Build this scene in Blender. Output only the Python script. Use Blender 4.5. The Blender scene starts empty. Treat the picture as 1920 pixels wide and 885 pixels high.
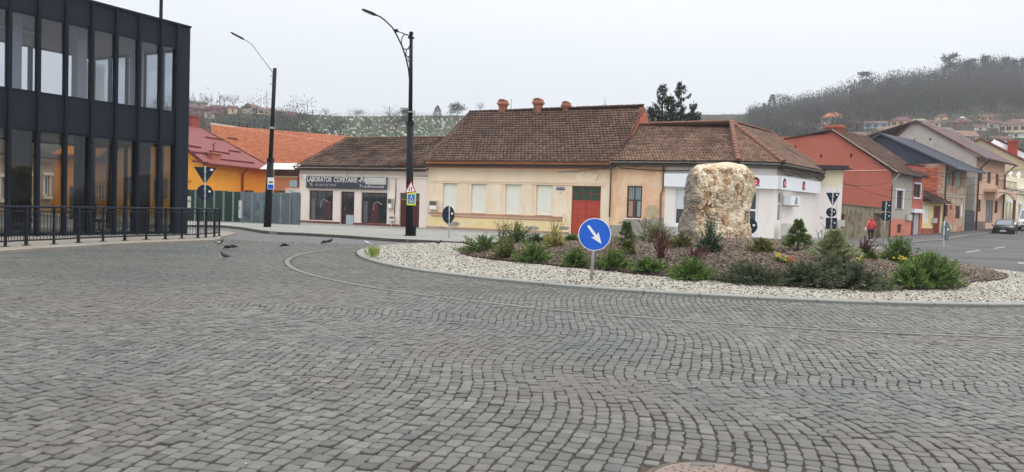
import bpy, math, random
import numpy as np
from mathutils import Vector, Matrix, noise as mn
random.seed(11); rng = np.random.default_rng(11)
S = bpy.context.scene
COL = S.collection
PI = math.pi
# ------------------------------------------------------------------ camera
F_, H_ = 1443.0, 1.5                       # focal length in photo pixels, eye height in metres
ROLL, PITCH = math.atan(.032), math.atan(51.5/1443)
fw = np.array([0, math.cos(PITCH), -math.sin(PITCH)]); rt0 = np.array([1., 0, 0]); up0 = np.cross(rt0, fw)
RT = rt0*math.cos(ROLL)+up0*math.sin(ROLL); UP = up0*math.cos(ROLL)-rt0*math.sin(ROLL); FW = fw
cam = bpy.data.objects.new('camera', bpy.data.cameras.new('camera')); COL.objects.link(cam)
cam.data.sensor_width = 36; cam.data.lens = 36*F_/1920; cam.data.clip_end = 6000; cam.data.clip_start = .1
cam.matrix_world = Matrix(((RT[0], UP[0], -FW[0], 0), (RT[1], UP[1], -FW[1], 0), (RT[2], UP[2], -FW[2], H_), (0, 0, 0, 1)))
S.camera = cam
S.view_settings.view_transform = 'Standard'; S.view_settings.look = 'None'; S.view_settings.gamma = 1
S.view_settings.exposure = 0.42
S.cycles.max_bounces = 6; S.cycles.transparent_max_bounces = 12; S.cycles.volume_bounces = 0
# ------------------------------------------------------------------ sky and sun
SUN_EL, SUN_AZ = math.radians(48), math.radians(45)      # sun behind thin cloud, beyond the scene to the right
Wd = bpy.data.worlds.new('World'); S.world = Wd; Wd.use_nodes = True
nt = Wd.node_tree; nt.nodes.clear()
N = lambda t: nt.nodes.new(t)
out = N('ShaderNodeOutputWorld'); bg = N('ShaderNodeBackground'); sky = N('ShaderNodeTexSky')
sky.sky_type = 'NISHITA'; sky.sun_disc = False; sky.sun_elevation = SUN_EL; sky.sun_rotation = SUN_AZ
tc = N('ShaderNodeTexCoord'); sx = N('ShaderNodeSeparateXYZ'); nt.links.new(tc.outputs['Generated'], sx.inputs[0])
sq = N('ShaderNodeMath'); sq.operation = 'POWER'; ab = N('ShaderNodeMath'); ab.operation = 'ABSOLUTE'
nt.links.new(sx.outputs[2], ab.inputs[0]); nt.links.new(ab.outputs[0], sq.inputs[0]); sq.inputs[1].default_value = 1.7
cl = N('ShaderNodeTexNoise'); cl.inputs['Scale'].default_value = 1.6; cl.inputs['Detail'].default_value = 3
nt.links.new(tc.outputs['Generated'], cl.inputs['Vector'])
m1 = N('ShaderNodeMath'); m1.operation = 'MULTIPLY_ADD'; nt.links.new(sq.outputs[0], m1.inputs[0]); m1.inputs[1].default_value = 2.6; m1.inputs[2].default_value = .745
m2 = N('ShaderNodeMath'); m2.operation = 'MULTIPLY_ADD'; nt.links.new(cl.outputs[0], m2.inputs[0]); m2.inputs[1].default_value = .10; m2.inputs[2].default_value = .95
m3 = N('ShaderNodeMath'); m3.operation = 'MULTIPLY'; nt.links.new(m1.outputs[0], m3.inputs[0]); nt.links.new(m2.outputs[0], m3.inputs[1])
vm = N('ShaderNodeVectorMath'); vm.operation = 'SCALE'; vm.inputs[0].default_value = (7.52, 7.76, 8.20); nt.links.new(m3.outputs[0], vm.inputs['Scale'])
mx = N('ShaderNodeMixRGB'); mx.inputs[0].default_value = .93
nt.links.new(sky.outputs[0], mx.inputs[1]); nt.links.new(vm.outputs[0], mx.inputs[2])
nt.links.new(mx.outputs[0], bg.inputs[0]); bg.inputs[1].default_value = .1
nt.links.new(bg.outputs[0], out.inputs[0])
sl = bpy.data.lights.new('sun', 'SUN'); sl.energy = .9; sl.angle = math.radians(14); sl.color = (1, .95, .88)
so = bpy.data.objects.new('sun', sl); COL.objects.link(so)
sd = Vector((math.sin(SUN_AZ)*math.cos(SUN_EL), math.cos(SUN_AZ)*math.cos(SUN_EL), math.sin(SUN_EL)))
so.rotation_euler = sd.to_track_quat('Z', 'Y').to_euler()

# ------------------------------------------------------------------ helpers
def ray(px, py): return RT*(px-960)+UP*(442.5-py)+FW*F_
def at(px, py, Y):
    d = ray(px, py); t = Y/d[1]; return Vector((d[0]*t, Y, H_+d[2]*t))
def G(px, py, z=0.):
    d = ray(px, py); t = (z-H_)/d[2]; return Vector((d[0]*t, d[1]*t, z))
def xy(px, Y, py=430): p = at(px, py, Y); return (p.x, p.y)
def project(P):
    v = P-np.array([0, 0, H_]); w = v@FW; w = np.where(np.abs(w) < 1e-6, 1e-6, w)
    return 960+F_*(v@RT)/w, 442.5-F_*(v@UP)/w, w

def empty(name, label=None, cat=None, loc=(0, 0, 0), rz=0, group=None, kind=None):
    o = bpy.data.objects.new(name, None); COL.objects.link(o); o.location = loc; o.rotation_euler = (0, 0, rz)
    o.empty_display_size = .1
    return tag(o, label, cat, group, kind)
def tag(o, label=None, cat=None, group=None, kind=None):
    if label: o['label'] = label
    if cat: o['category'] = cat
    if group: o['group'] = group
    if kind: o['kind'] = kind
    return o
def link(name, me, parent=None, mat=None):
    o = bpy.data.objects.new(name, me); COL.objects.link(o)
    if parent is not None: o.parent = parent
    if mat is not None and len(me.materials) == 0: me.materials.append(mat)
    return o
class MB:
    def __init__(s): s.v = []; s.f = []; s.t = []; s.mi = []
    def add(s, vs, fs, tint=None, mi=0):
        b = len(s.v); s.v += [tuple(p) for p in vs]; s.f += [tuple(i+b for i in f) for f in fs]
        s.mi += [mi]*len(fs)
        if tint is not None: s.t += [tint]*len(vs)
        return s
    def quad(s, a, b, c, d, tint=None, mi=0): return s.add([a, b, c, d], [(0, 1, 2, 3)], tint, mi)
    def box(s, x0, x1, y0, y1, z0, z1, tint=None, mi=0, ch=0):
        if x0 > x1: x0, x1 = x1, x0
        if y0 > y1: y0, y1 = y1, y0
        if z0 > z1: z0, z1 = z1, z0
        return s.add([(x0, y0, z0), (x1, y0, z0), (x1, y1, z0), (x0, y1, z0), (x0, y0, z1), (x1, y0, z1), (x1, y1, z1), (x0, y1, z1)],
                     [(0, 3, 2, 1), (4, 5, 6, 7), (0, 1, 5, 4), (1, 2, 6, 5), (2, 3, 7, 6), (3, 0, 4, 7)], tint, mi)
    def prism(s, pts, y0, y1, axis='y', mi=0):       # pts: 2-D outline; extruded along axis
        n = len(pts)
        mk = {'y': lambda p, t: (p[0], t, p[1]), 'x': lambda p, t: (t, p[0], p[1]), 'z': lambda p, t: (p[0], p[1], t)}[axis]
        vs = [mk(p, y0) for p in pts]+[mk(p, y1) for p in pts]
        fs = [tuple(range(n)), tuple(range(2*n-1, n-1, -1))]+[(i, i+n, (i+1) % n+n, (i+1) % n) for i in range(n)]
        return s.add(vs, fs, None, mi)
    def tube(s, pts, r, n=8, cap=True, mi=0, sq=None):
        pts = [Vector(p) for p in pts]; m = len(pts)
        if not hasattr(r, '__len__'): r = [r]*m
        ref = None; vs = []
        for i, p in enumerate(pts):
            t = (pts[min(i+1, m-1)]-pts[max(i-1, 0)]).normalized()
            if ref is None: ref = Vector((0, 0, 1)) if abs(t.z) < .9 else Vector((1, 0, 0))
            a = t.cross(ref).normalized(); b = a.cross(t).normalized(); ref = b
            for k in range(n):
                an = 2*PI*(k+.5)/n; q = (1, 1) if sq is None else sq
                vs.append(p+a*math.cos(an)*r[i]*q[0]+b*math.sin(an)*r[i]*q[1])
        fs = [(i*n+k, i*n+(k+1) % n, (i+1)*n+(k+1) % n, (i+1)*n+k) for i in range(m-1) for k in range(n)]
        if cap: fs += [tuple(range(n-1, -1, -1)), tuple((m-1)*n+k for k in range(n))]
        return s.add(vs, fs, None, mi)
    def lathe(s, prof, n=16, c=(0, 0, 0)):           # prof: (r, z)
        vs = [(c[0]+r*math.cos(2*PI*k/n), c[1]+r*math.sin(2*PI*k/n), c[2]+z) for r, z in prof for k in range(n)]
        m = len(prof)
        fs = [(i*n+k, i*n+(k+1) % n, (i+1)*n+(k+1) % n, (i+1)*n+k) for i in range(m-1) for k in range(n)]
        fs += [tuple(range(n-1, -1, -1)), tuple((m-1)*n+k for k in range(n))]
        return s.add(vs, fs)
    def mesh(s, name, smooth=False):
        me = bpy.data.meshes.new(name); me.from_pydata(s.v, [], s.f); 
        if s.t and len(s.t) == len(s.v):
            a = me.attributes.new('tint', 'FLOAT', 'POINT'); a.data.foreach_set('value', s.t)
        if any(s.mi): me.polygons.foreach_set('material_index', s.mi)
        if smooth: me.polygons.foreach_set('use_smooth', [True]*len(me.polygons))
        me.update(); return me
    def build(s, name, mat, parent=None, smooth=False):
        me = s.mesh(name, smooth)
        for m in (mat if isinstance(mat, (list, tuple)) else [mat]): me.materials.append(m)
        return link(name, me, parent)
def npmesh(name, V, Q, mat, parent=None, tint=None, smooth=False):
    V = np.asarray(V, dtype=np.float32); Q = np.asarray(Q, dtype=np.int32); k = Q.shape[1]
    me = bpy.data.meshes.new(name); me.vertices.add(len(V)); me.vertices.foreach_set('co', V.ravel())
    me.loops.add(Q.size); me.loops.foreach_set('vertex_index', Q.ravel())
    me.polygons.add(len(Q)); me.polygons.foreach_set('loop_start', np.arange(0, Q.size, k, dtype=np.int32))
    try: me.polygons.foreach_set('loop_total', np.full(len(Q), k, dtype=np.int32))
    except Exception: pass
    if tint is not None:
        a = me.attributes.new('tint', 'FLOAT', 'POINT'); a.data.foreach_set('value', np.asarray(tint, dtype=np.float32))
    if smooth: me.polygons.foreach_set('use_smooth', np.ones(len(Q), dtype=bool))
    me.update(calc_edges=True); me.validate()
    if mat: me.materials.append(mat)
    return link(name, me, parent)

# ------------------------------------------------------------------ materials
def lin(c): return tuple(((v/255)/12.92 if v <= 10 else ((v/255+.055)/1.055)**2.4) for v in c)
KV, KH, KR = .74, 2.22, 1.5
WB = (.965, 1., 1.06)
def V_(r, g, b): return tuple(min(.88, x/KV/w) for x, w in zip(lin((r, g, b)), WB))      # albedo of an upright face seen at this tone
def F2(r, g, b): return tuple(min(.86, x/KH/w) for x, w in zip(lin((r, g, b)), WB))      # ... of level ground
def R_(r, g, b): return tuple(min(.86, x/KR/w) for x, w in zip(lin((r, g, b)), WB))      # ... of a roof
MATS = {}
def mat(name, c, c2=None, rough=.85, spec=.3, metal=0., n=None, n2=None, bump=None, stain=None, tint=None, emit=None, brick=None, alpha=None, world=False):
    """c base colour; c2 colour at tint 1; n, n2 = (scale, amount) value noise; bump = (scale, metres); stain = [(colour, scale, lo, hi, stretch)]"""
    if name in MATS: return MATS[name]
    m = bpy.data.materials.new(name); m.use_nodes = True; t = m.node_tree; L = t.links.new
    b = t.nodes['Principled BSDF']; b.inputs['Roughness'].default_value = rough; b.inputs['Metallic'].default_value = metal
    b.inputs['Specular IOR Level'].default_value = spec
    tcn = t.nodes.new('ShaderNodeTexCoord'); co = tcn.outputs['Object']
    if world: g = t.nodes.new('ShaderNodeNewGeometry'); co = g.outputs['Position']
    rgb = t.nodes.new('ShaderNodeRGB'); rgb.outputs[0].default_value = (*c, 1); cur = rgb.outputs[0]
    if c2 is not None:
        a = t.nodes.new('ShaderNodeAttribute'); a.attribute_name = 'tint'
        mm = t.nodes.new('ShaderNodeMixRGB'); L(a.outputs['Fac'], mm.inputs[0]); L(cur, mm.inputs[1]); mm.inputs[2].default_value = (*c2, 1); cur = mm.outputs[0]
    if brick:
        br = t.nodes.new('ShaderNodeTexBrick'); mp = t.nodes.new('ShaderNodeMapping'); mp.inputs['Rotation'].default_value = brick[3]
        L(co, mp.inputs[0]); L(mp.outputs[0], br.inputs['Vector']); br.inputs['Scale'].default_value = brick[0]
        br.inputs['Color1'].default_value = (*c, 1); br.inputs['Color2'].default_value = (*brick[1], 1); br.inputs['Mortar'].default_value = (*brick[2], 1); br.inputs['Mortar Size'].default_value = .015
        cur = br.outputs[0]
    for st in (stain or []):
        nn = t.nodes.new('ShaderNodeTexNoise'); nn.inputs['Scale'].default_value = st[1]; nn.inputs['Detail'].default_value = 6; nn.inputs['Roughness'].default_value = .65
        mp = t.nodes.new('ShaderNodeMapping'); L(co, mp.inputs[0]); mp.inputs['Scale'].default_value = st[4] if len(st) > 4 else (1, 1, 1)
        L(mp.outputs[0], nn.inputs['Vector'])
        mr = t.nodes.new('ShaderNodeMapRange'); L(nn.outputs[0], mr.inputs[0]); mr.inputs[1].default_value = st[2]; mr.inputs[2].default_value = st[3]
        mm = t.nodes.new('ShaderNodeMixRGB'); L(mr.outputs[0], mm.inputs[0]); L(cur, mm.inputs[1]); mm.inputs[2].default_value = (*st[0], 1); cur = mm.outputs[0]
    for q in (n, n2):
        if q:
            nn = t.nodes.new('ShaderNodeTexNoise'); nn.inputs['Scale'].default_value = q[0]; nn.inputs['Detail'].default_value = 5; L(co, nn.inputs['Vector'])
            mr = t.nodes.new('ShaderNodeMapRange'); L(nn.outputs[0], mr.inputs[0]); mr.inputs[1].default_value = .25; mr.inputs[2].default_value = .75
            mr.inputs[3].default_value = 1-q[1]; mr.inputs[4].default_value = 1+q[1]
            vs = t.nodes.new('ShaderNodeVectorMath'); vs.operation = 'SCALE'; L(cur, vs.inputs[0]); L(mr.outputs[0], vs.inputs['Scale']); cur = vs.outputs[0]
    if bump:
        nn = t.nodes.new('ShaderNodeTexNoise'); nn.inputs['Scale'].default_value = bump[0]; nn.inputs['Detail'].default_value = 6; L(co, nn.inputs['Vector'])
        bm = t.nodes.new('ShaderNodeBump'); bm.inputs['Distance'].default_value = bump[1]; bm.inputs['Strength'].default_value = 1
        L(nn.outputs[0], bm.inputs['Height']); L(bm.outputs[0], b.inputs['Normal'])
    L(cur, b.inputs['Base Color'])
    if emit: b.inputs['Emission Color'].default_value = (*c, 1); b.inputs['Emission Strength'].default_value = emit
    MATS[name] = m; return m
def glass_mat(name, tintc, refl=1.45, boost=.06, rough=.0):
    m = bpy.data.materials.new(name); m.use_nodes = True; t = m.node_tree; L = t.links.new; t.nodes.clear()
    o = t.nodes.new('ShaderNodeOutputMaterial'); tr = t.nodes.new('ShaderNodeBsdfTransparent'); tr.inputs[0].default_value = (*tintc, 1)
    gl = t.nodes.new('ShaderNodeBsdfGlossy'); gl.inputs['Roughness'].default_value = rough; gl.inputs[0].default_value = (.9, .93, .97, 1)
    fr = t.nodes.new('ShaderNodeLayerWeight'); fr.inputs[0].default_value = .5
    pw = t.nodes.new('ShaderNodeMath'); pw.operation = 'POWER'; pw.inputs[1].default_value = 5; L(fr.outputs['Facing'], pw.inputs[0])
    ad = t.nodes.new('ShaderNodeMath'); ad.operation = 'MULTIPLY_ADD'; ad.inputs[1].default_value = .95; ad.inputs[2].default_value = boost; L(pw.outputs[0], ad.inputs[0])
    mixn = t.nodes.new('ShaderNodeMixShader'); L(ad.outputs[0], mixn.inputs[0]); L(tr.outputs[0], mixn.inputs[1]); L(gl.outputs[0], mixn.inputs[2]); L(mixn.outputs[0], o.inputs[0])
    return m
WHITE = mat('white_paint', V_(222, 222, 222), rough=.5, n=(3, .04))
STEEL = mat('galvanised_steel', V_(150, 156, 160), rough=.45, metal=.35, n=(20, .08))
BLACKM = mat('black_paint', V_(26, 29, 32), rough=.6, spec=.1, n=(6, .1))
SIGNBACK = mat('sign_back_paint', V_(32, 42, 54), rough=.7, spec=.12, n=(6, .1))
DARKW = mat('dark_wood', V_(72, 36, 32), rough=.55, n=(5, .2))
PANE = mat('window_pane', V_(34, 38, 42), rough=.06, spec=.9, n=(.9, .5))
PANEL_ = mat('window_pane_pale', V_(120, 128, 132), rough=.08, spec=.9, n=(1.2, .3))
PVC = mat('white_plastic_frame', V_(228, 228, 230), rough=.4)
CABLE = mat('black_cable', V_(38, 38, 40), rough=.7)
GREYBOX = mat('grey_cabinet_paint', V_(168, 168, 164), rough=.6, n=(4, .08), stain=[(V_(120, 112, 100), 3, .62, .75)])

# ------------------------------------------------------------------ terrain heights
ISC = np.array([5.48, 24.16]); RGC = np.array([6.22, 22.46]); RGR = 12.26; BDC = np.array([7.1, 25.1])
_ip = np.array([G(*p)[:2] for p in [(671, 478), (700, 491), (768, 507), (900, 523), (1040, 538), (1200, 550), (1300, 556), (1450, 563), (1600, 570), (1750, 574), (1920, 577), (1920, 513), (1790, 500), (800, 457), (720, 462)]])-ISC
_ia = np.arctan2(_ip[:, 1], _ip[:, 0]); _ir = np.hypot(_ip[:, 0], _ip[:, 1]); _o = np.argsort(_ia); _ia = _ia[_o]; _ir = _ir[_o]
_tt = np.linspace(-PI, PI, 721); _rr = np.interp(_tt, _ia, _ir, period=2*PI)
_k = np.exp(-np.linspace(-2, 2, 81)**2); _k /= _k.sum(); _rr = np.convolve(np.r_[_rr[-41:-1], _rr, _rr[1:41]], _k, 'valid')
def island_r(a): return np.interp(a, _tt, _rr)
_bp = np.array([G(*p)[:2] for p in [(862, 474), (880, 484), (950, 494), (1000, 498), (1130, 511), (1300, 528), (1400, 536), (1500, 544), (1700, 549), (1806, 544), (1812, 534)]]+[np.array([14.6, 23.5]), np.array([14.2, 27.5]), np.array([11, 31.3]), np.array([7, 32.6]), np.array([2, 31.4]), np.array([-1.2, 28.6])])-BDC
_ba = np.arctan2(_bp[:, 1], _bp[:, 0]); _br = np.hypot(_bp[:, 0], _bp[:, 1]); _o = np.argsort(_ba); _ba = _ba[_o]; _br = _br[_o]
_br2 = np.interp(_tt, _ba, _br, period=2*PI); _k = np.exp(-np.linspace(-2, 2, 21)**2); _k /= _k.sum(); _br2 = np.convolve(np.r_[_br2[-11:-1], _br2, _br2[1:11]], _k, 'valid')
def bed_r(a): return np.interp(a, _tt, _br2)
PXP = [-900, 0, 150, 355, 430, 500, 560, 640, 760, 870, 1000, 1200, 1320, 1400, 1450, 1520, 1600, 1700, 1800, 1920, 2300, 3200]
YSI = [225, 215, 205, 198, 202, 208, 214, 218, 218, 214, 209, 205, 214, 213, 212, 197, 176, 158, 144, 142, 134, 190]
YRD = [300, 300, 300, 300, 300, 300, 300, 310, 330, 345, 400, 460, 480, 470, 450, 440, 430, 430, 430, 430, 420, 420]
def gz(x, y):
    x = np.asarray(x, float); y = np.asarray(y, float)
    ys = np.maximum(y, 1.)
    px = np.clip(960+F_*x/ys, -900, 3200)
    yr = np.interp(px, PXP, YRD); e = (391+.032*(px-960)-np.interp(px, PXP, YSI))/F_
    zt = H_+e*yr
    base = .036*np.maximum(0, np.minimum(y, 150)-57)
    base = base*np.clip((x-14)/12, 0, 1)
    t = np.clip((y-115)/(yr-115), 0, 1)
    z = base+(zt-base)*t**1.22
    over = np.maximum(0, y-yr); z = z-.04*over
    nz = np.sin(x*.031+1)*np.cos(y*.027)*2.2+np.sin(x*.083)*np.sin(y*.071+2)*.9
    return z+nz*t*(1-.75*t)
def hill_hit(px, py, y0=118.):
    d = ray(px, py); Y = y0
    while Y < 600:
        t = Y/d[1]
        if gz(d[0]*t, Y) >= H_+d[2]*t: break
        Y += 1.0
    if Y >= 599: Y = float(np.interp(px, PXP, YRD))-3
    p = at(px, py, Y); return Vector((p.x, p.y, float(gz(p.x, p.y))))
def mound(x, y):
    dx, dy = x-BDC[0], y-BDC[1]; r = np.hypot(dx, dy)/bed_r(np.arctan2(dy, dx))
    return np.where(r < 1, .06+.70*(1-np.clip(r, 0, 1)**2)**.85, -1)
def isl_hit(px, py):
    d = ray(px, py)
    for i in range(1400):
        Y = 12+i*.02; t = Y/d[1]; x = d[0]*t; z = H_+d[2]*t; m = float(mound(x, Y))
        if z <= max(m, .045): return Vector((x, Y, max(m, .045)))
    return G(px, py)
# ================================================================== GROUND
DIRT = mat('joint_dirt', F2(98, 86, 74), rough=.95, n=(30, .25), n2=(2, .15), bump=(60, .004), world=True)
COBBLE = mat('basalt_setts', F2(103, 103, 100), c2=F2(153, 152, 146), rough=.62, spec=.35, n=(26, .13), n2=(.35, .10), bump=(70, .0015), world=True,
             stain=[(F2(130, 119, 112), .22, .48, .68), (F2(98, 108, 103), .17, .48, .68), (F2(78, 76, 74), 1.1, .62, .74)])
COBGREEN = mat('green_grey_setts', F2(106, 110, 102), c2=F2(156, 156, 145), rough=.7, n=(26, .14), n2=(.4, .12), bump=(70, .0015), world=True,
               stain=[(F2(120, 127, 114), .5, .5, .7)])
CONC = mat('pavement_concrete', F2(186, 186, 180), rough=.9, n=(8, .07), n2=(.4, .12), bump=(40, .002), world=True, stain=[(F2(150, 148, 142), .8, .55, .7)])
KERB = mat('kerb_concrete', F2(180, 182, 178), rough=.85, n=(14, .08), n2=(.8, .1), bump=(60, .002), world=True)
RINGK = mat('ring_concrete', F2(158, 158, 152), rough=.9, n=(14, .1), n2=(.8, .12), world=True)
ASPH = mat('asphalt', F2(116, 114, 114), rough=.9, n=(90, .2), n2=(.25, .14), bump=(120, .003), world=True, stain=[(F2(92, 90, 92), .35, .52, .66, (.3, 1, 1)), (F2(138, 134, 130), .5, .6, .72)])
ASPHP = mat('asphalt_pavement', F2(124, 120, 120), rough=.9, n=(70, .15), n2=(.4, .12), world=True)
PAINT = mat('road_paint', F2(200, 198, 192), rough=.8, n=(12, .2), stain=[(F2(120, 118, 116), 9, .55, .65)], world=True)
# --- land: one sheet out past the hills
def land_mat():
    m = mat('hill_ground', F2(96, 94, 84), rough=1, spec=0, n=(.05, .3), n2=(.4, .25), world=True,
            stain=[(F2(100, 104, 86), .02, .42, .58), (F2(104, 96, 86), .05, .5, .65)])
    return m
def grass_mat():
    return mat('cemetery_grass', F2(94, 112, 84), rough=1, spec=0, n=(.06, .35), n2=(.7, .3), world=True,
               stain=[(F2(104, 104, 88), .05, .46, .62)])
ys = np.r_[np.linspace(-60, 56, 30), np.arange(58, 150, 3.), np.arange(150, 520, 5.), np.linspace(525, 2500, 40)]
us = np.r_[np.linspace(-14, -1, 30)[:-1], np.linspace(-1, 1.2, 150), np.linspace(1.25, 14, 30)]
V = []
for y in ys:
    w = max(y, 60.)
    x = us*w; z = gz(x, np.full_like(x, y))-.14
    V.append(np.c_[x, np.full_like(x, y), z])
V = np.vstack(V); nu = len(us); i = np.arange(len(ys)-1)[:, None]*nu+np.arange(nu-1)[None]; i = i.ravel()
g = npmesh('ground', V, np.c_[i, i+1, i+nu+1, i+nu], land_mat(), smooth=True); tag(g, kind='structure')
g.data.materials.append(grass_mat())
cx = V[i, 0]; cy = V[i, 1]; mi = ((cx/np.maximum(cy, 1) < .12) & (cx/np.maximum(cy, 1) > -.33) & (cy > 150)).astype(np.int32)
g.data.polygons.foreach_set('material_index', mi)

# --- cobbled square
plaza = empty('cobbled_square', kind='structure')
def flat(name, pts, z, m, parent=None, kind='structure', th=None):
    b = MB(); n = len(pts)
    if th:
        b.prism([(p[0], p[1]) for p in pts], z-th, z, axis='z')
    else: b.add([(p[0], p[1], z) for p in pts], [tuple(range(n))])
    o = b.build(name, m, parent)
    bm = o.data
    if kind and parent is None: tag(o, kind=kind)
    return o
flat('joint_bed', [(-30, -12), (40, -12), (40, 30), (-30, 30)], -.013, DIRT, plaza)
# farther paving: too small to tell the stones apart
def far_cobble_mat():
    m = bpy.data.materials.new('far_setts'); m.use_nodes = True; t = m.node_tree; L = t.links.new; b = t.nodes['Principled BSDF']
    g = t.nodes.new('ShaderNodeNewGeometry'); nz = t.nodes.new('ShaderNodeTexNoise'); nz.inputs['Scale'].default_value = .9
    L(g.outputs['Position'], nz.inputs['Vector']); mm = t.nodes.new('ShaderNodeMixRGB'); mm.inputs[0].default_value = .12
    L(g.outputs['Position'], mm.inputs[1]); L(nz.outputs['Color'], mm.inputs[2])
    v = t.nodes.new('ShaderNodeTexVoronoi'); v.inputs['Scale'].default_value = 9.5; L(mm.outputs[0], v.inputs['Vector'])
    e = t.nodes.new('ShaderNodeTexVoronoi'); e.feature = 'DISTANCE_TO_EDGE'; e.inputs['Scale'].default_value = 9.5; L(mm.outputs[0], e.inputs['Vector'])
    hs = t.nodes.new('ShaderNodeSeparateColor'); L(v.outputs['Color'], hs.inputs[0])
    c = t.nodes.new('ShaderNodeMixRGB'); L(hs.outputs[0], c.inputs[0]); c.inputs[1].default_value = (*F2(104, 106, 104), 1); c.inputs[2].default_value = (*F2(138, 139, 137), 1)
    mr = t.nodes.new('ShaderNodeMapRange'); L(e.outputs[0], mr.inputs[0]); mr.inputs[2].default_value = .10
    d = t.nodes.new('ShaderNodeMixRGB'); L(mr.outputs[0], d.inputs[0]); d.inputs[1].default_value = (*F2(76, 70, 64), 1); L(c.outputs[0], d.inputs[2])
    L(d.outputs[0], b.inputs['Base Color']); b.inputs['Roughness'].default_value = .7
    return m
flat('far_paving', [(-60, 27.6), (60, 27.6), (60, 58), (-60, 58)], -.012, far_cobble_mat(), plaza)

# traced outlines on the ground
left_slab = [G(px, py, .06)[:2] for px, py in [(-120, 484), (0, 470), (60, 466), (140, 461.5), (220, 456.5), (300, 453), (360, 451), (400, 449.5), (413, 447.5), (414, 444)]]
left_slab = [tuple(p) for p in left_slab]+[(-11.9, 33.2), (-13.0, 35), (-30, 36), (-34, 10)]
pav_front = [tuple(G(px, py, .10)[:2]) for px, py in [(300, 421.5), (356, 422), (416, 422.7), (452, 426), (486, 431.5), (510, 434.8), (557, 436.5), (638, 441), (706, 446), (764, 449.5), (840, 452.6), (900, 455.5)]]
A0, A1 = Vector((-14.78, 52.98)), Vector((5.3, 44.4))          # building line of the row
dA = (A1-A0).normalized()
ext = lambda k: A0+dA*k
pav_front += [(6, 38.0), (12.5, 35.8), (16.6, 36.4), (19.5, 39.5)]
street_k = [(1592, 470), (1646, 463.2), (1688, 458.5), (1760, 451.5), (1860, 441.3), (1900, 437)]
YK = [40.5, 45.5, 49.5, 57.5, 74.5, 84]
sk = [xy(p[0], Y, p[1]) for p, Y in zip(street_k, YK)]
def in_poly(P, x, y):
    x = np.asarray(x); y = np.asarray(y); r = np.zeros(x.shape, bool); n = len(P)
    for i in range(n):
        x1, y1 = P[i]; x2, y2 = P[(i+1) % n]
        c = ((y1 > y) != (y2 > y)) & (x < (x2-x1)*(y-y1)/((y2-y1) or 1e-9)+x1); r ^= c
    return r
# building corners along the right-hand street (left to right in the photograph)
SP = [xy(px, Y) for px, Y in [(1567, 51.5), (1666, 61), (1707, 64.5), (1728, 66.3), (1765, 69.5), (1806, 73.5), (1826, 75.5), (1878, 82), (1935, 90), (1990, 98)]]
SZ = [.0, .13, .24, .32, .45, .62, .78, 1.0, 1.2, 1.4]
def sgz(x, y): return float(np.interp(y, [52, 61, 64.5, 66.3, 69.5, 73.5, 75.5, 82, 90, 98], SZ))
row_pav = pav_front+sk[:1]+[tuple(SP[0])]+[(19.9, 48.2), (18.4, 47.5), (13.9, 41.9), (11.9, 41.6), (5.4, 45.0), (-5.3, 49.3), (-14.6, 53.4), (-25, 54), (-34, 54)]
flat('pavement', row_pav, .10, CONC, th=.3)
# dark kerb of that pavement, stone by stone
kt = empty('pavement_kerb', kind='structure')
def kerb_run(parent, pts, step, wid, z0, z1, m, nm='kerb_stone', gap=.012, limit=300):
    P = [Vector((p[0], p[1])) for p in pts]; out = []
    seg = [(P[i+1]-P[i]).length for i in range(len(P)-1)]; tot = sum(seg); n = int(tot/step)
    def pt(s):
        i = 0
        while i < len(seg)-1 and s > seg[i]: s -= seg[i]; i += 1
        return P[i]+(P[i+1]-P[i])*(s/seg[i])
    for k in range(n):
        a = pt(tot*k/n); b = pt(tot*(k+1)/n); d = (b-a); l = d.length; d.normalize(); q = Vector((-d.y, d.x))*wid/2
        a = a+d*gap/2; b = b-d*gap/2; j = random.uniform(-.004, .004)
        mb = MB(); c = .012; vs = []
        for zz, s_ in ((z0, 1.), (z1-c+j, 1.), (z1+j, .82)):
            e = q*s_; vs += [(a-e)[:]+(zz,), (b-e)[:]+(zz,), (b+e)[:]+(zz,), (a+e)[:]+(zz,)]
        fs = [(8, 9, 10, 11)]+[(4*r+i, 4*r+(i+1) % 4, 4*r+4+(i+1) % 4, 4*r+4+i) for r in (0, 1) for i in range(4)]
        mb.add([(*v[:2], v[2]) if len(v) == 3 else v for v in vs], fs)
        out.append(mb.build(nm, m, parent))
    return out
DKERB = mat('worn_kerb', F2(122, 120, 114), rough=.9, n=(5, .3), n2=(.6, .2), world=True)
kerb_run(kt, pav_front[:12], 1.1, .16, -.1, .115, DKERB)
flat('building_forecourt', left_slab, .06, mat('forecourt_concrete', F2(190, 184, 172), rough=.9, n=(8, .08), n2=(.5, .12), world=True, stain=[(F2(160, 152, 138), 1.2, .55, .7)]), th=.2)

# right side: asphalt junction and street, rising away
def sheet(name, left, right, zl, zr, m, n=1, off=0):
    mb = MB(); 
    for i in range(len(left)-1):
        mb.quad((*left[i], zl[i]+off), (*right[i], zr[i]+off), (*right[i+1], zr[i+1]+off), (*left[i+1], zl[i+1]+off))
    return mb.build(name, m)
road_l = [(11.0, 31.8), (12.6, 35.4), (16.6, 36.2)]+sk
road_r = [(60, 21), (62, 30), (62, 36), (64, 40), (66, 45), (68, 50), (72, 58), (84, 75), (96, 84)]
zz = [.0, .0, .0, 0, .0, .0, .07, .66, .95]
tag(sheet('asphalt_road', road_l+[(70, 104)], road_r+[(110, 100)], zz+[1.5], zz+[1.5], ASPH, off=.012), kind='structure')
flat('asphalt_apron', [(14.9, 27.4), (16.05, 25), (16.6, 21.5), (60, 18.5), (60, 21.02), (11.02, 31.8), (12, 30.8)], .0118, ASPH)
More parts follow.
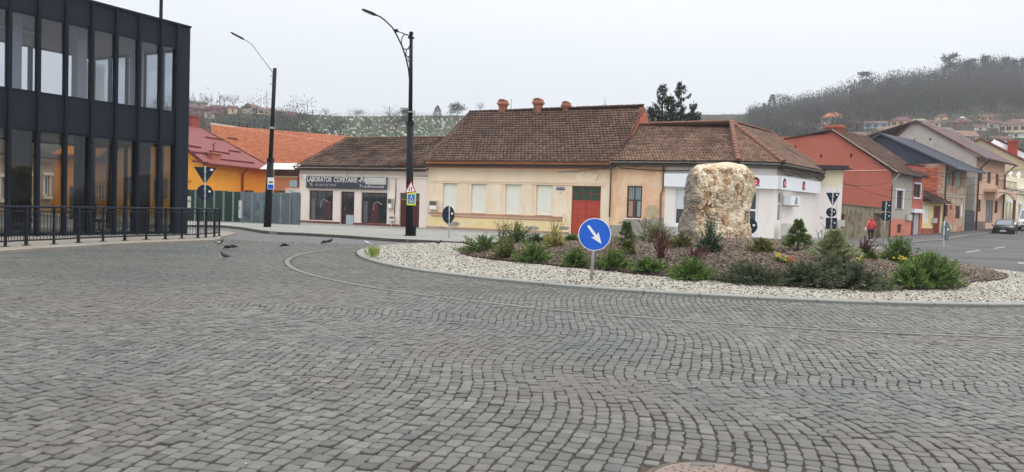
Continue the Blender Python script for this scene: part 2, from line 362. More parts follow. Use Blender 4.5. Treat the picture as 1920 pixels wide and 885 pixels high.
# patches of newer asphalt and painted dashes
rd = empty('road_markings', kind='structure')
for (a, b, c, d) in [((1810, 472), (1835, 468.5), (1838, 470), (1813, 473.6)), ((1862, 465), (1882, 462.6), (1886, 463.8), (1866, 466.2)), ((1908, 491), (1935, 494), (1935, 497), (1908, 493.6)), ((1895, 455), (1908, 453.4), (1911, 454.2), (1898, 455.8))]:
    pts = [G(*p, .018) for p in (a, b, c, d)]; MB().quad(*pts).build('road_dash', PAINT, rd)
ASPHD = mat('dark_asphalt', F2(92, 90, 92), rough=.9, n=(80, .2), n2=(.5, .2), world=True)
flat('asphalt_patch', [G(*p)[:2] for p in [(1765, 458), (1960, 447), (1960, 462), (1880, 466), (1800, 463)]], .016, ASPHD)
flat('asphalt_seam', [G(*p)[:2] for p in [(1700, 478), (1960, 488), (1960, 489.6), (1700, 479)]], .017, ASPHD)
# right street pavement
sp_l = [tuple(SP[0])]+[tuple(p) for p in SP[1:]]
sp_r = [sk[0], sk[1], sk[2], xy(1725, 54, 455), xy(1745, 56, 453), sk[3], xy(1810, 66, 446), sk[4], sk[5], xy(1950, 95, 432)]
zl = [z+.10 for z in SZ]; zr = [.10, .10, .10, .14, .18, .17, .46, .74, 1.06, 1.45]
tag(sheet('street_pavement', sp_l, sp_r, zl, zr, ASPHP, off=.004), kind='structure')
sk2 = empty('street_kerb', kind='structure')
for i in range(len(sp_r)-1):
    a, b = Vector((*sp_r[i], zr[i])), Vector((*sp_r[i+1], zr[i+1])); n = max(1, int((b-a).length/1.2))
    for k in range(n):
        p = a+(b-a)*(k/n+.004); q = a+(b-a)*((k+1)/n-.004); d = (q-p).normalized(); s = Vector((d.y, -d.x, 0))*.14
        mb = MB(); up = Vector((0, 0, .012)); dn = Vector((0, 0, -.2))
        vs = [p+up, q+up, q+s+up, p+s+up, p+dn, q+dn, q+s+dn, p+s+dn]
        mb.add(vs, [(0, 3, 2, 1), (3, 7, 6, 2), (0, 1, 5, 4), (0, 4, 7, 3), (1, 2, 6, 5)]); mb.build('kerb_stone', KERB, sk2)

# --- roundabout island
isl = empty('roundabout_kerb', kind='structure')
n = 64
for k in range(n):
    mb = MB(); vs = []; sub = 4
    a0, a1 = -PI+2*PI*k/n+.0009, -PI+2*PI*(k+1)/n-.0009
    jj = random.uniform(-.004, .004)
    for q in range(sub+1):
        a = a0+(a1-a0)*q/sub; r = float(island_r(a)); c, s = math.cos(a), math.sin(a)
        for dr, z in ((0, -.1), (0, .04), (-.02, .055), (-.24, .06), (-.26, .0)):
            vs.append((ISC[0]+(r+dr)*c, ISC[1]+(r+dr)*s, z+jj))
    fs = [(q*5+i, q*5+5+i, q*5+6+i, q*5+i+1) for q in range(sub) for i in range(4)]+[(0, 1, 2, 3, 4), (sub*5+4, sub*5+3, sub*5+2, sub*5+1, sub*5)]
    mb.add(vs, fs).build('kerb_stone', KERB, isl)
rg = empty('ring_kerb', kind='structure')
n = 76
for k in range(n):
    a0, a1 = 2*PI*k/n+.0006, 2*PI*(k+1)/n-.0006; am = (a0+a1)/2
    if 0.35 < am < PI*.80: continue
    vs = []
    for q in range(4):
        a = a0+(a1-a0)*q/3; c, s = math.cos(a), math.sin(a)
        for r, z in ((RGR-.06, -.03), (RGR-.055, .006), (RGR+.055, .006), (RGR+.06, -.03)): vs.append((RGC[0]+r*c, RGC[1]+r*s, z))
    MB().add(vs, [(q*4+i, q*4+4+i, q*4+5+i, q*4+i+1) for q in range(3) for i in range(3)]).build('kerb_stone', RINGK, rg)
# island base (under the gravel) and planting mound
th = np.linspace(-PI, PI, 181)[:-1]
MB().add([(ISC[0]+(island_r(a)-.25)*math.cos(a), ISC[1]+(island_r(a)-.25)*math.sin(a), .018) for a in th], [tuple(range(180))]).build('gravel_bed', mat('gravel_dirt', F2(150, 142, 128), rough=1, n=(40, .3), world=True)).__setitem__('kind', 'structure')
MULCH = mat('bark_mulch_bed', F2(98, 84, 74), rough=1, spec=.1, n=(22, .35), n2=(1.2, .15), bump=(35, .03), world=True)
vs = []; R = 26; T = 120
for i in range(R+1):
    for a in np.linspace(-PI, PI, T, endpoint=False):
        r = bed_r(a)*(i/R)**.9*.999; x = BDC[0]+r*math.cos(a); y = BDC[1]+r*math.sin(a)
        z = float(mound(x, y))+.05*mn.noise((x*.9, y*.9, 0))*(1-(i/R)**4)
        vs.append((x, y, z if i < R else .0))
fs = [(i*T+k, (i+1)*T+k, (i+1)*T+(k+1) % T, i*T+(k+1) % T) for i in range(R) for k in range(T)]
MB().add(vs, fs).build('mulch_bed', MULCH, smooth=True).__setitem__('kind', 'structure')
# bed edging strip
ed = MB(); vs = []
for a in th:
    r = float(bed_r(a)); wob = .03*math.sin(a*9)+.02*math.sin(a*23)
    for dr, z in ((.03, .0), (.03, .095+wob*.4), (-.01, .10+wob*.4), (-.02, .0)): vs.append((BDC[0]+(r+dr+wob)*math.cos(a), BDC[1]+(r+dr+wob)*math.sin(a), z))
m_ = len(th); ed.add(vs, [(q*4+i, ((q+1) % m_)*4+i, ((q+1) % m_)*4+i+1, q*4+i+1) for q in range(m_) for i in range(3)])
tag(ed.build('bed_edging', mat('brown_plastic_edging', F2(88, 62, 56), rough=.6, n=(3, .2))), 'low dark brown edging strip between the white gravel and the mulch bed', 'garden edging')

# --- setts
w = .101
def strips():
    s, out = -6., []
    sg = 1
    while s < 60:
        P = random.uniform(1.2, 2.6); A = P/PI*random.uniform(.22, .60); out.append((s, P, A*sg, random.uniform(0, 6.3))); s += P
        if random.random() < .5: sg = -sg
    return out
ST = strips()
vv = np.arange(-6, 60, .01)
def course(k):
    W = np.zeros_like(vv)
    for s, P, A, f in ST:
        mk_ = (vv >= s) & (vv < s+P); W[mk_] = A*(.55+.45*math.sin(k*.033+f))*np.sin(PI*(vv[mk_]-s)/P)
    W = np.convolve(W, np.ones(11)/11, 'same'); W += .09*np.sin(vv*1.3+k*.02); D = np.gradient(W, .01); return W, D, np.r_[0, np.cumsum(np.hypot(1, D)[:-1]*.01)]
PHI = math.radians(-7); cp, sp_ = math.cos(PHI), math.sin(PHI)
def field():
    Q = []; T = []; X = []
    for k in range(-290, 470):
        Wv, dW, Sv = course(k)
        ph = .5*math.sin(k*.021+1)+.10*math.sin(k*.083)
        s = np.arange(0, Sv[-1]-1, .117)+rng.uniform(0, .117); s = s+rng.uniform(-.022, .022, len(s))
        L = rng.uniform(.0, .014, len(s)); s0 = s[:-1]; s1 = s[1:]
        def P(ss, side, hw):
            v = np.interp(ss, Sv, vv); W = np.interp(ss, Sv, Wv); D = np.interp(ss, Sv, dW); nn = np.hypot(1, D)
            a = k*w+W; b = v; h = hw*side*w*.5/nn
            return a+h/nn, b-ph-h*D/nn
        g_ = .0085+rng.uniform(-.004, .006, len(s0)); hw = .93+rng.uniform(-.07, .05, len(s0))
        cs = [P(s0+g_/2, -1, hw), P(s0+g_/2, 1, hw), P(s1-g_/2, 1, hw), P(s1-g_/2, -1, hw)]
        q = np.stack([np.stack(c, -1) for c in cs], 1); q += rng.normal(0, .0056, q.shape)
        Q.append(q)
    Q = np.concatenate(Q); x = Q[..., 0]*cp-Q[..., 1]*sp_; y = Q[..., 0]*sp_+Q[..., 1]*cp
    return np.stack([x, y], -1)
Q = field(); C = Q.mean(1)
C3 = np.c_[C, np.zeros(len(C))]; px, py, wd = project(C3)
ok = (wd > 2.5) & (px > -520) & (px < 2440) & (py < 1120) & (C[:, 1] < 28.6) & (C[:, 1] > 2)
Q = Q[ok]; C = C[ok]
dI = np.hypot(*(C-ISC).T)-island_r(np.arctan2(C[:, 1]-ISC[1], C[:, 0]-ISC[0])); dR = np.hypot(*(C-RGC).T)-RGR
MHC = (1.19, 4.26)
dM = np.hypot(C[:, 0]-MHC[0], C[:, 1]-MHC[1])
ok = (dI > .045) & (np.abs(dR) > .105) & (dM > .425) & ~in_poly(left_slab, C[:, 0], C[:, 1]) & ~in_poly([(14.9, 27.4), (16.05, 25), (16.6, 21.5), (60, 18.5), (60, 40), (11, 32)], C[:, 0], C[:, 1])
Q = Q[ok]; C = C[ok]; dR = dR[ok]; dI = dI[ok]
edge = ((dI < .11) | (np.abs(dR) < .16))
sc = np.where(edge, .86, 1.)[:, None, None]; Q = C[:, None]+(Q-C[:, None])*sc
depth = C[:, 1]; near = depth < 13.5; inner = dR < 0
tint = np.clip(rng.beta(2, 2.6, len(C))+np.where(rng.random(len(C)) < .015, .5, 0), 0, 1.3)
zt = rng.normal(0, .0026, len(C)); tl = rng.normal(0, .018, (len(C), 2))
def stones(idx, fine):
    q = Q[idx]; c = C[idx][:, None]; n = len(idx); zz = zt[idx][:, None]; rel = q-c; tz = zz+(rel*tl[idx][:, None]).sum(2)
    if fine:
        mid = (q+np.roll(q, -1, 1))/2; mid = c+(mid-c)*1.02; o8 = np.empty((n, 8, 2)); o8[:, 0::2] = c+(q-c)*.955; o8[:, 1::2] = mid+rng.normal(0, .0022, mid.shape)
        def ring(s, dz):
            xy_ = c+(o8-c)*s; z = zz+((xy_-c)*tl[idx][:, None]).sum(2)+dz; return np.concatenate([xy_, z[..., None]], 2)
        r = [ring(.80, .0008), ring(.94, .0), ring(.995, -.006), ring(1., -.036)]; V = np.concatenate(r, 1).reshape(-1, 3); k = 8; L = 4
    else:
        def ring(s, dz):
            xy_ = c+(q-c)*s; z = tz+dz; return np.concatenate([xy_, z[..., None]], 2)
        r = [ring(.86, 0), ring(1., -.030)]; V = np.concatenate(r, 1).reshape(-1, 3); k = 4; L = 2
    base = np.arange(n)[:, None]*(k*L); F = []
    if k == 8:
        for a, b, c_, d in ((0, 1, 2, 3), (0, 3, 4, 7), (4, 5, 6, 7)): F.append(np.stack([base[:, 0]+a, base[:, 0]+b, base[:, 0]+c_, base[:, 0]+d], 1))
    else: F.append(np.stack([base[:, 0]+i for i in range(4)], 1))
    for l in range(L-1):
        for i in range(k): j = (i+1) % k; F.append(np.stack([base[:, 0]+l*k+i, base[:, 0]+(l+1)*k+i, base[:, 0]+(l+1)*k+j, base[:, 0]+l*k+j], 1))
    F = np.stack(F, 1).reshape(-1, 4)
    # winding: stones' corners may run either way round
    return V, F[:, ::-1], np.repeat(tint[idx], k*L), k*L, len(F)//max(n, 1)
px, py, _ = project(np.c_[C, np.zeros(len(C))]); vis = (px > 12) & (px < 1908) & (py < 872)
order = np.where(vis)[0]; order = order[np.argsort(depth[order])][:290]; sel = np.zeros(len(C), bool); sel[order] = True
for i in order:
    V, F, t_, nv, nf = stones(np.array([i]), True)
    npmesh('cobble', V, F, COBBLE, plaza, t_)
for nm, m_, fine, msk in (('cobble_field', COBBLE, True, near & ~inner & ~sel), ('cobble_field', COBBLE, False, ~near & ~inner), ('apron_cobble_field', COBGREEN, True, near & inner), ('apron_cobble_field', COBGREEN, False, ~near & inner)):
    idx = np.where(msk)[0]
    V, F, t_, nv, nf = stones(idx, fine); o = npmesh(nm, V, F, m_, plaza, t_); o['kind'] = 'stuff'
print('stones', len(C), near.sum())
# --- manhole cover
mh = empty('manhole_cover', 'round pinkish cast manhole cover with short slots, set among the setts at the bottom edge', 'manhole cover', (*MHC, -.004))
CAST = mat('rusty_cast_iron', F2(170, 152, 142), rough=.75, n=(18, .15), bump=(50, .002), stain=[(F2(150, 128, 116), 6, .5, .65)])
MB().lathe([(.43, -.05), (.43, -.012), (.392, -.006), (.382, .002), (.372, .002), (.37, -.02)], 48).build('surround', mat('manhole_surround', F2(138, 126, 114), rough=.95, n=(20, .15)), mh, True)
MB().lathe([(.362, -.03), (.362, .001), (.355, .004), (.01, .004)], 48).build('lid', CAST, mh, False)
sl_ = MB(); rs = random.Random(3)
for r in (.075, .115, .155, .195, .235, .275, .315):
    nn = int(r*95)
    for k in range(nn):
        a = 2*PI*k/nn+r*5; c, s = math.cos(a), math.sin(a); tt = a+(PI/2 if k % 2 else .5); dx, dy = math.cos(tt)*.011, math.sin(tt)*.011; ex, ey = -math.sin(tt)*.0035, math.cos(tt)*.0035
        x, y = r*c, r*s; z = .0055
        sl_.quad((x-dx-ex, y-dy-ey, z), (x+dx-ex, y+dy-ey, z), (x+dx+ex, y+dy+ey, z), (x-dx+ex, y-dy+ey, z))
sl_.build('slots', mat('slot_dirt', F2(60, 48, 44), rough=1), mh)['kind'] = 'stuff'
for a in (.9, 3.9): MB().lathe([(.03, -.01), (.03, .007), (.001, .0072)], 12, (.16*math.cos(a), .16*math.sin(a), 0)).build('lifting_hole', mat('slot_dirt', F2(60, 48, 44)), mh)
MB().box(-.06, .06, .29, .345, 0, .007).build('plate', mat('grey_plate', F2(130, 132, 134), rough=.6), mh)

# --- gravel and bark
def pebbles(name, n, zf, size, m, test, flat_=.55, elong=1.3):
    xs = []; tot = 0
    while tot < n:
        p = rng.uniform([-5.5, 13], [17, 35], (n*2, 2)); p = p[test(p)]; xs.append(p); tot += len(p)
    P = np.concatenate(xs)[:n]; z = zf(P); s = size*rng.uniform(.6, 1.35, n); a = rng.uniform(0, 2*PI, n); e = rng.uniform(1, elong, n)
    base = np.array([[1, 0, 0], [0, 1, 0], [-1, 0, 0], [0, -1, 0], [.2, .1, .8], [-.1, 0, -.6]]); B = base[None]*np.ones((n, 1, 1))+rng.normal(0, .16, (n, 6, 3))
    B[..., 0] *= (s*e)[:, None]; B[..., 1] *= s[:, None]; B[..., 2] *= (s*flat_)[:, None]
    tx = rng.normal(0, .35, n)[:, None]; B[..., 2] += B[..., 0]*tx
    x = B[..., 0]*np.cos(a)[:, None]-B[..., 1]*np.sin(a)[:, None]; y = B[..., 0]*np.sin(a)[:, None]+B[..., 1]*np.cos(a)[:, None]
    V = np.stack([x+P[:, :1], y+P[:, 1:], B[..., 2]+z[:, None]], -1).reshape(-1, 3)
    f = np.array([[0, 1, 4], [1, 2, 4], [2, 3, 4], [3, 0, 4]]); F = (np.arange(n)[:, None, None]*6+f[None]).reshape(-1, 3)
    return npmesh(name, V, F, m, None, np.repeat(rng.beta(2, 1.6, n), 6))
def t_gr(p):
    d = p-ISC; r = np.hypot(*d.T); d2 = p-BDC; r2 = np.hypot(*d2.T)
    return (r < island_r(np.arctan2(d[:, 1], d[:, 0]))-.27) & (r2 > bed_r(np.arctan2(d2[:, 1], d2[:, 0]))+.03)
GRV = mat('white_pebbles', F2(160, 152, 136), c2=F2(250, 246, 234), rough=.8, n=(8, .08), n2=(.7, .07), world=True)
tag(pebbles('gravel', 90000, lambda P: .030+rng.uniform(0, .028, len(P)), .025, GRV, t_gr), kind='stuff')
def t_bd(p):
    d2 = p-BDC; r2 = np.hypot(*d2.T); return (r2 < bed_r(np.arctan2(d2[:, 1], d2[:, 0]))-.02) & (p[:, 1] < 27.5)
BARK = mat('bark_chips', F2(78, 63, 54), c2=F2(196, 176, 158), rough=.9, spec=.2, n=(9, .15), world=True)
tag(pebbles('bark_chips', 60000, lambda P: mound(P[:, 0], P[:, 1])+rng.uniform(.0, .035, len(P)), .017, BARK, t_bd, .6, 4.), kind='stuff')
# ================================================================== BUILDINGS
class House:
    """a thing whose Empty stands at its left front corner; local x runs along the facade, y into the house"""
    def __init__(s, name, label, cat, A, B, z=0., group=None):
        A = Vector(A[:2]); B = Vector(B[:2]); s.L = (B-A).length; s.ang = math.atan2(B.y-A.y, B.x-A.x); s.z = z; s.A = A
        s.root = empty(name, label, cat, (A.x, A.y, z), s.ang, group)
        s.R = Matrix.Rotation(-s.ang, 3, 'Z'); s.o = s.R @ (Vector((0, 0, H_))-Vector((A.x, A.y, z)))
    def P(s, px, py, y=0.):
        d = s.R @ Vector(ray(px, py)); t = (y-s.o.y)/d.y; return (s.o.x+d.x*t, s.o.z+d.z*t)
    def X(s, px, py, x=0.):
        d = s.R @ Vector(ray(px, py)); t = (x-s.o.x)/d.x; return (s.o.y+d.y*t, s.o.z+d.z*t)
    def rect(s, x0, y0, x1, y1, y=0.):
        ym, xm = (y0+y1)/2, (x0+x1)/2
        return (s.P(x0, ym, y)[0], s.P(x1, ym, y)[0], s.P(xm, y1, y)[1], s.P(xm, y0, y)[1])
    def W(s, x, y, z): return s.R.inverted() @ Vector((x, y, z))+Vector((s.A.x, s.A.y, s.z))
    def loc(s, w): return s.R @ (Vector(w)-Vector((s.A.x, s.A.y, s.z)))
def wall_face(mb, x0, x1, z0, z1, holes, y=0., rev=.18, back=True):
    xs = sorted({x0, x1, *[h[0] for h in holes], *[h[1] for h in holes]}); zs = sorted({z0, z1, *[h[2] for h in holes], *[h[3] for h in holes]})
    xs = [x for x in xs if x0-1e-6 <= x <= x1+1e-6]; zs = [z for z in zs if z0-1e-6 <= z <= z1+1e-6]
    for i in range(len(xs)-1):
        for k in range(len(zs)-1):
            xm, zm = (xs[i]+xs[i+1])/2, (zs[k]+zs[k+1])/2
            if any(h[0] < xm < h[1] and h[2] < zm < h[3] for h in holes): continue
            mb.quad((xs[i], y, zs[k]), (xs[i+1], y, zs[k]), (xs[i+1], y, zs[k+1]), (xs[i], y, zs[k+1]))
    for h in holes:
        a, b, c, d = h[:4]; r = y+rev
        mb.quad((a, y, c), (a, y, d), (a, r, d), (a, r, c)); mb.quad((b, y, c), (b, r, c), (b, r, d), (b, y, d))
        mb.quad((a, y, d), (b, y, d), (b, r, d), (a, r, d)); mb.quad((a, y, c), (a, r, c), (b, r, c), (b, y, c))
        if back: mb.quad((a, r+.05, c), (b, r+.05, c), (b, r+.05, d), (a, r+.05, d))
def body(h, holes, mat_, zt, depth, z0=-.3, x0=0., x1=None, gable=None, rev=.18, name='wall', sides=True):
    """front wall with openings, side walls (gabled when gable = (y_ridge, z_ridge)), back wall"""
    x1 = h.L if x1 is None else x1; mb = MB(); wall_face(mb, x0, x1, z0, zt, holes, rev=rev)
    for x in (x0, x1):
        pts = [(x, 0, z0), (x, depth, z0), (x, depth, zt)]+([(x, gable[0], gable[1])] if gable else [])+[(x, 0, zt)]
        mb.add(pts, [tuple(range(len(pts)))])
    mb.quad((x0, depth, z0), (x1, depth, z0), (x1, depth, zt), (x0, depth, zt))
    mb.quad((x0, .26, zt-.02), (x1, .26, zt-.02), (x1, depth, zt-.02), (x0, depth, zt-.02))
    return mb.build(name, mat_, h.root)
def window(h, r, fm=PVC, pm=PANE, fw_=.07, y=.11, bars=(1,), hb=(), sill=None, name='window', label=None, th=.05):
    a, b, c, d = r[:4]; a += .002; b -= .002; c += .002; d -= .002; mb = MB()
    mb.box(a, a+fw_, y, y+th, c, d).box(b-fw_, b, y, y+th, c, d).box(a+fw_, b-fw_, y, y+th, c, c+fw_).box(a+fw_, b-fw_, y, y+th, d-fw_, d)
    for t in bars: x = a+(b-a)*t if t < 1 else (a+b)/2; mb.box(x-fw_*.5, x+fw_*.5, y+.003, y+th-.003, c+fw_, d-fw_)
    for t in hb: z = c+(d-c)*t; mb.box(a+fw_, b-fw_, y+.006, y+th-.006, z-fw_*.5, z+fw_*.5)
    o = mb.build(name, fm, h.root)
    if label: o['label'] = label
    xs = [a+fw_]+[(a+(b-a)*t if t < 1 else (a+b)/2) for t in bars]+[b-fw_]; zs = [c+fw_]+[c+(d-c)*t for t in hb]+[d-fw_]
    for i in range(len(xs)-1):
        for k in range(len(zs)-1): MB().box(xs[i], xs[i+1], y+.02, y+.03, zs[k], zs[k+1]).build('pane', pm, o)
    if sill: MB().box(a-.06, b+.06, -.07, y, c-.06, c-.004).build('sill', sill, o)
    return o
def tiles(name, parent, La, Lb, Ra, Rb, m, tw=.24, thh=.30, lift=.05, jit=.006, sag=0., parts=False):
    """tile courses laid over the patch whose left edge runs La (eave) to Lb (ridge) and right edge Ra to Rb; local coordinates"""
    La, Lb, Ra, Rb = [np.array(p, float) for p in (La, Lb, Ra, Rb)]
    up = (Lb+Rb)/2-(La+Ra)/2; al = Ra-La if np.linalg.norm(Ra-La) > .5 else Rb-Lb; al = al/np.linalg.norm(al)
    nrm = np.cross(al, up); nrm /= np.linalg.norm(nrm); nrm = nrm if nrm[2] > 0 else -nrm
    n = max(2, int(np.linalg.norm(up)/thh)); VS = []; TN = []
    for j in range(n):
        t0 = (j-.12)/n; t1 = (j+1.04)/n
        l0, r0 = La+(Lb-La)*t0, Ra+(Rb-Ra)*t0; l1, r1 = La+(Lb-La)*min(t1, 1), Ra+(Rb-Ra)*min(t1, 1)
        l0 = l0 if j else La; r0 = r0 if j else Ra
        xl, xr = (l0-La)@al, (r0-La)@al; xl1, xr1 = (l1-La)@al, (r1-La)@al
        k0, k1 = math.floor(min(xl, xl1)/tw), math.ceil(max(xr, xr1)/tw); o0 = l0-al*xl; o1 = l1-al*xl1
        off = (j % 2)*.5*tw
        for k in range(k0-1, k1+1):
            a, b = k*tw+off, (k+1)*tw-.008+off
            a0, b0, a1, b1 = max(a, xl), min(b, xr), max(a, xl1), min(b, xr1)
            if b0-a0 < .02 and b1-a1 < .02: continue
            a0, b0, a1, b1 = min(a0, b0), b0, min(a1, b1), b1
            if b0 < a0 or b1 < a1: continue
            h0 = lift*random.uniform(.75, 1.15); sg = -sag*math.sin(PI*min(max((a-xl)/max(xr-xl, .1), 0), 1))*math.sin(PI*min((j+1)/n, 1)*.9)
            jx = random.uniform(-jit, jit)
            p = [o0+al*(a0+jx)+nrm*(h0*.6+sg), o0+al*((a0+b0)/2+jx)+nrm*(h0*1.15+sg), o0+al*(b0+jx)+nrm*(h0*.6+sg)]
            q = [o1+al*a1+nrm*(.004+sg), o1+al*(a1+b1)/2+nrm*(.016+sg), o1+al*b1+nrm*(.004+sg)]
            u = [p[0]-nrm*h0*.6, p[2]-nrm*h0*.6]
            VS.append(np.array(p+q+u)); TN.append(random.betavariate(2, 2.4))
    V = np.concatenate(VS); n_ = len(VS); b = np.arange(n_)[:, None]*8
    f = np.array([[0, 1, 4, 3], [1, 2, 5, 4], [6, 7, 2, 0]]); F = (b[:, None]+f[None]).reshape(-1, 4)
    o = npmesh(name, V, F, m, parent, np.repeat(TN, 8)); o['kind'] = 'stuff'; return o
def ridge(parent, A, B, m, step=.36, r=.11, name='ridge_tile'):
    A, B = Vector(A), Vector(B); n = max(1, round((B-A).length/step)); d = (B-A)/n; me = None
    q = d.to_track_quat('X', 'Z').to_matrix().to_4x4()
    mb = MB(); l = d.length*1.08; K = 7; vs = []
    for x, rr in ((0, r*1.12), (.02, r*1.12), (l, r*.9)):
        for k in range(K): a = PI*k/(K-1); vs.append((x, rr*math.cos(a), rr*.85*math.sin(a)-.02))
    mb.add(vs, [(i*K+k, i*K+k+1, (i+1)*K+k+1, (i+1)*K+k) for i in range(2) for k in range(K-1)]+[tuple(range(K))])
    me = mb.mesh(name); me.materials.append(m)
    for k in range(n):
        o = link(name, me, parent); o.matrix_local = Matrix.Translation(A+d*k) @ q @ Matrix.Rotation(random.uniform(-.04, .04), 4, 'Y')
def slab(parent, pts, m, th=.1, name='roof'):
    """roof board: polygon pts with thickness downwards"""
    n = len(pts); vs = [tuple(p) for p in pts]+[(p[0], p[1], p[2]-th) for p in pts]
    return MB().add(vs, [tuple(range(n)), tuple(range(2*n-1, n-1, -1))]+[(i, i+n, (i+1) % n+n, (i+1) % n) for i in range(n)]).build(name, m, parent)
def gutter(h, x0, x1, z, m, y=-.34, r=.07, name='gutter'):
    K = 6; mb = MB(); vs = []
    for x in (x0, x1):
        for rr in (r, r-.012):
            for k in range(K): a = PI+PI*k/(K-1); vs.append((x, y+rr*math.cos(a), z+rr*math.sin(a)))
    fs = [(k, k+1, 2*K+k+1, 2*K+k) for k in range(K-1)]+[(K+k, 3*K+k, 3*K+k+1, K+k+1) for k in range(K-1)]
    return mb.add(vs, fs+[(0, 2*K, 3*K, K), (K-1, 2*K-1, 4*K-1, 3*K-1)]).build(name, m, h.root)
def downpipe(h, pts, m, r=.045, name='downpipe'): return MB().tube(pts, r, 8).build(name, m, h.root, True)
def text(parent, s, x, y, z, size, m, name='lettering', rot=(PI/2, 0, 0), ext=.004, shear=0., bold=0., sx=1., lab=None, fit=None):
    c = bpy.data.curves.new('t', 'FONT'); c.body = s; c.size = size; c.extrude = ext; c.shear = shear; c.offset = bold; c.resolution_u = 2
    t = bpy.data.objects.new('t', c); COL.objects.link(t); bpy.context.view_layer.update()
    me = bpy.data.meshes.new_from_object(t.evaluated_get(bpy.context.evaluated_depsgraph_get())); bpy.data.objects.remove(t)
    if fit: xs_ = [v.co.x for v in me.vertices]; sx = fit/(max(xs_)-min(xs_))
    me.materials.clear(); me.materials.append(m); o = link(name, me, parent); o.location = (x, y, z); o.rotation_euler = rot; o.scale = (sx, 1, 1); 
    if lab: o['label'] = lab
    return o

# ---------------- materials
CREAM = mat('cream_plaster', V_(226, 190, 167), rough=.95, n=(1.2, .05), n2=(.35, .06), bump=(30, .004), stain=[(V_(224, 196, 178), .7, .45, .6), (V_(186, 164, 142), 1.1, .60, .74, (1.8, 1, .35)), (V_(170, 150, 130), 2.6, .70, .74)])
CREAMLOW = mat('damp_ochre_plaster', V_(222, 190, 144), rough=.95, n=(2, .06), bump=(25, .006), stain=[(V_(214, 192, 166), 1.2, .5, .62), (V_(168, 150, 126), 1.6, .62, .68)])
PLINTH = mat('brown_plinth', V_(158, 134, 118), rough=.9, n=(2, .1), stain=[(V_(128, 108, 96), 1.4, .5, .65)], bump=(30, .004))
TRIMB = mat('brown_moulding', V_(166, 128, 104), rough=.9, n=(4, .1))
PINKW = mat('pale_pink_plaster', V_(210, 197, 191), rough=.95, n=(1.2, .05), n2=(.4, .05), bump=(30, .004), stain=[(V_(182, 164, 154), .9, .54, .72, (1.8, 1, .35)), (V_(160, 146, 138), 2.4, .70, .76)])
MAROON = mat('maroon_base', V_(98, 58, 54), rough=.7, n=(3, .15))
PEACH = mat('worn_peach_plaster', V_(202, 166, 138), rough=.95, n=(1.5, .07), n2=(6, .05), bump=(20, .008), stain=[(V_(216, 184, 154), .8, .45, .6), (V_(176, 140, 108), 1.3, .60, .70, (1.6, 1, .5)), (V_(150, 138, 120), 2.2, .70, .74)])
GREYREN = mat('grey_cement_render', V_(136, 134, 128), rough=.95, n=(2.5, .12), n2=(12, .06), bump=(25, .008))
WHITEW = mat('white_rendered_wall', V_(214, 204, 202), rough=.9, n=(.8, .03), n2=(8, .02), bump=(40, .002), stain=[(V_(196, 186, 182), .9, .58, .78, (2, 1, .4)), (V_(176, 168, 162), 2.2, .70, .78, (1.4, 1, .3))])
GREYPL = mat('grey_plinth', V_(160, 160, 162), rough=.9, n=(2, .06))
TILE_O = mat('old_clay_tiles', R_(88, 70, 62), c2=R_(132, 106, 94), rough=.95, spec=.15, n=(3, .08), n2=(.5, .10), stain=[(R_(92, 74, 64), .7, .5, .66), (R_(122, 110, 98), 1.4, .66, .74)])
TILE_D = mat('mossy_dark_tiles', R_(80, 64, 56), c2=R_(128, 102, 88), rough=.95, spec=.15, n=(3, .15), n2=(.6, .15), stain=[(R_(66, 54, 48), .8, .46, .6), (R_(120, 108, 90), 1.6, .6, .68)])
TILE_L = mat('greyish_plain_tiles', R_(108, 84, 72), c2=R_(160, 130, 112), rough=.95, spec=.15, n=(3, .1), n2=(.5, .12), stain=[(R_(104, 84, 72), .7, .52, .64), (R_(150, 132, 118), 1.8, .66, .72)])
RIDGE_L = mat('ridge_clay', R_(146, 104, 88), rough=.9, n=(4, .18))
RIDGE_D = mat('dark_ridge_clay', R_(112, 84, 70), rough=.95, n=(4, .2))
BOARD = mat('roof_boards', lin((70, 58, 50)), rough=.95, n=(4, .2))
BRICKR = mat('red_bricks', V_(164, 78, 52), rough=.95, brick=(4., V_(190, 100, 70), V_(128, 84, 66), (PI/2, 0, 0)), n=(4, .12))
BRICKS_ = mat('chimney_brick', V_(124, 78, 64), c2=V_(160, 110, 92), rough=.95, n=(10, .15), stain=[(V_(110, 80, 66), 2, .55, .7)])
ZINC = mat('weathered_zinc', V_(124, 126, 124), rough=.6, metal=.2, n=(3, .12), stain=[(V_(74, 70, 66), .9, .5, .62, (.6, 1, 1))])
DARKGUT = mat('dark_gutter', V_(62, 50, 46), rough=.6, n=(3, .15))
ORTRIM = mat('orange_brown_cornice', V_(190, 138, 96), rough=.9, n=(3, .1), stain=[(V_(150, 104, 76), 1.5, .56, .68)])
SHUT = mat('white_roller_shutter', V_(206, 208, 200), rough=.6, n=(2, .03))
METER = mat('meter_box', V_(176, 170, 158), rough=.6, n=(6, .06))
METERD = mat('meter_window', V_(88, 84, 72), rough=.3)
YPIPE = mat('yellow_gas_pipe', V_(206, 180, 90), rough=.5)

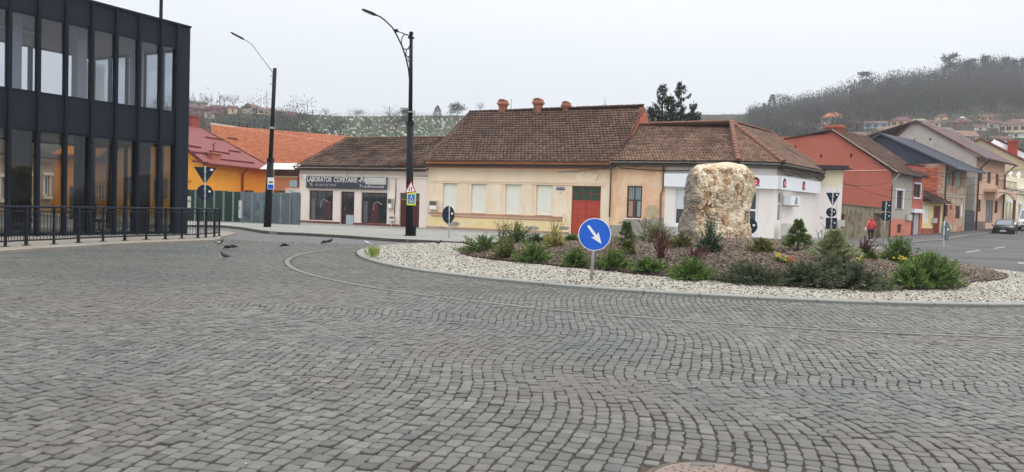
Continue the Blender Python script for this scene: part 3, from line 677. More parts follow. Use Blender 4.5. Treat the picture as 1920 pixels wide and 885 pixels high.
def chimney(parent, x, y, z0, z1, w=.7, d=.6, m=BRICKS_, cap=True):
    mb = MB(); 
    me_n = 'chimney'; cz = z0; k = 0; h = .085; mb.box(x-w/2+.03, x+w/2-.03, y-d/2+.03, y+d/2-.03, z0, z1-.02, .1)
    while cz < z1-.3:
        n = 3
        for i in range(n):
            for (ax, s0, s1, f0, f1) in (('x', x-w/2, x+w/2, y-d/2, y-d/2+.04), ('x', x-w/2, x+w/2, y+d/2-.04, y+d/2), ('y', y-d/2+.042, y+d/2-.042, x-w/2, x-w/2+.04), ('y', y-d/2+.042, y+d/2-.042, x+w/2-.04, x+w/2)):
                o = .5 if k % 2 else 0; a = s0+(s1-s0)*max(0, (i-o)/n); b = s0+(s1-s0)*min(1, (i+1-o)/n)
                if i == n-1 and o: b = s1
                t = random.random(); g = .006
                if ax == 'x': mb.box(a+g, b-g, f0, f1, cz+g, cz+h-g, t)
                else: mb.box(f0, f1, a+g, b-g, cz+g, cz+h-g, t)
        cz += h; k += 1
    for e, za, zb in ((.05, cz, cz+.08), (.10, cz+.08, cz+.17), (.03, cz+.17, cz+.3)): mb.box(x-w/2-e, x+w/2+e, y-d/2-e, y+d/2+e, za, zb, random.random())
    c = mb.build('chimney', m, parent); c['kind'] = 'stuff'; del c['kind']
    if cap: 
        mb = MB(); mb.prism([(x-w/2-.06, cz+.3), (x+w/2+.06, cz+.3), (x+w*.25, cz+.42), (x-w*.25, cz+.42)], y-d/2-.06, y+d/2+.06); mb.build('chimney_cap', BRICKS_, c)
    return c
def row_house(name, label, cat, k0, k1): return House(name, label, cat, ext(k0), ext(k1))
kA1 = (A1-A0).length
def kpx(px, py=435):        # distance along the row line for a photo column
    d = ray(px, py); u = d[0]/d[1]; return ((u*A0.y-A0.x)/(dA.x-u*dA.y))

# ---------------- confectionery shop (leftmost of the row)
ks0, ks1 = kpx(560, 420), kpx(800, 430)
h = row_house('confectionery_shop', 'low pale pink shop with maroon base, long dark signboard and two big display windows', 'shop', ks0, ks1)
rw1 = h.rect(579.5, 357, 624, 413); rdr = h.rect(638, 359, 664, 424); rw2 = h.rect(677, 361, 725.5, 419); rgt = h.rect(749, 362, 786, 432)
ze = h.P(700, 312)[1]; yr, zr_ = 5.2, h.P(740, 258, 5.2)[1]
body(h, [rw1, (rdr[0], rdr[1], -.25, rdr[3]), rw2, (rgt[0], rgt[1], -.25, rgt[3])], PINKW, ze-.05, 10.4, gable=(yr, zr_-.1))
zb = rw1[2]-.06
mb = MB(); mb.box(-.02, rdr[0]-.0, -.05, .0, -.2, zb).box(rdr[1], rgt[0], -.05, .0, -.2, zb).box(rgt[1], h.L-.01, -.05, 0, -.2, zb-.25); mb.build('plinth', MAROON, h.root)
b = MB(); z1 = h.P(680, 330)[1]; z2 = h.P(680, 320)[1]
b.box(.0, h.L-.01, -.07, 0, z1-.1, z1+.02).box(.0, h.L-.01, -.04, 0, z1+.02, z1+.12).box(0, h.L-.01, -.13, 0, ze-.28, ze-.16).box(0, h.L-.01, -.22, 0, ze-.16, ze-.05); b.build('cornice', PINKW, h.root)
for q_, r in enumerate((rw1, rw2)):
    o = window(h, r, DARKW, PANE, .06, .1, bars=(.30, .66))
    wx = r[1]-r[0]; wz = r[3]-r[2]; MB().box(r[0]+wx*.06, r[0]+wx*.22, .112, .1195, r[2]+.08, r[3]-wz*.28).build('display_poster', mat('dim_grey_poster', V_(84, 88, 96), rough=.3, n=(4, .2)), o)
    MB().box(r[0]+wx*(.36 if q_ else .7), r[0]+wx*(.62 if q_ else .88), .112, .1195, r[2]+.1, r[3]-wz*.34).build('display_curtain', mat('dim_red_curtain', V_(70, 40, 44) if q_ == 0 else V_(62, 52, 72), rough=.5, n=(7, .3)), o)
    MB().tube([(r[0]+wx*.45, .11, r[2]+wz*.42), (r[0]+wx*.47, .11, r[2]+wz*.66), (r[0]+wx*.6, .11, r[2]+wz*.70), (r[0]+wx*.78, .11, r[2]+wz*.62)], .022, 5).build('window_decal', mat('pale_decal', V_(150, 150, 152), rough=.5), o)
o = window(h, (rdr[0], rdr[1], .02, rdr[3]), DARKW, PANE, .09, .12, bars=(.28,), hb=(.34, .8), name='door')
MB().box(rdr[0]+.42, rdr[1]-.1, .09, .115, .08, .72).build('notice', mat('pale_notice', V_(150, 166, 172), rough=.4, n=(5, .1)), o)
MB().tube([(rdr[0]+.36, .09, 1.0), (rdr[0]+.36, .05, 1.02), (rdr[0]+.36, .05, 1.25), (rdr[0]+.36, .09, 1.27)], .015, 6).build('handle', STEEL, o)
# gate at its right
g = MB(); W_ = rgt[1]-rgt[0]; np_ = 6
gd = MB().box(rgt[0]+.01, rgt[1]-.01, .12, .16, 0, rgt[3]-.002).build('gate', DARKW, h.root)
for i in range(2):
    for (a, c) in ((.05, .38), (.40, .66), (.69, .80)):
        x0 = rgt[0]+.06+i*W_/2; MB().box(x0, x0+W_/2-.12, .10, .12, rgt[3]*a, rgt[3]*c).build('gate_panel', DARKW, gd)
MB().box(rgt[0]+.04, rgt[1]-.04, .108, .12, rgt[3]*.83, rgt[3]*.98).build('fanlight', PANE, gd)
MB().box(rgt[0]+.02, rgt[1]-.02, .09, .12, rgt[3]*.805, rgt[3]*.822).build('gate_rail', TRIMB, gd)
# signboard
rs_ = h.rect(577, 331, 727, 353); SGN = mat('navy_signboard', V_(52, 54, 66), rough=.4, n=(2, .1), stain=[(V_(64, 64, 74), 1.2, .55, .7)])
x0 = h.P(577, 341)[0]; x1 = h.P(727, 344)[0]; zt_ = h.P(650, 332)[1]; zb_ = h.P(650, 354)[1]
sg = MB().box(x0, x1, -.16, -.08, zb_, zt_).build('signboard', SGN, h.root)
LET = mat('silver_letters', V_(186, 186, 184), rough=.5, n=(3, .1)); PATCH = mat('pale_signboard_half', V_(170, 172, 170), rough=.5, n=(5, .12))
MB().box(x0+(x1-x0)*.745, x1-.02, -.175, -.161, zb_+.32, zt_-.02).build('sign_panel', PATCH, sg)
MB().box(x0-.03, x1+.03, -.19, -.07, zt_+.002, zt_+.03).build('sign_frame', STEEL, sg)
text(sg, 'LABORATOR', x0+.06, -.165, zb_+.44, .46, LET, shear=.15, bold=.012, fit=(x1-x0)*.315, lab='silver capital letters on the signboard')
text(sg, 'COFETARIE', x0+(x1-x0)*.35, -.165, zb_+.44, .46, LET, shear=.15, bold=.012, fit=(x1-x0)*.295)
text(sg, '-PATISERIE', x0+(x1-x0)*.66, -.18, zb_+.44, .46, LET, shear=.15, bold=.012, fit=(x1-x0)*.325)
text(sg, 'MOARA DE VANT', x0+.75, -.165, zb_+.13, .26, mat('dull_letters', V_(150, 140, 140), rough=.6), fit=(x1-x0)*.27)
text(sg, 'Traditionala', x0+(x1-x0)*.665, -.165, zb_+.10, .27, LET, shear=.2, fit=(x1-x0)*.30)
wm = MB(); 
for k in range(4):
    a = PI/4+k*PI/2; wm.quad((x0+.42+.03*math.cos(a+1.2), -.167, zb_+.24+.03*math.sin(a+1.2)), (x0+.42+.16*math.cos(a), -.167, zb_+.24+.16*math.sin(a)), (x0+.42+.16*math.cos(a+.4), -.167, zb_+.24+.16*math.sin(a+.4)), (x0+.42+.02*math.cos(a-1), -.167, zb_+.24+.02*math.sin(a-1)))
wm.build('mill_emblem', LET, sg)
# roof
OV = .38; LaS, RaS = (-.15, -OV, ze), (h.L+.02, -OV, ze); LbS, RbS = (-.1, yr, zr_), (h.L+.02, yr, zr_)
slab(h.root, [(p[0], p[1], p[2]-.24) for p in (LaS, RaS, RbS, LbS)], BOARD, .09); slab(h.root, [RbS, LbS, (-.1, 10.6, ze), (h.L, 10.6, ze)][::-1], TILE_D, .09)
tiles('roof_tiles', h.root, LaS, LbS, RaS, RbS, TILE_D, tw=.30, thh=.36, lift=.06, jit=.015, sag=.10)
fresh = mat('fresh_orange_tile', R_(206, 116, 66), rough=.9, n=(4, .1))
rr_ = np.array(RaS)+np.array([-2.2, 0, .0]); 
for k in range(5):
    for j in range(2 if k < 4 else 1):
        y = -OV+.04+j*.33; z = ze+(zr_-ze)*(y+OV)/(yr+OV)+.085; MB().box(h.L-2.25+k*.31+j*.1, h.L-1.97+k*.31+j*.1, y, y+.36, z, z+.02).build('fresh_tile', fresh, h.root).rotation_euler = (0, 0, 0)
ridge(h.root, LbS, RbS, RIDGE_D, .4, .12)
gutter(h, -.2, h.L, ze-.04, DARKGUT, y=-.46)
downpipe(h, [(-.12, -.46, ze-.1), (-.10, -.2, ze-.55), (-.06, -.08, ze-.7), (-.06, -.08, ze-1.5)], DARKGUT)
ma = h.rect(733, 372, 738.5, 378)
def meter(h, px0, py0, px1, py1, lab=None):
    r = h.rect(px0, py0, px1, py1); o = MB().box(r[0], r[1], -.2, -.001, r[2], r[3]).build('meter_box', METER, h.root)
    MB().box(r[0]+.04, r[1]-.04, -.206, -.2, (r[2]+r[3])/2, r[3]-.05).build('meter_window', METERD, o)
    MB().box(r[0]+.06, r[1]-.06, -.206, -.2, r[2]+.05, (r[2]+r[3])/2-.05).build('meter_cover', WHITE, o); return o
meter(h, 729, 372, 738, 391); meter(h, 733, 405, 742, 414.5)
xp = h.P(735, 425)[0]; downpipe(h, [(xp, -.1, -.1), (xp, -.1, h.P(735, 415)[1])], YPIPE, .03, 'gas_pipe')
xc = h.P(741, 350)[0]; downpipe(h, [(xc, -.04, h.P(741, 404)[1]), (xc+.08, -.04, h.P(742, 360)[1]), (xc+.05, -.04, h.P(742, 331)[1]), (h.L, -.05, h.P(790, 330)[1])], CABLE, .025, 'wall_cable')
r = h.rect(571, 327, 575, 332); MB().box(r[0], r[1]+.1, -.12, 0, r[2]-.1, r[3]).build('alarm_box', WHITE, h.root)
shop = h

# ---------------- cream house
kc0, kc1 = kpx(799, 430)+.02, kpx(1141, 445)
h = row_house('cream_house', 'long cream house with four shuttered windows, red gate and three chimneys on steep tiled roof', 'house', kc0, kc1)
cream = h
ze = h.P(970, 303)[1]; yr, zr_ = 5.8, h.P(1040, 205, 5.8)[1]
ws = [h.rect(*q) for q in ((830, 344, 856.5, 399), (883, 345.5, 910.5, 400), (947, 346, 976.5, 402.5), (1005, 347.5, 1035.5, 404))]
rg_ = h.rect(1071, 349, 1125.5, 441)
body(h, [(a, b, c, d) for a, b, c, d in ws]+[(rg_[0], rg_[1], -.25, rg_[3])], CREAM, ze-.05, 11.6, gable=(yr, zr_-.1), rev=.2)
for r in ws:
    a, b, c, d = r; o = MB().box(a+.01, b-.01, .13, .17, c+.01, d-.01).build('window', PVC, h.root); n = int((d-c)/.12)
    for k in range(n): MB().box(a+.05, b-.05, .115, .13, c+.03+(d-c-.06)*k/n, c+.03+(d-c-.06)*(k+.93)/n).build('shutter_slat', SHUT, o)
    MB().box(a-.05, b+.05, -.08, .0, c-.05, c-.003).build('sill', TRIMB, o)
zl_ = h.P(900, 402)[1]; zs_ = h.P(960, 341)[1]; rp = h.rect(1075, 326, 1122, 346)
mo = MB(); xe = h.P(1055, 408)[0]
mo.box(.15, xe, -.07, 0, zl_-.05, zl_+.04); mo.box(.3, xe, -.04, 0, zl_-.22, zl_-.15); mo.box(xe-.06, xe, -.05, 0, zl_-.145, zl_-.055); mo.build('ledge', TRIMB, h.root)
mo = MB(); xs0, xs1 = h.P(808, 338)[0], h.P(1134, 347)[0]
mo.box(xs0, xs1, -.09, 0, zs_-.02, zs_+.10).box(xs0, xs1, -.05, 0, zs_-.14, zs_-.02); mo.build('string_course', CREAM, h.root)
# pilaster strips between windows
for a, b in zip([.3]+[q[1] for q in ws], [q[0] for q in ws]+[xe]):
    if b-a > .7: MB().box(a+.22, b-.22, -.03, 0, zl_+.045, zs_-.145).build('pilaster', CREAM, h.root)
# ornamental pediment over the gate
px0, px1 = h.P(1076, 340)[0], h.P(1122, 342)[0]; pc = (px0+px1)/2; pb = zs_+.102; pt = h.P(1098, 326)[1]; hw = (px1-px0)/2
outl = [(-hw*.78, 0), (hw*.78, 0), (hw*.84, .2), (hw, .42), (hw*.45, .46), (hw*.3, .58), (0, pt-pb), (-hw*.3, .58), (-hw*.45, .46), (-hw, .42), (-hw*.84, .2)]
pd = MB().prism([(pc+a, pb+b) for a, b in outl], -.06, 0).build('pediment', CREAM, h.root)
fr = MB(); q = [(pc+a, -.07, pb+b) for a, b in outl]; fr.tube(q+[q[0]], .035, 6, cap=False); fr.build('pediment_moulding', mat('pale_moulding', V_(214, 196, 172), rough=.9), pd)
for k in range(6):
    a = k*PI/3; MB().lathe([(.07, 0), (.06, .03), (.01, .04)], 8).build('rosette_petal', CREAM, pd).matrix_local = Matrix.Translation((pc+.14*math.cos(a)*1.5, -.06, pb+.34+.1*math.sin(a))) @ Matrix.Rotation(PI/2, 4, 'X')
# gate
REDG = mat('faded_red_gate', V_(156, 66, 52), rough=.7, n=(2, .1), n2=(12, .05), stain=[(V_(128, 56, 46), 1.5, .55, .7, (3, 1, .4))])
GREENP = mat('green_board', V_(44, 66, 52), rough=.6, n=(3, .2))
a, b, d = rg_[0], rg_[1], rg_[3]; zm = h.P(1098, 377)[1]
gt = MB().box(a+.01, b-.01, .10, .13, -.05, d-.01).build('gate', REDG, h.root)
wl = (b-a)/2
for i in range(2):
    for k in range(5):
        z0_ = .03+(zm-.1)*k/5; MB().box(a+.05+i*wl, a+wl-.03+i*wl, .07, .1, z0_+.012, z0_+(zm-.1)/5-.012).build('gate_board', REDG, gt)
MB().box(a+.02, b-.02, .06, .1, zm-.06, zm+.02).build('gate_rail', REDG, gt)
for i in range(3):
    x0_ = a+.05+i*(b-a-.08)/3; x1_ = x0_+(b-a-.08)/3-.05
    for z0_, z1_ in ((zm+.05, zm+(d-zm)*.48), (zm+(d-zm)*.53, d-.05)): MB().box(x0_, x1_, .075, .1, z0_, z1_).build('fanlight_board', GREENP, gt)
MB().tube([(pc-.05, .07, zm*.44), (pc-.05, .03, zm*.44), (pc+.12, .03, zm*.44)], .015, 6).build('handle', STEEL, gt)
# lower wall skin: damp ochre band and plinth
zp = h.P(900, 428)[1]
mb = MB(); wall_face(mb, .02, rg_[0]-.12, zp, zl_-.23, [], y=-.012, back=False); mb.build('damp_band', CREAMLOW, h.root)
MB().box(0.01, rg_[0]-.10, -.06, -.0, -.25, zp+.0).build('plinth', PLINTH, h.root); MB().box(rg_[1]+.12, h.L-.02, -.06, 0, -.25, zp*.9).build('plinth', PLINTH, h.root)
for (a, b, c) in ((850, 420, .30), (1000, 428, .24), (1058, 428, .2)):
    x, z = h.P(a, b); pts = [(x+c*(1+.25*math.sin(k*2.3))*math.cos(k*PI/6)*1.5, z+c*.55*(1+.2*math.cos(k*3.1))*math.sin(k*PI/6)) for k in range(12)]
    MB().prism(pts, -.016, -.008).build('bare_render_patch', GREYREN, h.root)
cn = MB(); cn.box(0, h.L, -.14, 0, ze-.42, ze-.30).box(0, h.L, -.22, 0, ze-.30, ze-.18).box(0, h.L, -.30, 0, ze-.18, ze-.06); cn.build('cornice', ORTRIM, h.root)
meter(h, 807, 376, 822, 393.5)
# street name plate
r = h.rect(1043.5, 350.5, 1059, 356); pl = MB().box(r[0], r[1], -.03, -.005, r[2], r[3]).build('street_plate', mat('blue_enamel', V_(48, 58, 110), rough=.3), h.root)
text(pl, 'STR. MUNCII', r[0]+.05, -.032, r[2]+.07, .13, WHITE, sx=.78)
r = h.rect(1048.5, 358, 1054.5, 362); pl = MB().box(r[0], r[1], -.03, -.005, r[2], r[3]).build('number_plate', mat('pale_enamel', V_(196, 200, 206), rough=.3), h.root)
text(pl, '2', r[0]+.06, -.032, r[2]+.02, .15, mat('blue_enamel', V_(48, 58, 110), rough=.3))
LaC, RaC, LbC, RbC = (-.12, -.42, ze), (h.L+.34, -.42, ze), (-.1, yr, zr_-.05), (h.L+.34, yr, zr_+.12)
slab(h.root, [(p[0], p[1], p[2]-.28) for p in (LaC, RaC, RbC, LbC)], BOARD, .10); slab(h.root, [LbC, RbC, (h.L, 12, ze), (-.1, 12, ze)], TILE_O, .09)
tiles('roof_tiles', h.root, LaC, LbC, RaC, RbC, TILE_O, tw=.235, thh=.33, lift=.08, jit=.008, sag=.12)
ridge(h.root, (LbC[0], yr, LbC[2]+.03), (RbC[0], yr, RbC[2]+.03), RIDGE_D, .38, .11); ridge(h.root, (LaC[0]+.04, LaC[1], LaC[2]+.04), (LbC[0]+.04, LbC[1], LbC[2]), RIDGE_D, .38, .08, name='verge_tile')
gutter(h, 0, h.L, ze-.02, mat('copper_brown_gutter', V_(122, 74, 58), rough=.5), y=-.49)
# brick fire wall at its right end
fwl = MB(); pts = [(0, ze-.2), (12, ze-.2), (yr+.05, zr_+.16)]
fwl.prism([(yr-5.9, ze-.2), (yr, zr_+.0), (yr+.5, zr_+.05), (11.9, ze)], h.L+.075, h.L+.30, axis='x'); o = fwl.build('brick_gable', mat('gable_bricks', V_(150, 92, 72), rough=.95, n=(3, .15)), h.root)
BK = [mat('brick_face', V_(148, 76, 58), c2=V_(182, 106, 80), rough=.95, n=(6, .15))]
nb = 0; z = ze+.1
while z < zr_:
    yb0 = (yr-5.9)+(5.9)*(z+.1-ze)/(zr_+.15-ze); yb1 = 11.9-(11.4-yr)*(z+.1-ze)/(zr_+.12-ze); y = yb0+(.13 if int(z/.11) % 2 else 0)
    while y < yb1-.25 and nb < 290:
        if z > h.P(1190, 232, 5)[1]-.2: MB().box(h.L+.30, h.L+.312, y, y+.25, z, z+.09, random.random()).build('brick', BK[0], o); nb += 1
        y += .27
    z += .11
for px_, w_ in ((942, .62), (1008, .66), (1061, .5)):
    x = h.P(px_, 200, yr)[0]; zt_ = h.P(px_, {942: 190, 1008: 187, 1061: 192}[px_], yr)[1]
    chimney(h.root, x, yr+.1, zr_-.5, zt_-.06, w_*.82, .42)

# ---------------- corner building (peach part + white part)
k0, k1 = kc1+.02, kpx(1377, 448)
PA, PB_ = ext(k0), ext(k1)
PC = Vector((14.15, 41.6)); PD = Vector((18.55, 47.2))
h = House('corner_building', 'low corner building, peeling peach wall at left, white shopfront with grey fascia at right', 'building', PA, PB_)
corner = h; lb = [h.loc((*p, 0)) for p in (PB_, PC, PD)]; ze = h.P(1250, 302)[1]
xw = h.P(1245.5, 400)[0]
rwp = h.rect(1175, 348.5, 1203.5, 409); rww = h.rect(1265, 352, 1283, 421)
rww = (rww[0], rww[0]+1.35, rww[2], rww[3])
mb = MB(); wall_face(mb, 0, xw, -.3, ze-.1, [rwp], rev=.16); mb.quad((0, 0, -.3), (0, 11, -.3), (0, 11, ze), (0, 0, ze)); mb.build('peach_wall', PEACH, h.root)
mb = MB(); wall_face(mb, xw+.002, h.L, -.3, ze-.1, [rww], rev=.16, y=-.03); mb.quad((xw+.002, -.03, -.3), (xw+.002, -.03, ze-.1), (xw+.002, .1, ze-.1), (xw+.002, .1, -.3)); mb.build('white_wall', WHITEW, h.root)
zg = h.P(1200, 411)[1]
cr = random.Random(5); pts = [(0.02, -.25), (rwp[0]-.0, -.25), (xw-.02, -.25), (xw-.02, zg+.12), (xw-.5, zg+.15), (xw-.8, zg+.02), (rwp[1]+.2, zg+.05), (rwp[1]+.05, zg-.08), (rwp[0]-.1, zg-.08), (rwp[0]-.5, zg-.28), (1.0, zg-.25), (.6, zg-.4), (.02, zg-.38)]
MB().prism(pts, -.03, -.004).build('cement_base', GREYREN, h.root)
x, z = h.P(1222, 396); MB().prism([(x+.42*(1+.2*math.sin(k*2.1))*math.cos(k*PI/7), z+.36*(1+.18*math.cos(k*2.9))*math.sin(k*PI/7)) for k in range(14)], -.02, -.004).build('bare_render_patch', mat('bare_old_render', V_(164, 152, 124), rough=1, n=(5, .12), bump=(15, .01)), h.root)
WD = mat('old_brown_frame', V_(84, 58, 46), rough=.7, n=(5, .2)); CURT = mat('blue_grey_curtain', V_(120, 138, 142), rough=.9, n=(6, .12)); BEIGC = mat('beige_blind', V_(150, 128, 108), rough=.9, n=(4, .1))
o = window(h, rwp, WD, PANE, .07, .10, bars=(1,), hb=(.56,), sill=PVC)
a, b, c, d = rwp; cur = MB()
for k in range(7): cur.box(a+.09+k*(b-a-.18)/7, a+.09+(k+.75)*(b-a-.18)/7, .118-.004*(k % 2), .121, c+(d-c)*.58, d-.08)
cur.build('curtain', CURT, o); MB().box(a+.10, (a+b)/2-.1, .117, .1195, c+.09, c+(d-c)*.53).build('blind', BEIGC, o); MB().box(b-.28, b-.09, .117, .1195, c+.09, c+(d-c)*.53).build('side_curtain', CURT, o)
for xx0, xx1, zz0, zz1 in ((rwp[0]-.18, rwp[0]-.1, rwp[2], rwp[3]+.18), (rwp[1]+.1, rwp[1]+.18, rwp[2], rwp[3]+.18), (rwp[0]-.1, rwp[1]+.1, rwp[3]+.1, rwp[3]+.18)): MB().box(xx0, xx1, -.03, 0, zz0, zz1).build('window_surround', PEACH, h.root)
for xx in (.25, xw-.75):
    for q in range(4): MB().box(xx, xx+.5, -.025, 0, ze-.62-q*.16, ze-.52-q*.16).build('plaster_band', PEACH, h.root)
o = window(h, rww, PVC, PANE, .08, .07, bars=(), hb=(.45,)); MB().box(rww[0]+.1, rww[1]-.1, .075, .085, rww[2]+(rww[3]-rww[2])*.48, rww[3]-.1).build('blind', mat('pale_blind', V_(188, 196, 200), rough=.6), o)
MB().box(xw+.0, h.L+.02, -.07, -.031, -.25, h.P(1256, 421)[1]-.1).build('grey_base', GREYPL, h.root)
# chamfer B and side C
def seg_house(P0, P1):
    s = House.__new__(House); A, B = Vector(P0[:2]), Vector(P1[:2]); s.L = (B-A).length; s.ang = math.atan2(B.y-A.y, B.x-A.x); s.z = 0; s.A = A
    s.R = Matrix.Rotation(-s.ang, 3, 'Z'); s.o = s.R @ (Vector((0, 0, H_))-Vector((A.x, A.y, 0)))
    s.root = empty('wing'); s.root.location = (A.x, A.y, 0); s.root.rotation_euler = (0, 0, s.ang); return s
def adopt(s, h):      # hand the pieces of a facade segment over to the house they belong to
    M = Matrix.Translation(h.root.location) @ Matrix.Rotation(h.ang, 4, 'Z'); Ms = Matrix.Translation(s.root.location) @ Matrix.Rotation(s.ang, 4, 'Z')
    T = M.inverted() @ Ms
    for c in list(s.root.children): ml = c.matrix_basis.copy(); c.parent = h.root; c.matrix_basis = T @ ml
    bpy.data.objects.remove(s.root)
FASC = mat('grey_white_fascia', V_(206, 214, 220), rough=.5, n=(1, .03)); FEDGE = mat('fascia_edge', V_(150, 156, 160), rough=.5)
LOGOR = mat('logo_red', V_(186, 40, 66), rough=.5); LOGOG = mat('logo_green', V_(60, 100, 70), rough=.5); LOGOB = mat('logo_dark', V_(54, 34, 40), rough=.5)
def fascia(s, x0, x1, z0, z1, logos=()):
    f = MB().box(x0, x1, -.28, -.06, z0, z1).build('fascia', FASC, s.root); MB().box(x0, x1, -.285, -.05, z1+.001, z1+.03).build('fascia_edge', FEDGE, f)
    for x, z in logos:
        lg = MB().prism([(x+.24*math.cos(k*PI/8), z+.25*math.sin(k*PI/8)) for k in range(16)], -.295, -.281).build('logo', LOGOB, f)
        MB().prism([(x+.19*math.cos(k*PI/8)+.01, z-.04+.17*math.sin(k*PI/8)) for k in range(16)], -.302, -.296).build('logo_disc', LOGOR, f)
        text(f, 'C', x-.085, -.304, z-.11, .24, WHITE, 'logo_letter', bold=.008)
        for sx_ in (-1, 1): MB().prism([(x+sx_*.10, z-.27), (x+sx_*.27, z-.14), (x+sx_*.22, z-.24)], -.299, -.290).build('logo_leaf', LOGOG, f)
    return f
sB = seg_house(PB_, PC); sC = seg_house(PC, PD)
zf0, zf1 = h.P(1255, 350)[1], h.P(1255, 322)[1]; zf1 = zf0+.72
fascia(h, xw-.02, h.L-.0, zf0, zf1)
rd_ = sB.rect(1404, 354, 1421, 450); zfB = zf0
# glazed door in the chamfer
rdB = (sB.P(1398, 400)[0], sB.P(1421, 400)[0], 0.0, sB.P(1410, 355)[1])
mb = MB(); wall_face(mb, 0, sB.L, -.3, ze-.1, [(rdB[0], rdB[1], -.25, rdB[3])]); mb.build('white_wall', WHITEW, sB.root)
o = window(sB, rdB, PVC, PANE, .1, .08, bars=(), hb=(.25, .62), name='door'); MB().box(rdB[0]+.11, rdB[1]-.11, .085, .097, .1, rdB[3]*.23).build('door_panel', PVC, o)
MB().box(0, rdB[0]-.02, -.04, 0, -.25, .3).build('grey_base', GREYPL, sB.root); MB().box(rdB[1]+.02, sB.L, -.04, 0, -.25, .3).build('grey_base', GREYPL, sB.root)
zB = sB.P(1415, 338)[1]
fascia(sB, .0, sB.L, zf0, zf1, [(sB.P(1416, 339, -.28)[0], (zf0+zf1)/2)])
rcw = sC.rect(1458, 360, 1467, 415); rcw = (rcw[0], rcw[1], rcw[2], rcw[3])
mb = MB(); wall_face(mb, 0, sC.L, -.3, ze-.1, [rcw]); mb.build('white_wall', WHITEW, sC.root); window(sC, rcw, PVC, PANEL_, .06, .1, bars=(), hb=(.6,))
MB().box(0, sC.L, -.04, 0, -.25, .3).build('grey_base', GREYPL, sC.root)
fascia(sC, .02, sC.L-.15, zf0, zf1, [(sC.P(1471, 343, -.28)[0], (zf0+zf1)/2), (sC.P(1507, 349, -.28)[0], (zf0+zf1)/2)])
# little text line beside the logos
# cornice + gutters on the three sides
for s, x0, x1 in ((h, 0, h.L), (sB, 0, sB.L), (sC, 0, sC.L)):
    MB().box(x0, x1, -.12, -.031 if s is h else 0, ze-.34, ze-.24).box(x0, x1, -.2, -.031 if s is h else 0, ze-.24, ze-.12).build('cornice', ZINC if s is not h else mat('grey_cornice', V_(150, 146, 140), rough=.9, n=(2, .12), stain=[(V_(84, 74, 68), .8, .48, .6)]), s.root)
    gutter(s, x0, x1, ze-.06, ZINC, y=-.40, r=.09)
# roof: apex and ridge ends, in world then local
apw = at(1371, 228, 45.8); z_ap = apw.z; rl = at(1176, 231, 49.2); r2 = at(1447, 248, 51.2)
def ofs(P, n, o=.42): return Vector((P[0]+n[0]*o, P[1]+n[1]*o, ze))
nA = Vector((dA.y, -dA.x)); dB = (PC-PB_).normalized(); nB = Vector((dB.y, -dB.x)); dC = (PD-PC).normalized(); nC = Vector((dC.y, -dC.x))
def meet(P, n1, n2, o=.42):
    b = (n1+n2).normalized(); return ofs(P, b, o/max(.3, b.dot(n1)))
eA = ofs(PA, nA); eB = meet(PB_, nA, nB); eC = meet(PC, nB, nC); eD = ofs(PD+dC*.15, nC)
L = [h.loc(p) for p in (eA, eB, eC, eD, apw, (rl.x, rl.y, z_ap), (r2.x, r2.y, z_ap))]
eA, eB, eC, eD, ap, rl_, r2_ = L
dn_ = Vector((0, 0, .34)); slab(h.root, [p-dn_*(.6 if i < 2 else 2.6) for i, p in enumerate((eA, eB, ap, rl_))], BOARD, .1); slab(h.root, [p-dn_*.3 for p in (eB, eC, ap)], BOARD, .1); slab(h.root, [p-dn_ for p in (eC, eD, r2_, ap)], BOARD, .1)
back = [h.loc((*(ext(k0)+Vector((4.9, 9.8))), ze)), h.loc((16, 52.5, ze)), h.loc((19.2, 56, ze))]
slab(h.root, [rl_, ap, back[1], back[0]], TILE_L, .1); slab(h.root, [ap, r2_, back[2], back[1]], TILE_L, .1); slab(h.root, [eD, back[2], r2_], TILE_L, .1)
tiles('roof_tiles', h.root, eA, rl_, eB, ap, TILE_L, tw=.18, thh=.24, lift=.05, jit=.008, sag=.08)
tiles('roof_tiles', h.root, eB, ap, eC, ap+Vector((.05, 0, 0)), TILE_L, tw=.18, thh=.22, lift=.03); tiles('roof_tiles', h.root, eC, ap, eD, r2_, TILE_L, tw=.18, thh=.22, lift=.03, sag=.05)
up_ = Vector((0, 0, .05))
ridge(h.root, rl_+up_, ap+up_, RIDGE_L, .42, .11); ridge(h.root, eB+up_, ap+up_, RIDGE_L, .40, .14, 'hip_tile'); ridge(h.root, eC+up_, ap+up_, RIDGE_L, .40, .14, 'hip_tile'); ridge(h.root, ap+up_, r2_+up_, RIDGE_L, .42, .11); ridge(h.root, eD+up_, r2_+up_, RIDGE_L, .42, .09, 'hip_tile')
mb = MB(); mb.quad(*[tuple(h.loc((*p, z))) for p, z in ((PD, -.3), ((19.2, 56), -.3), ((19.2, 56), ze), (PD, ze))]); mb.quad(*[tuple(h.loc((*p, z))) for p, z in (((10, 54.5), -.3), ((19.2, 56), -.3), ((19.2, 56), ze), ((10, 54.5), ze))]); mb.build('rear_wall', WHITEW, h.root)
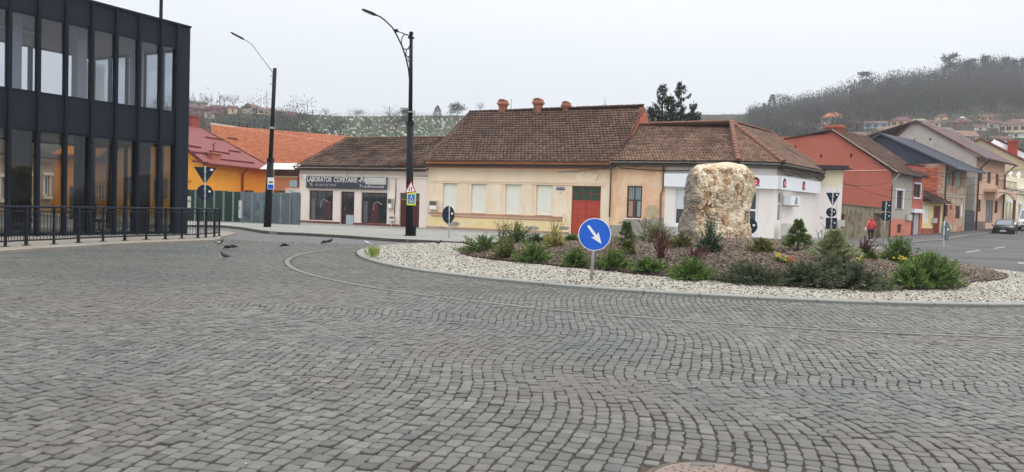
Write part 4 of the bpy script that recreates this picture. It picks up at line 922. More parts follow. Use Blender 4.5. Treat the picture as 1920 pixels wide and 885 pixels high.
# air conditioner
rac = sC.rect(1478, 367.5, 1498, 385, -.35); AC = MB().box(rac[0], rac[1], -.42, -.08, rac[2], rac[3]).build('air_conditioner', PVC, sC.root)
cx_, cz_ = rac[0]+(rac[1]-rac[0])*.62, (rac[2]+rac[3])/2
fan = MB(); fan.prism([(cx_+.22*math.cos(k*PI/9), cz_+.22*math.sin(k*PI/9)) for k in range(18)], -.43, -.421); fan.build('fan_guard', mat('dark_fan', V_(70, 72, 74), rough=.6), AC)
for k in range(4): MB().tube([(cx_+(.05+.055*k)*math.cos(q*PI/8), -.436, cz_+(.05+.055*k)*math.sin(q*PI/8)) for q in range(17)], .006, 5, cap=False).build('fan_ring', PVC, AC)
for k in range(6): MB().box(rac[0]+.02, rac[0]+.2, -.43, -.421, rac[2]+.06+k*.09, rac[2]+.11+k*.09).build('vent_slat', GREYBOX, AC)
for x in (rac[0]+.1, rac[1]-.1): MB().box(x-.02, x+.02, -.4, -.002, rac[2]-.06, rac[2]-.002).build('bracket', STEEL, AC)
downpipe(sC, [(sC.L+.0, -.42, ze-.12), (sC.L+.1, -.3, ze-.5), (sC.L-.08, -.1, ze-.75), (sC.L-.08, -.08, ze-1.2)], ZINC, .06)
# hanging cables under the eave
for a, b, s_ in (((.5, -.14, ze-.40), (h.L-1, -.14, ze-.44), .12),): downpipe(h, [Vector(a).lerp(Vector(b), t)+Vector((0, 0, -s_*math.sin(PI*t))) for t in np.linspace(0, 1, 12)], CABLE, .025, 'eave_cable')
downpipe(sC, [(0.3, -.3, zf1+.12), (1.2, -.3, zf1+.06), (2.2, -.32, zf1+.25), (3.6, -.3, zf1+.1), (5.2, -.3, zf1+.2)], CABLE, .018, 'eave_cable')
adopt(sB, h); adopt(sC, h)
xq = h.P(1242, 390)[0]; downpipe(h, [(xq, -.12, ze-.2), (xq, -.1, ze-1.6), (xq-.1, -.1, ze-1.9), (xq-.05, -.1, .6), (xq-.05, -.1, -.1)], mat('rusty_pipe', V_(112, 84, 70), rough=.8, n=(5, .2)), .05)
xq = .02; downpipe(h, [(xq, -.5, ze-.1), (xq, -.12, ze-.5), (xq, -.1, 1.2)], mat('rusty_pipe', V_(112, 84, 70)), .045)
# annex with the black parapet cap
PE = G(1569, 456.5)[:2]
h = House('white_annex', 'windowless white annex wall with yellowish top and black metal parapet, right of the corner shop', 'building', (PD.x+.02, PD.y+.05), (PE[0]+.25, PE[1]+.15))
z1 = h.P(1545, 318)[1]
body(h, [], WHITEW, z1-1.0, 5.5); MB().box(0, h.L, 0, 5.5, z1-.998, z1).build('upper_wall', mat('yellowish_upper_wall', V_(212, 200, 174), rough=.9, n=(1.5, .06)), h.root)
MB().box(-.9, h.L+.35, -.5, 5.5, z1+.02, z1+.09).box(-.7, h.L+.2, -.35, 5.3, z1+.09, z1+.26).build('parapet_cap', mat('black_sheet', V_(52, 46, 50), rough=.5), h.root)
MB().box(0, h.L, -.04, 0, -.25, .32).build('grey_base', GREYPL, h.root)
x, z = h.P(1539.5, 408); text(h.root, '7B', x-.1, -.01, z-.1, .22, mat('faint_number', V_(110, 104, 104), rough=.8), 'house_number')
MB().tube([(h.L-.3, -.03, .2), (h.L-.3, -.03, z1-1.2)], .02, 6).build('cable_run', mat('pale_cable', V_(190, 180, 176), rough=.8), h.root)
r = h.rect(1575, 416, 1586.5, 428)
# ================================================================== RIGHT-HAND STREET
def gable_house(h, pts, m, y=0., th=.25, name='gable_wall'):   # side wall facing the square (local x = 0 plane), pts = photo pixels
    q = [h.X(px, py, 0.) for px, py in pts]; return q
def sp(i): return SP[i]
REDP = mat('terracotta_red_plaster', V_(162, 94, 82), rough=.95, n=(.8, .05), n2=(4, .04), bump=(25, .004), stain=[(V_(160, 86, 72), .6, .55, .7), (V_(182, 114, 98), 1.1, .62, .75)])
MOSSW = mat('mossy_old_concrete', V_(122, 112, 94), rough=1, n=(1.5, .12), n2=(8, .08), bump=(18, .01), stain=[(V_(84, 82, 62), .9, .48, .62, (1, 1, 1.6)), (V_(146, 136, 120), 1.4, .6, .7)])
GREYF = mat('light_grey_front', V_(158, 152, 146), rough=.9, n=(1, .05), bump=(30, .003))
CORAL = mat('coral_base', V_(182, 114, 98), rough=.9, n=(1.5, .08), stain=[(V_(170, 98, 82), 1, .55, .7)])
TIMB = mat('brown_timber', V_(92, 54, 44), rough=.6, n=(5, .2))
def street_house(name, label, i0, i1, m_front, ze_px, holes_px, depth, roof_m, ridge_px, z0f=None, wall_m=None, over=.45, tile=(.3, .36), roof_over_r=0., cat='house'):
    """house i0..i1 on the street; its side wall is the local x=0 plane seen from the square"""
    h = House(name, label, cat, SP[i0], SP[i1], SZ[i0])
    ze = h.X(*ze_px, 0.)[1] if len(ze_px) == 2 else ze_px[0]
    yr, zr = h.X(*ridge_px, 0.) if len(ridge_px) == 2 else (ridge_px[0], ridge_px[1])
    holes = [h.rect(*q) for q in holes_px]
    return h, ze, yr, zr, holes
# --- mossy street wall in front of the red gable
h = House('old_concrete_wall', 'stained grey concrete street wall with a dark doorway, behind the walker in red', 'wall', sp(0), sp(1), SZ[0])
zt0, zt1 = h.P(1569, 383)[1], h.P(1660, 392.5)[1]; r1 = h.rect(1576.5, 402, 1584, 428); r2 = h.rect(1637, 400, 1651, 447)
def sloped_wall(mb, L_, z0, za, zb, holes, y=0., rev=.3, n=1):
    zt = min(za, zb); wall_face(mb, 0, L_, z0, zt-.15, holes, rev=rev); mb.quad((0, y, zt-.15), (L_, y, zt-.15), (L_, y, zb), (0, y, za))
    mb.quad((0, y, za), (L_, y, zb), (L_, .35, zb), (0, .35, za)); mb.quad((0, .35, z0), (L_, .35, z0), (L_, .35, zb), (0, .35, za)); mb.quad((0, 0, z0), (0, .35, z0), (0, .35, za), (0, 0, za))
mb = MB(); sloped_wall(mb, h.L, -.4, zt0, zt1, [r1, (r2[0], r2[1], -.3, r2[3])]); mb.build('wall', MOSSW, h.root)
MB().box(r1[0], r1[1], .2, .24, r1[2], r1[3]).build('niche_door', mat('dark_niche', V_(60, 50, 44), rough=.9), h.root)
MB().box(r2[0]+.0, r2[1], .2, .25, -.2, r2[3]).build('door', mat('worn_brown_door', V_(98, 74, 66), rough=.8, n=(3, .15)), h.root)
MB().tube([(r1[1]+.5, -.03, 0), (r1[1]+.5, -.03, zt0-.2)], .05, 6).build('pipe', mat('pale_pipe', V_(150, 140, 124), rough=.8), h.root)
r = h.rect(1588.5, 404, 1594, 414); MB().box(r[0], r[1], -.14, -.002, r[2], r[3]).build('junction_box', mat('brown_box', V_(104, 92, 80), rough=.7), h.root)
for k in range(int(h.L/1.1)): t = k*1.1/h.L; MB().box(k*1.1, k*1.1+1.06, -.04, .38, zt0+(zt1-zt0)*t+.005, zt0+(zt1-zt0)*t+.075).build('coping_slab', mat('dark_coping', V_(84, 78, 66), rough=1, n=(3, .2)), h.root)
# --- red house
RHo = House('red_gabled_house', 'brick-red house with a huge blank gable wall, tiled roof and brick chimney', 'house', sp(1), sp(2), SZ[1]); h = RHo
d1 = Vector(SP[2])-Vector(SP[1]); ze = h.P(1685, 326)[1]
gp = [h.X(*q, 0.) for q in ((1668, 321), (1562, 243), (1550, 252), (1462, 256.5))]
(y0_, z0_), (yr, zr), (y2, z2), (y3, z3) = gp; y3 = min(y3, 13.); ze = z0_
mb = MB(); mb.prism([(0, -.5), (0, ze-.05), (yr, zr-.05), (y2, z2), (y3, z3), (y3, -.5)], 0, .3, axis='x'); mb.build('gable_wall', REDP, h.root)
LLn = h.L+2.55
for q in ((1490, 273, 1493, 281), (1538, 289.5, 1541, 295.5), (1594, 288, 1598, 295)):
    a = h.X(q[0], (q[1]+q[3])/2); b = h.X(q[2], (q[1]+q[3])/2); zt, zb_ = h.X((q[0]+q[2])/2, q[1])[1], h.X((q[0]+q[2])/2, q[3])[1]
    MB().box(-.012, -.001, b[0], a[0], zb_, zt).build('vent_slot', mat('black_void', V_(40, 26, 24), rough=1), h.root)
a = h.X(1571, 318); b = h.X(1667, 319); MB().box(-.05, -.002, b[0], a[0], b[1]-.05, b[1]+.03).build('string_course', mat('pale_string', V_(196, 156, 142), rough=.9), h.root)
rw = h.rect(1680.5, 357.5, 1692, 391); rb_ = h.rect(1681.5, 420.5, 1689.5, 437)
mb = MB(); zbase = h.P(1690, 411)[1]; wall_face(mb, .3, h.L, zbase, ze-.1, [rw], rev=.15); mb.build('front_wall', GREYF, h.root)
mb = MB(); wall_face(mb, .001, h.L, -.4, zbase-.002, [rb_], y=-.03, rev=.15); mb.box(.0, .3, -.02, .0, zbase, ze-.1); mb.build('base_wall', CORAL, h.root)
o = window(h, rw, TIMB, PANE, .09, .09, bars=(1,), hb=(.7,), sill=mat('sill_stone', V_(150, 142, 132), rough=.9))
for xx0, xx1, zz0, zz1 in ((rw[0]-.16, rw[0], rw[2], rw[3]+.12), (rw[1], rw[1]+.28, rw[2], rw[3]+.0), (rw[0]-.3, rw[1]+.45, rw[3]+.0, rw[3]+.16)): MB().box(xx0, xx1, -.05, -.001, zz0, zz1).build('window_surround', WHITE, h.root)
window(h, rb_, TIMB, PANE, .06, .06, bars=(1,), hb=(.33, .66))
r = h.rect(1697, 402, 1706, 413); MB().box(r[0], r[1], -.2, -.031, r[2], r[3]).build('meter_box', GREYBOX, h.root)
La, Lb, Ra, Rb = (-.25, -.55, ze-.1), (-.25, yr, zr), (h.L+.3, -.55, ze-.1), (LLn, yr, zr)
Ra = (LLn-.4, -.55, ze-.1)
slab(h.root, [(p[0], p[1], p[2]-.06) for p in (La, Ra, Rb, Lb)], BOARD, .1); tiles('roof_tiles', h.root, La, Lb, Ra, Rb, TILE_O, tw=.32, thh=.42, lift=.09)
slab(h.root, [Lb, Rb, (LLn, 11, z3-.4), (-.0, 11, z3-.4)], TILE_O, .1)
ridge(h.root, Lb, Rb, RIDGE_D, .4, .12); ridge(h.root, La, Lb, mat('pale_verge', R_(170, 152, 140), rough=.9), .42, .09, 'verge_tile')
gutter(h, -.1, h.L, ze-.12, ZINC, y=-.62, r=.08); downpipe(h, [(-.0, -.6, ze-.2), (.05, -.1, ze-.9), (.12, -.1, ze-1.2)], mat('pale_pipe', V_(150, 140, 124)), .06)
downpipe(h, [(.12, -.06, -.3), (.12, -.06, ze-1.2)], DARKGUT, .05)
ch = h.X(1561, 236); chimney(h.root, .5, ch[0], zr-.5, h.X(1561, 229)[1]-.3, .95, 1.25, mat('dark_chimney_brick', V_(122, 72, 60), c2=V_(150, 92, 72), rough=.95, n=(6, .15)), cap=False)
# narrow taller red part
h = House('narrow_red_house', 'narrow brick-red block with one upper window above a pale grey door', 'house', sp(2), sp(3), SZ[2])
zt = h.P(1716, 309)[1]; rwn = h.rect(1713.5, 345, 1725, 370); rdn = h.rect(1708.5, 399.5, 1724, 443)
body(h, [rwn, (rdn[0], rdn[1], -.3, rdn[3])], REDP, zt, 5.); window(h, rwn, TIMB, PANE, .08, .08, bars=(1,))
for a, b, c, d in ((rwn[0]-.02, rwn[1]+.1, rwn[3], rwn[3]+.14), (rwn[1], rwn[1]+.18, rwn[2], rwn[3]), (rwn[0]-.1, rwn[1]+.1, rwn[2]-.14, rwn[2])): MB().box(a, b, -.07, -.001, c, d).build('window_surround', WHITE, h.root)
w_ = rdn[1]-rdn[0]; MB().box(rdn[0]+w_*.42, rdn[1]-.03, .08, .14, -.05, rdn[3]-.01).build('door', mat('pale_grey_door', V_(160, 158, 156), rough=.6, n=(2, .05)), h.root); MB().box(rdn[0]+.01, rdn[0]+w_*.42, .12, .16, -.05, rdn[3]-.01).build('door_leaf', DARKW, h.root)
MB().box(rdn[0]-.15, rdn[1]+.15, -.25, -.001, rdn[3]+.02, rdn[3]+.35).build('door_canopy', WHITE, h.root)
MB().box(-.1, h.L+.05, -.12, 5.1, zt+.002, zt+.08).build('roof', DARKGUT, h.root)
# small yellow house
h = House('small_yellow_house', 'small yellow cottage with white blind and dark red garage door', 'house', sp(3), sp(4), SZ[3]); ze = h.P(1740, 377)[1]
YEL = mat('pale_yellow_plaster', V_(212, 192, 142), rough=.9, n=(1, .05)); wl = h.rect(1731, 386, 1741.5, 417); dr = h.rect(1749.5, 386, 1763, 440)
body(h, [wl, (dr[0], dr[1], -.3, dr[3])], YEL, ze, 5.5); MB().box(.0, dr[0]-.02, -.05, -.001, -.4, h.P(1738, 428)[1]).build('base_wall', mat('brown_red_base', V_(140, 84, 66), rough=.9, n=(2, .1)), h.root)
MB().box(wl[0], wl[1], .03, .08, wl[2], wl[3]).build('blind', SHUT, h.root); RG = mat('dark_red_door', V_(112, 40, 40), rough=.6, n=(2, .1))
g_ = MB().box(dr[0], dr[1], .08, .13, -.05, dr[3]).build('garage_door', RG, h.root)
for i in range(2):
    for k in range(3): w2 = (dr[1]-dr[0])/2; MB().box(dr[0]+.06+i*w2, dr[0]+w2-.06+i*w2, .06, .08, .1+k*dr[3]/3.1, (k+.85)*dr[3]/3.1).build('door_panel', RG, g_)
r = h.rect(1746, 409, 1752, 418); MB().box(r[0], r[1], -.25, -.001, r[2], r[3]).build('meter_box', GREYBOX, h.root)
La, Ra, Lb, Rb = (0, -.7, ze), (h.L, -.7, ze), (0, 3.2, ze+1.75), (h.L, 3.2, ze+1.75)
slab(h.root, [(p[0], p[1], p[2]-.05) for p in (La, Ra, Rb, Lb)], BOARD, .1); tiles('roof_tiles', h.root, La, Lb, Ra, Rb, TILE_D, tw=.34, thh=.42, lift=.09); slab(h.root, [Lb, Rb, (h.L, 6, ze), (0, 6, ze)], TILE_D, .1)
gutter(h, 0, h.L*.62, ze-.04, ZINC, y=-.75, r=.08); slab(h.root, [(dr[0]-.2, -.9, dr[3]+.25), (dr[1]+.2, -.9, dr[3]+.25), (dr[1]+.2, 0, dr[3]+.7), (dr[0]-.2, 0, dr[3]+.7)], DARKW, .05, 'door_canopy')
# unfinished brick house with the dark blue sheet gable
h = House('blue_gabled_brick_house', 'two-storey unplastered brick house with dark blue sheeted gable and green upper windows', 'house', sp(4), sp(5), SZ[4])
BLOCK = mat('old_plaster_over_brick', V_(168, 124, 104), rough=.95, n=(1.5, .08), n2=(8, .06), stain=[(V_(172, 164, 146), .9, .5, .58), (V_(160, 100, 82), 1.6, .6, .68)])
DBLUE = mat('dark_blue_sheet', V_(52, 58, 78), rough=.5, n=(1, .06)); BLUR = mat('blue_grey_metal_roof', R_(100, 104, 120), rough=.5, metal=.2, n=(1.5, .08))
ze = h.X(1765, 306)[1]; yr, zr = h.X(1655, 250); yl = yr*2
hu = [h.rect(*q) for q in ((1774, 320, 1781, 347), (1783, 322, 1790.5, 349), (1794, 324, 1803, 350))]
hl = [h.rect(*q) for q in ((1770.5, 384, 1777, 406), (1781.5, 384, 1785, 393), (1791.5, 386, 1800, 410))]
body(h, hu+hl, BLOCK, ze, yl, name='wall'); MB().prism([(-.3, ze-.0), (yl, ze), (yr, zr-.08)], -.06, h.L-.1, axis='x').build('gable_sheeting', DBLUE, h.root)
RB = mat('raw_red_blocks', V_(160, 92, 72), rough=.95, brick=(1.9, V_(176, 108, 86), V_(150, 132, 118), (PI/2, 0, PI/2)), n=(3, .1))
ya, za = h.X(1730, 316); yb, zb2 = h.X(1757, 365); pan = MB().box(-.045, -.002, yb, ya, zb2-1, za).build('brick_panel', RB, h.root)
k = 0; z = zb2
while z < za-.1:
    y = yb+(.1 if k % 2 else 0)
    while y < ya-.4: MB().box(-.058, -.0452, y, y+.42, z, z+.2, random.random()).build('brick', BK[0], pan); y += .45
    z += .225; k += 1
GRN = mat('green_net_glass', V_(104, 156, 138), rough=.4, n=(3, .12))
for i, q in enumerate(hu): window(h, q, mat('grey_timber', V_(140, 130, 116), rough=.8), GRN if i != 1 else PANE, .06, .08, bars=())
for q in hl: window(h, q, TIMB, PANE, .07, .08, bars=(1,))
MB().box(hl[2][1]+.05, hl[2][1]+.45, -.06, -.001, hl[2][2]+.2, hl[2][3]+.1).build('notice_board', WHITE, h.root)
CCOL = mat('raw_concrete_frame', V_(170, 160, 144), rough=.95, n=(2, .08))
zf = (hl[0][3]+hu[0][2])/2
for a, b in ((0, .35), (h.L-.3, h.L)): MB().box(a, b, -.05, -.001, -.4, ze).build('column', CCOL, h.root)
for a in (1.75, 3.25): MB().box(a, a+.14, -.045, -.001, zf+.2, ze-.02).build('column', CCOL, h.root)
MB().box(.35, h.L-.3, -.045, -.001, zf-.15, zf+.18).build('beam', CCOL, h.root)
ovx = 1.35
eL, eR = (-.5, -1.3, ze-.85+.35), (h.L+ovx, -1.3, ze-.85+.35)
slab(h.root, [eL, eR, (h.L+ovx, yr, zr), (-.5, yr, zr)], BLUR, .14); slab(h.root, [(-.5, yr, zr), (h.L+ovx, yr, zr), (h.L+ovx, yl, ze), (-.5, yl, ze)], BLUR, .14)
for k in range(9): x = -.35+k*(h.L+ovx+.2)/8; MB().add([(x, -1.32, eL[2]+.0), (x+.04, -1.32, eL[2]+.0), (x+.04, yr, zr+.0), (x, yr, zr), (x, -1.32, eL[2]+.05), (x+.04, -1.32, eL[2]+.05), (x+.04, yr, zr+.05), (x, yr, zr+.05)], [(4, 5, 6, 7), (0, 1, 5, 4), (0, 4, 7, 3), (1, 2, 6, 5)]).build('roof_seam', BLUR, h.root)
downpipe(h, [(.7, -1.2, ze-.5), (.3, -.12, ze-1.0), (.2, -.1, ze-1.5), (.2, -.1, -.2)], DARKGUT, .07)
# gate between
h = House('dark_courtyard_gate', 'tall dark grey sheet gate between the brick house and the beige house', 'gate', sp(5), sp(6), SZ[5]); zt = h.P(1815, 394)[1]
gp = MB().box(.05, h.L-.05, 0, .06, 0, zt).build('gate_frame', mat('dark_gate', V_(62, 66, 72), rough=.6, n=(2, .1)), h.root)
for k in range(7): MB().box(.08+k*(h.L-.16)/7, .08+(k+.93)*(h.L-.16)/7, -.03, -.001, .05, zt-.05).build('gate_board', MATS['dark_gate'], gp)
# grey/beige two-storey house
h = House('beige_two_storey_house', 'two-storey beige house with balcony, brown downpipes and high grey cement gable', 'house', sp(6), sp(7), SZ[6]); ze = h.X(1832, 293)[1]; yr, zr = h.X(1721, 226)
BEI = mat('beige_front', V_(196, 166, 144), rough=.9, n=(1, .05)); GRG = mat('grey_cement_gable', V_(168, 162, 156), rough=.95, n=(.5, .07), n2=(3, .05), stain=[(V_(146, 142, 138), .5, .55, .68)])
hu = [h.rect(*q) for q in ((1836, 317, 1842.5, 340), (1851.5, 322, 1858, 344), (1867, 326, 1872.5, 348))]
hl = [h.rect(*q) for q in ((1832.5, 374, 1839.5, 397), (1848, 375, 1862, 418), (1865, 376.5, 1871, 400))]
hb_ = [h.rect(*q) for q in ((1831, 417, 1839, 430),)]
body(h, hu+hl[:1]+[(hl[1][0], hl[1][1], hl[1][2]-.0, hl[1][3])]+hl[2:]+hb_, BEI, ze, 13); 
yb_, zb_ = h.X(1684, 258.5); MB().prism([(-.0, -.5), (0, ze), (yr, zr), (yb_, zb_), (yb_+1.5, zb_-1), (yb_+1.5, -.5)], -.3, -.002, axis='x').build('gable_wall', GRG, h.root)
for q in ((1714, 259.5, 1716, 263), (1742.5, 259, 1745.5, 263.5)):
    a = h.X(q[0], q[1], -.3); b = h.X(q[2], q[3], -.3); MB().box(-.312, -.302, b[0], a[0], b[1], a[1]).build('vent_slot', MATS['black_void'], h.root)
for q in hu: window(h, q, TIMB, PANE, .08, .08, bars=(1,))
for q in (hl[0], hl[2]): window(h, q, TIMB, PANE, .08, .08, bars=(1,))
window(h, hl[1], mat('bronze_frame', V_(110, 90, 74), rough=.5), PANEL_, .1, .1, bars=(.33, .66), name='door'); window(h, hb_[0], DARKGUT, PANE, .08, .05, bars=())
for q in (0,): MB().box(.02, hl[1][0]-.1, -.06, -.001, -.5, h.P(1840, 415)[1]).build('base_wall', mat('stone_base', V_(120, 106, 98), rough=.9, n=(3, .2)), h.root)
bz = h.P(1860, 353, -1)[1]; bx0, bx1 = h.P(1845, 350)[0], h.L+.3
bal = MB(); bal.box(bx0, bx1, -1.2, -.001, bz-.28, bz); n = 10
for k in range(n): t0, t1 = k/n, (k+1)/n; x0_, x1_ = bx0+.2+(bx1-bx0-.4)*t0, bx0+.2+(bx1-bx0-.4)*t1; bal.box(x0_, x1_, -1.15, -.95, bz-.29-.75*abs(t0+t1-1)**2.2-.05, bz-.281)
B_ = bal.build('balcony', BEI, h.root)
for k in range(16): x = bx0+.1+(bx1-bx0-.2)*k/15; MB().tube([(x, -1.1, bz+.01), (x, -1.16, bz+.4), (x, -1.1, bz+.9)], .022, 5).build('baluster', BLACKM, B_)
MB().box(bx0+.05, bx1-.05, -1.14, -1.08, bz+.9, bz+.95).build('handrail', BLACKM, B_)
for x in (bx1-.2,): MB().box(x-.12, x+.12, -1.15, -.9, -.2, bz-.29).build('balcony_post', mat('brown_post', V_(118, 76, 60), rough=.8), h.root)
BRR = mat('brown_violet_roof', R_(118, 98, 100), rough=.8, n=(2, .1)); BRE = mat('brown_roof_edge', V_(84, 54, 50), rough=.7)
er = h.L+.8
slab(h.root, [(-.6, -.9, ze-.25), (er, -.9, ze-.25), (er, yr, zr), (-.6, yr, zr)], BRR, .12); slab(h.root, [(-.6, yr, zr), (er, yr, zr), (er, 13, zb_-.3), (-.6, 13, zb_-.3)], BRR, .12)
for (p, q) in (((-.66, -.95, ze-.3), (-.66, yr, zr-.02)), ((-.66, yr, zr-.02), (-.66, yb_+.6, zb_-.35))): MB().add([(p[0], p[1], p[2]-.14), (q[0], q[1], q[2]-.14), (q[0], q[1], q[2]+.06), (p[0], p[1], p[2]+.06), (p[0]+.08, p[1], p[2]-.14), (q[0]+.08, q[1], q[2]-.14), (q[0]+.08, q[1], q[2]+.06), (p[0]+.08, p[1], p[2]+.06)], [(0, 1, 2, 3), (3, 2, 6, 7), (4, 7, 6, 5)]).build('verge_board', BRE, h.root)
tiles('roof_tiles', h.root, (-.6, -.9, ze-.24), (-.6, yr, zr+.01), (er, -.9, ze-.24), (er, yr, zr+.01), mat('brown_roof_tiles', R_(112, 92, 94), c2=R_(150, 130, 130), rough=.8), tw=.36, thh=.45, lift=.05)
gutter(h, -.5, er, ze-.32, BRE, y=-.98, r=.09); chimney(h.root, .1, yr-.1, zr-.5, h.X(1721, 224)[1], .8, .9, mat('plastered_chimney', V_(172, 168, 158), rough=.95), cap=False)
for x in (.25, h.L-.2): downpipe(h, [(x+.3, -.95, ze-.35), (x, -.12, ze-1.3), (x, -.12, -.2)], BRE, .08)
# next: cream ornate house, khaki gable, red-white roof
h = House('cream_ornate_house', 'low cream house with white ornamental window surrounds at the far right of the street', 'house', sp(7), sp(9), SZ[7]); ze = h.P(1890, 352)[1]
CRO = mat('cream_ornate', V_(208, 200, 178), rough=.9, n=(1, .05)); hs = [h.rect(*q) for q in ((1885, 380, 1888.5, 415), (1892, 381, 1895.5, 416), (1899.5, 382, 1903, 417), (1909, 384, 1914, 420))]
body(h, hs, CRO, ze, 9, gable=None)
for q in hs: window(h, q, PVC, PANEL_, .06, .08, bars=(1,)); MB().box(q[0]-.15, q[1]+.15, -.1, -.001, q[3]+.05, q[3]+.3).build('window_head', WHITE, h.root); MB().box(q[0]-.12, q[1]+.12, -.08, -.001, q[2]-.15, q[2]-.02).build('sill', WHITE, h.root)
MB().box(0, h.L, -.3, -.001, ze-.5, ze-.2).box(0, h.L, -.5, .2, ze-.2, ze).build('cornice', mat('grey_white_cornice', V_(190, 184, 172), rough=.9), h.root)
MB().box(0, h.L, .3, .8, ze+.0, ze+1.3).build('attic_wall', CRO, h.root); ar = MB()
for k in range(5): MB().lathe([(.22, 0), (.1, .15), (.25, .4), (.05, .75)], 8, (1+k*3, .55, ze+1.3)).build('finial', WHITE, h.root)
MB().box(0, h.L, -.06, -.001, -.4, .7).build('base_wall', mat('stone_base', V_(120, 106, 98)), h.root)
q = at(1835, 258.5, 92); 
def back_gable(name, label, px_l, px_a, px_r, ya, yl_, yr_, Y, wm, rm, ln=14., over=.4, z0=0.):
    """gabled building behind the row: gable faces the square; outline given as photo columns / rows of the left foot, apex, right foot"""
    a = at(px_a, ya, Y); l = at(px_l, yl_, Y*1.03); r = at(px_r, yr_, Y*.965)
    h = House(name, label, 'house', (l.x, l.y), (r.x, r.y), z0); L_ = h.L; xa = h.loc(a).x; zl_, za, zr_ = l.z-z0, a.z-z0, r.z-z0
    MB().prism([(0, -1), (L_, -1), (L_, zr_), (xa, za), (0, zl_)], 0, ln).build('wall', wm, h.root)
    for (x0, z0_), (x1, z1_) in (((0, zl_), (xa, za)), ((L_, zr_), (xa, za))):
        dx, dz = x1-x0, z1_-z0_; e = .08; x0 -= dx*e; z0_ -= dz*e
        o = MB().add([(x0, -over, z0_+.05), (x1, -over, z1_+.05), (x1, ln, z1_+.05), (x0, ln, z0_+.05), (x0, -over, z0_+.22), (x1, -over, z1_+.22), (x1, ln, z1_+.22), (x0, ln, z0_+.22)], [(0, 1, 2, 3), (4, 7, 6, 5), (0, 4, 5, 1), (0, 3, 7, 4), (1, 5, 6, 2)]).build('roof', rm, h.root)
    return h
MAR = mat('maroon_metal_roof', R_(126, 52, 52), rough=.5, n=(1, .08)); KHA = mat('khaki_plaster', V_(150, 142, 126), rough=.95, n=(.5, .06), n2=(2, .05))
back_gable('khaki_gabled_house', 'blank khaki gable with thin maroon roof edge behind the beige house', 1796, 1836, 1990, 259.5, 281, 338, 96, KHA, MAR, z0=1.2)
hr = back_gable('red_roofed_house', 'house with maroon and white striped metal roof, highest at the right edge of the photo', 1835, 1866, 2010, 261, 276, 322, 106, KHA, MAR, z0=1.4)
a, b, c, d = at(1860, 268, 101), at(1866, 263, 101), at(1990, 320, 98), at(1990, 330, 98)
hh = [hr.loc(p) for p in (a, b, c, d)]; MB().add([(p.x, p.y-1, p.z) for p in hh]+[(p.x, p.y-.6, p.z+.03) for p in hh], [(3, 2, 1, 0), (4, 5, 6, 7), (0, 1, 5, 4), (1, 2, 6, 5), (2, 3, 7, 6), (3, 0, 4, 7)]).build('white_roof_strip', mat('white_metal_roof', V_(214, 210, 214), rough=.5), hr.root)
ct = hr.loc(at(1899, 272, 99)); MB().box(ct.x-.5, ct.x+.5, ct.y-.5, ct.y+.5, ct.z-3.5, ct.z+.3).box(ct.x-.6, ct.x+.6, ct.y-.6, ct.y+.6, ct.z+.3, ct.z+.55).build('chimney', mat('red_chimney', V_(140, 58, 48), rough=.8, n=(3, .1)), hr.root)

# ================================================================== LEFT GLASS BUILDING
cB = Vector(xy(353, 31.0, 300)); dF = Vector((.478, .878)).normalized(); LB = 20.
h = House('glass_office_building', 'dark two-storey office building with tall glazing and navy metal panels, at the left', 'building', cB-dF*LB, cB, .06); GB = h
NAVY = mat('navy_metal_panel', V_(28, 34, 44), rough=.55, spec=.12, n=(3, .06), bump=(120, .0008)); MUL = mat('black_mullion', V_(22, 27, 36), rough=.5, spec=.12)
GLU = glass_mat('tinted_glass', (.78, .80, .82), 1.5, .05); GLL = glass_mat('dark_tinted_glass', (.66, .66, .64), 1.5, .04)
zT = h.P(240, 22)[1]; zW1 = h.P(174, 54)[1]; zW0 = h.P(174, 187.5)[1]; zL1 = h.P(174, 256)[1]; Dp = 6.2
mx_ = [h.P(px, 110)[0] for px in (18, 73, 124, 174, 221, 262.5, 302, 332)]
sp_m = (mx_[6]-mx_[0])/6; xs = [mx_[7]]+[mx_[6]-k*sp_m for k in range(0, 15)]; xs = sorted(x for x in xs if x > 0)
zJ = [zT, h.P(343, 118)[1], h.P(343, 189)[1], h.P(343, 257)[1], h.P(343, 325)[1], 0]
for i in range(len(zJ)-1): MB().box(xs[-1]+.05, h.L, .0, .35, zJ[i+1]+.008, zJ[i]-.008).build('corner_panel', NAVY, h.root)
MB().box(xs[-1]+.05, h.L-.004, .02, .34, 0, zT-.05).build('corner_post', MUL, h.root)
for i in range(len(xs)-1):
    a, b = xs[i]+.05, xs[i+1]-.05
    MB().box(a, b, .03, .09, zW1+.06, zT-.02).build('panel', NAVY, h.root); MB().box(a, b, .03, .09, zL1+.08, zW0-.06).build('panel', NAVY, h.root)
    if i > 2 or True:
        MB().box(a, b, .06, .072, zW0+.02, zW1-.02).build('glass_pane', GLU, h.root); MB().box(a, b, .10, .112, .12, zL1-.02).build('glass_pane', GLL, h.root)
    [MB().box(a, b, .02, .13, *zz_).build('glazing_bar', MUL, h.root) for zz_ in ((zW1-.02, zW1+.06), (zW0-.06, zW0+.02), (zL1-.02, zL1+.08), (.02, .12))]
for x in xs: MB().box(x-.05, x+.05, -.06, .14, 0, zT-.01).build('mullion', MUL, h.root)
MB().box(0, h.L+.02, -.05, .4, zT, zT+.07).build('parapet_cap', MUL, h.root)
SLABM = mat('office_ceiling', V_(112, 104, 104), rough=.9, n=(.8, .1)); OFL = mat('office_floor', V_(96, 92, 90), rough=.6, n=(1, .1)); COLW = mat('office_column', V_(160, 164, 176), rough=.8, n=(1, .05))
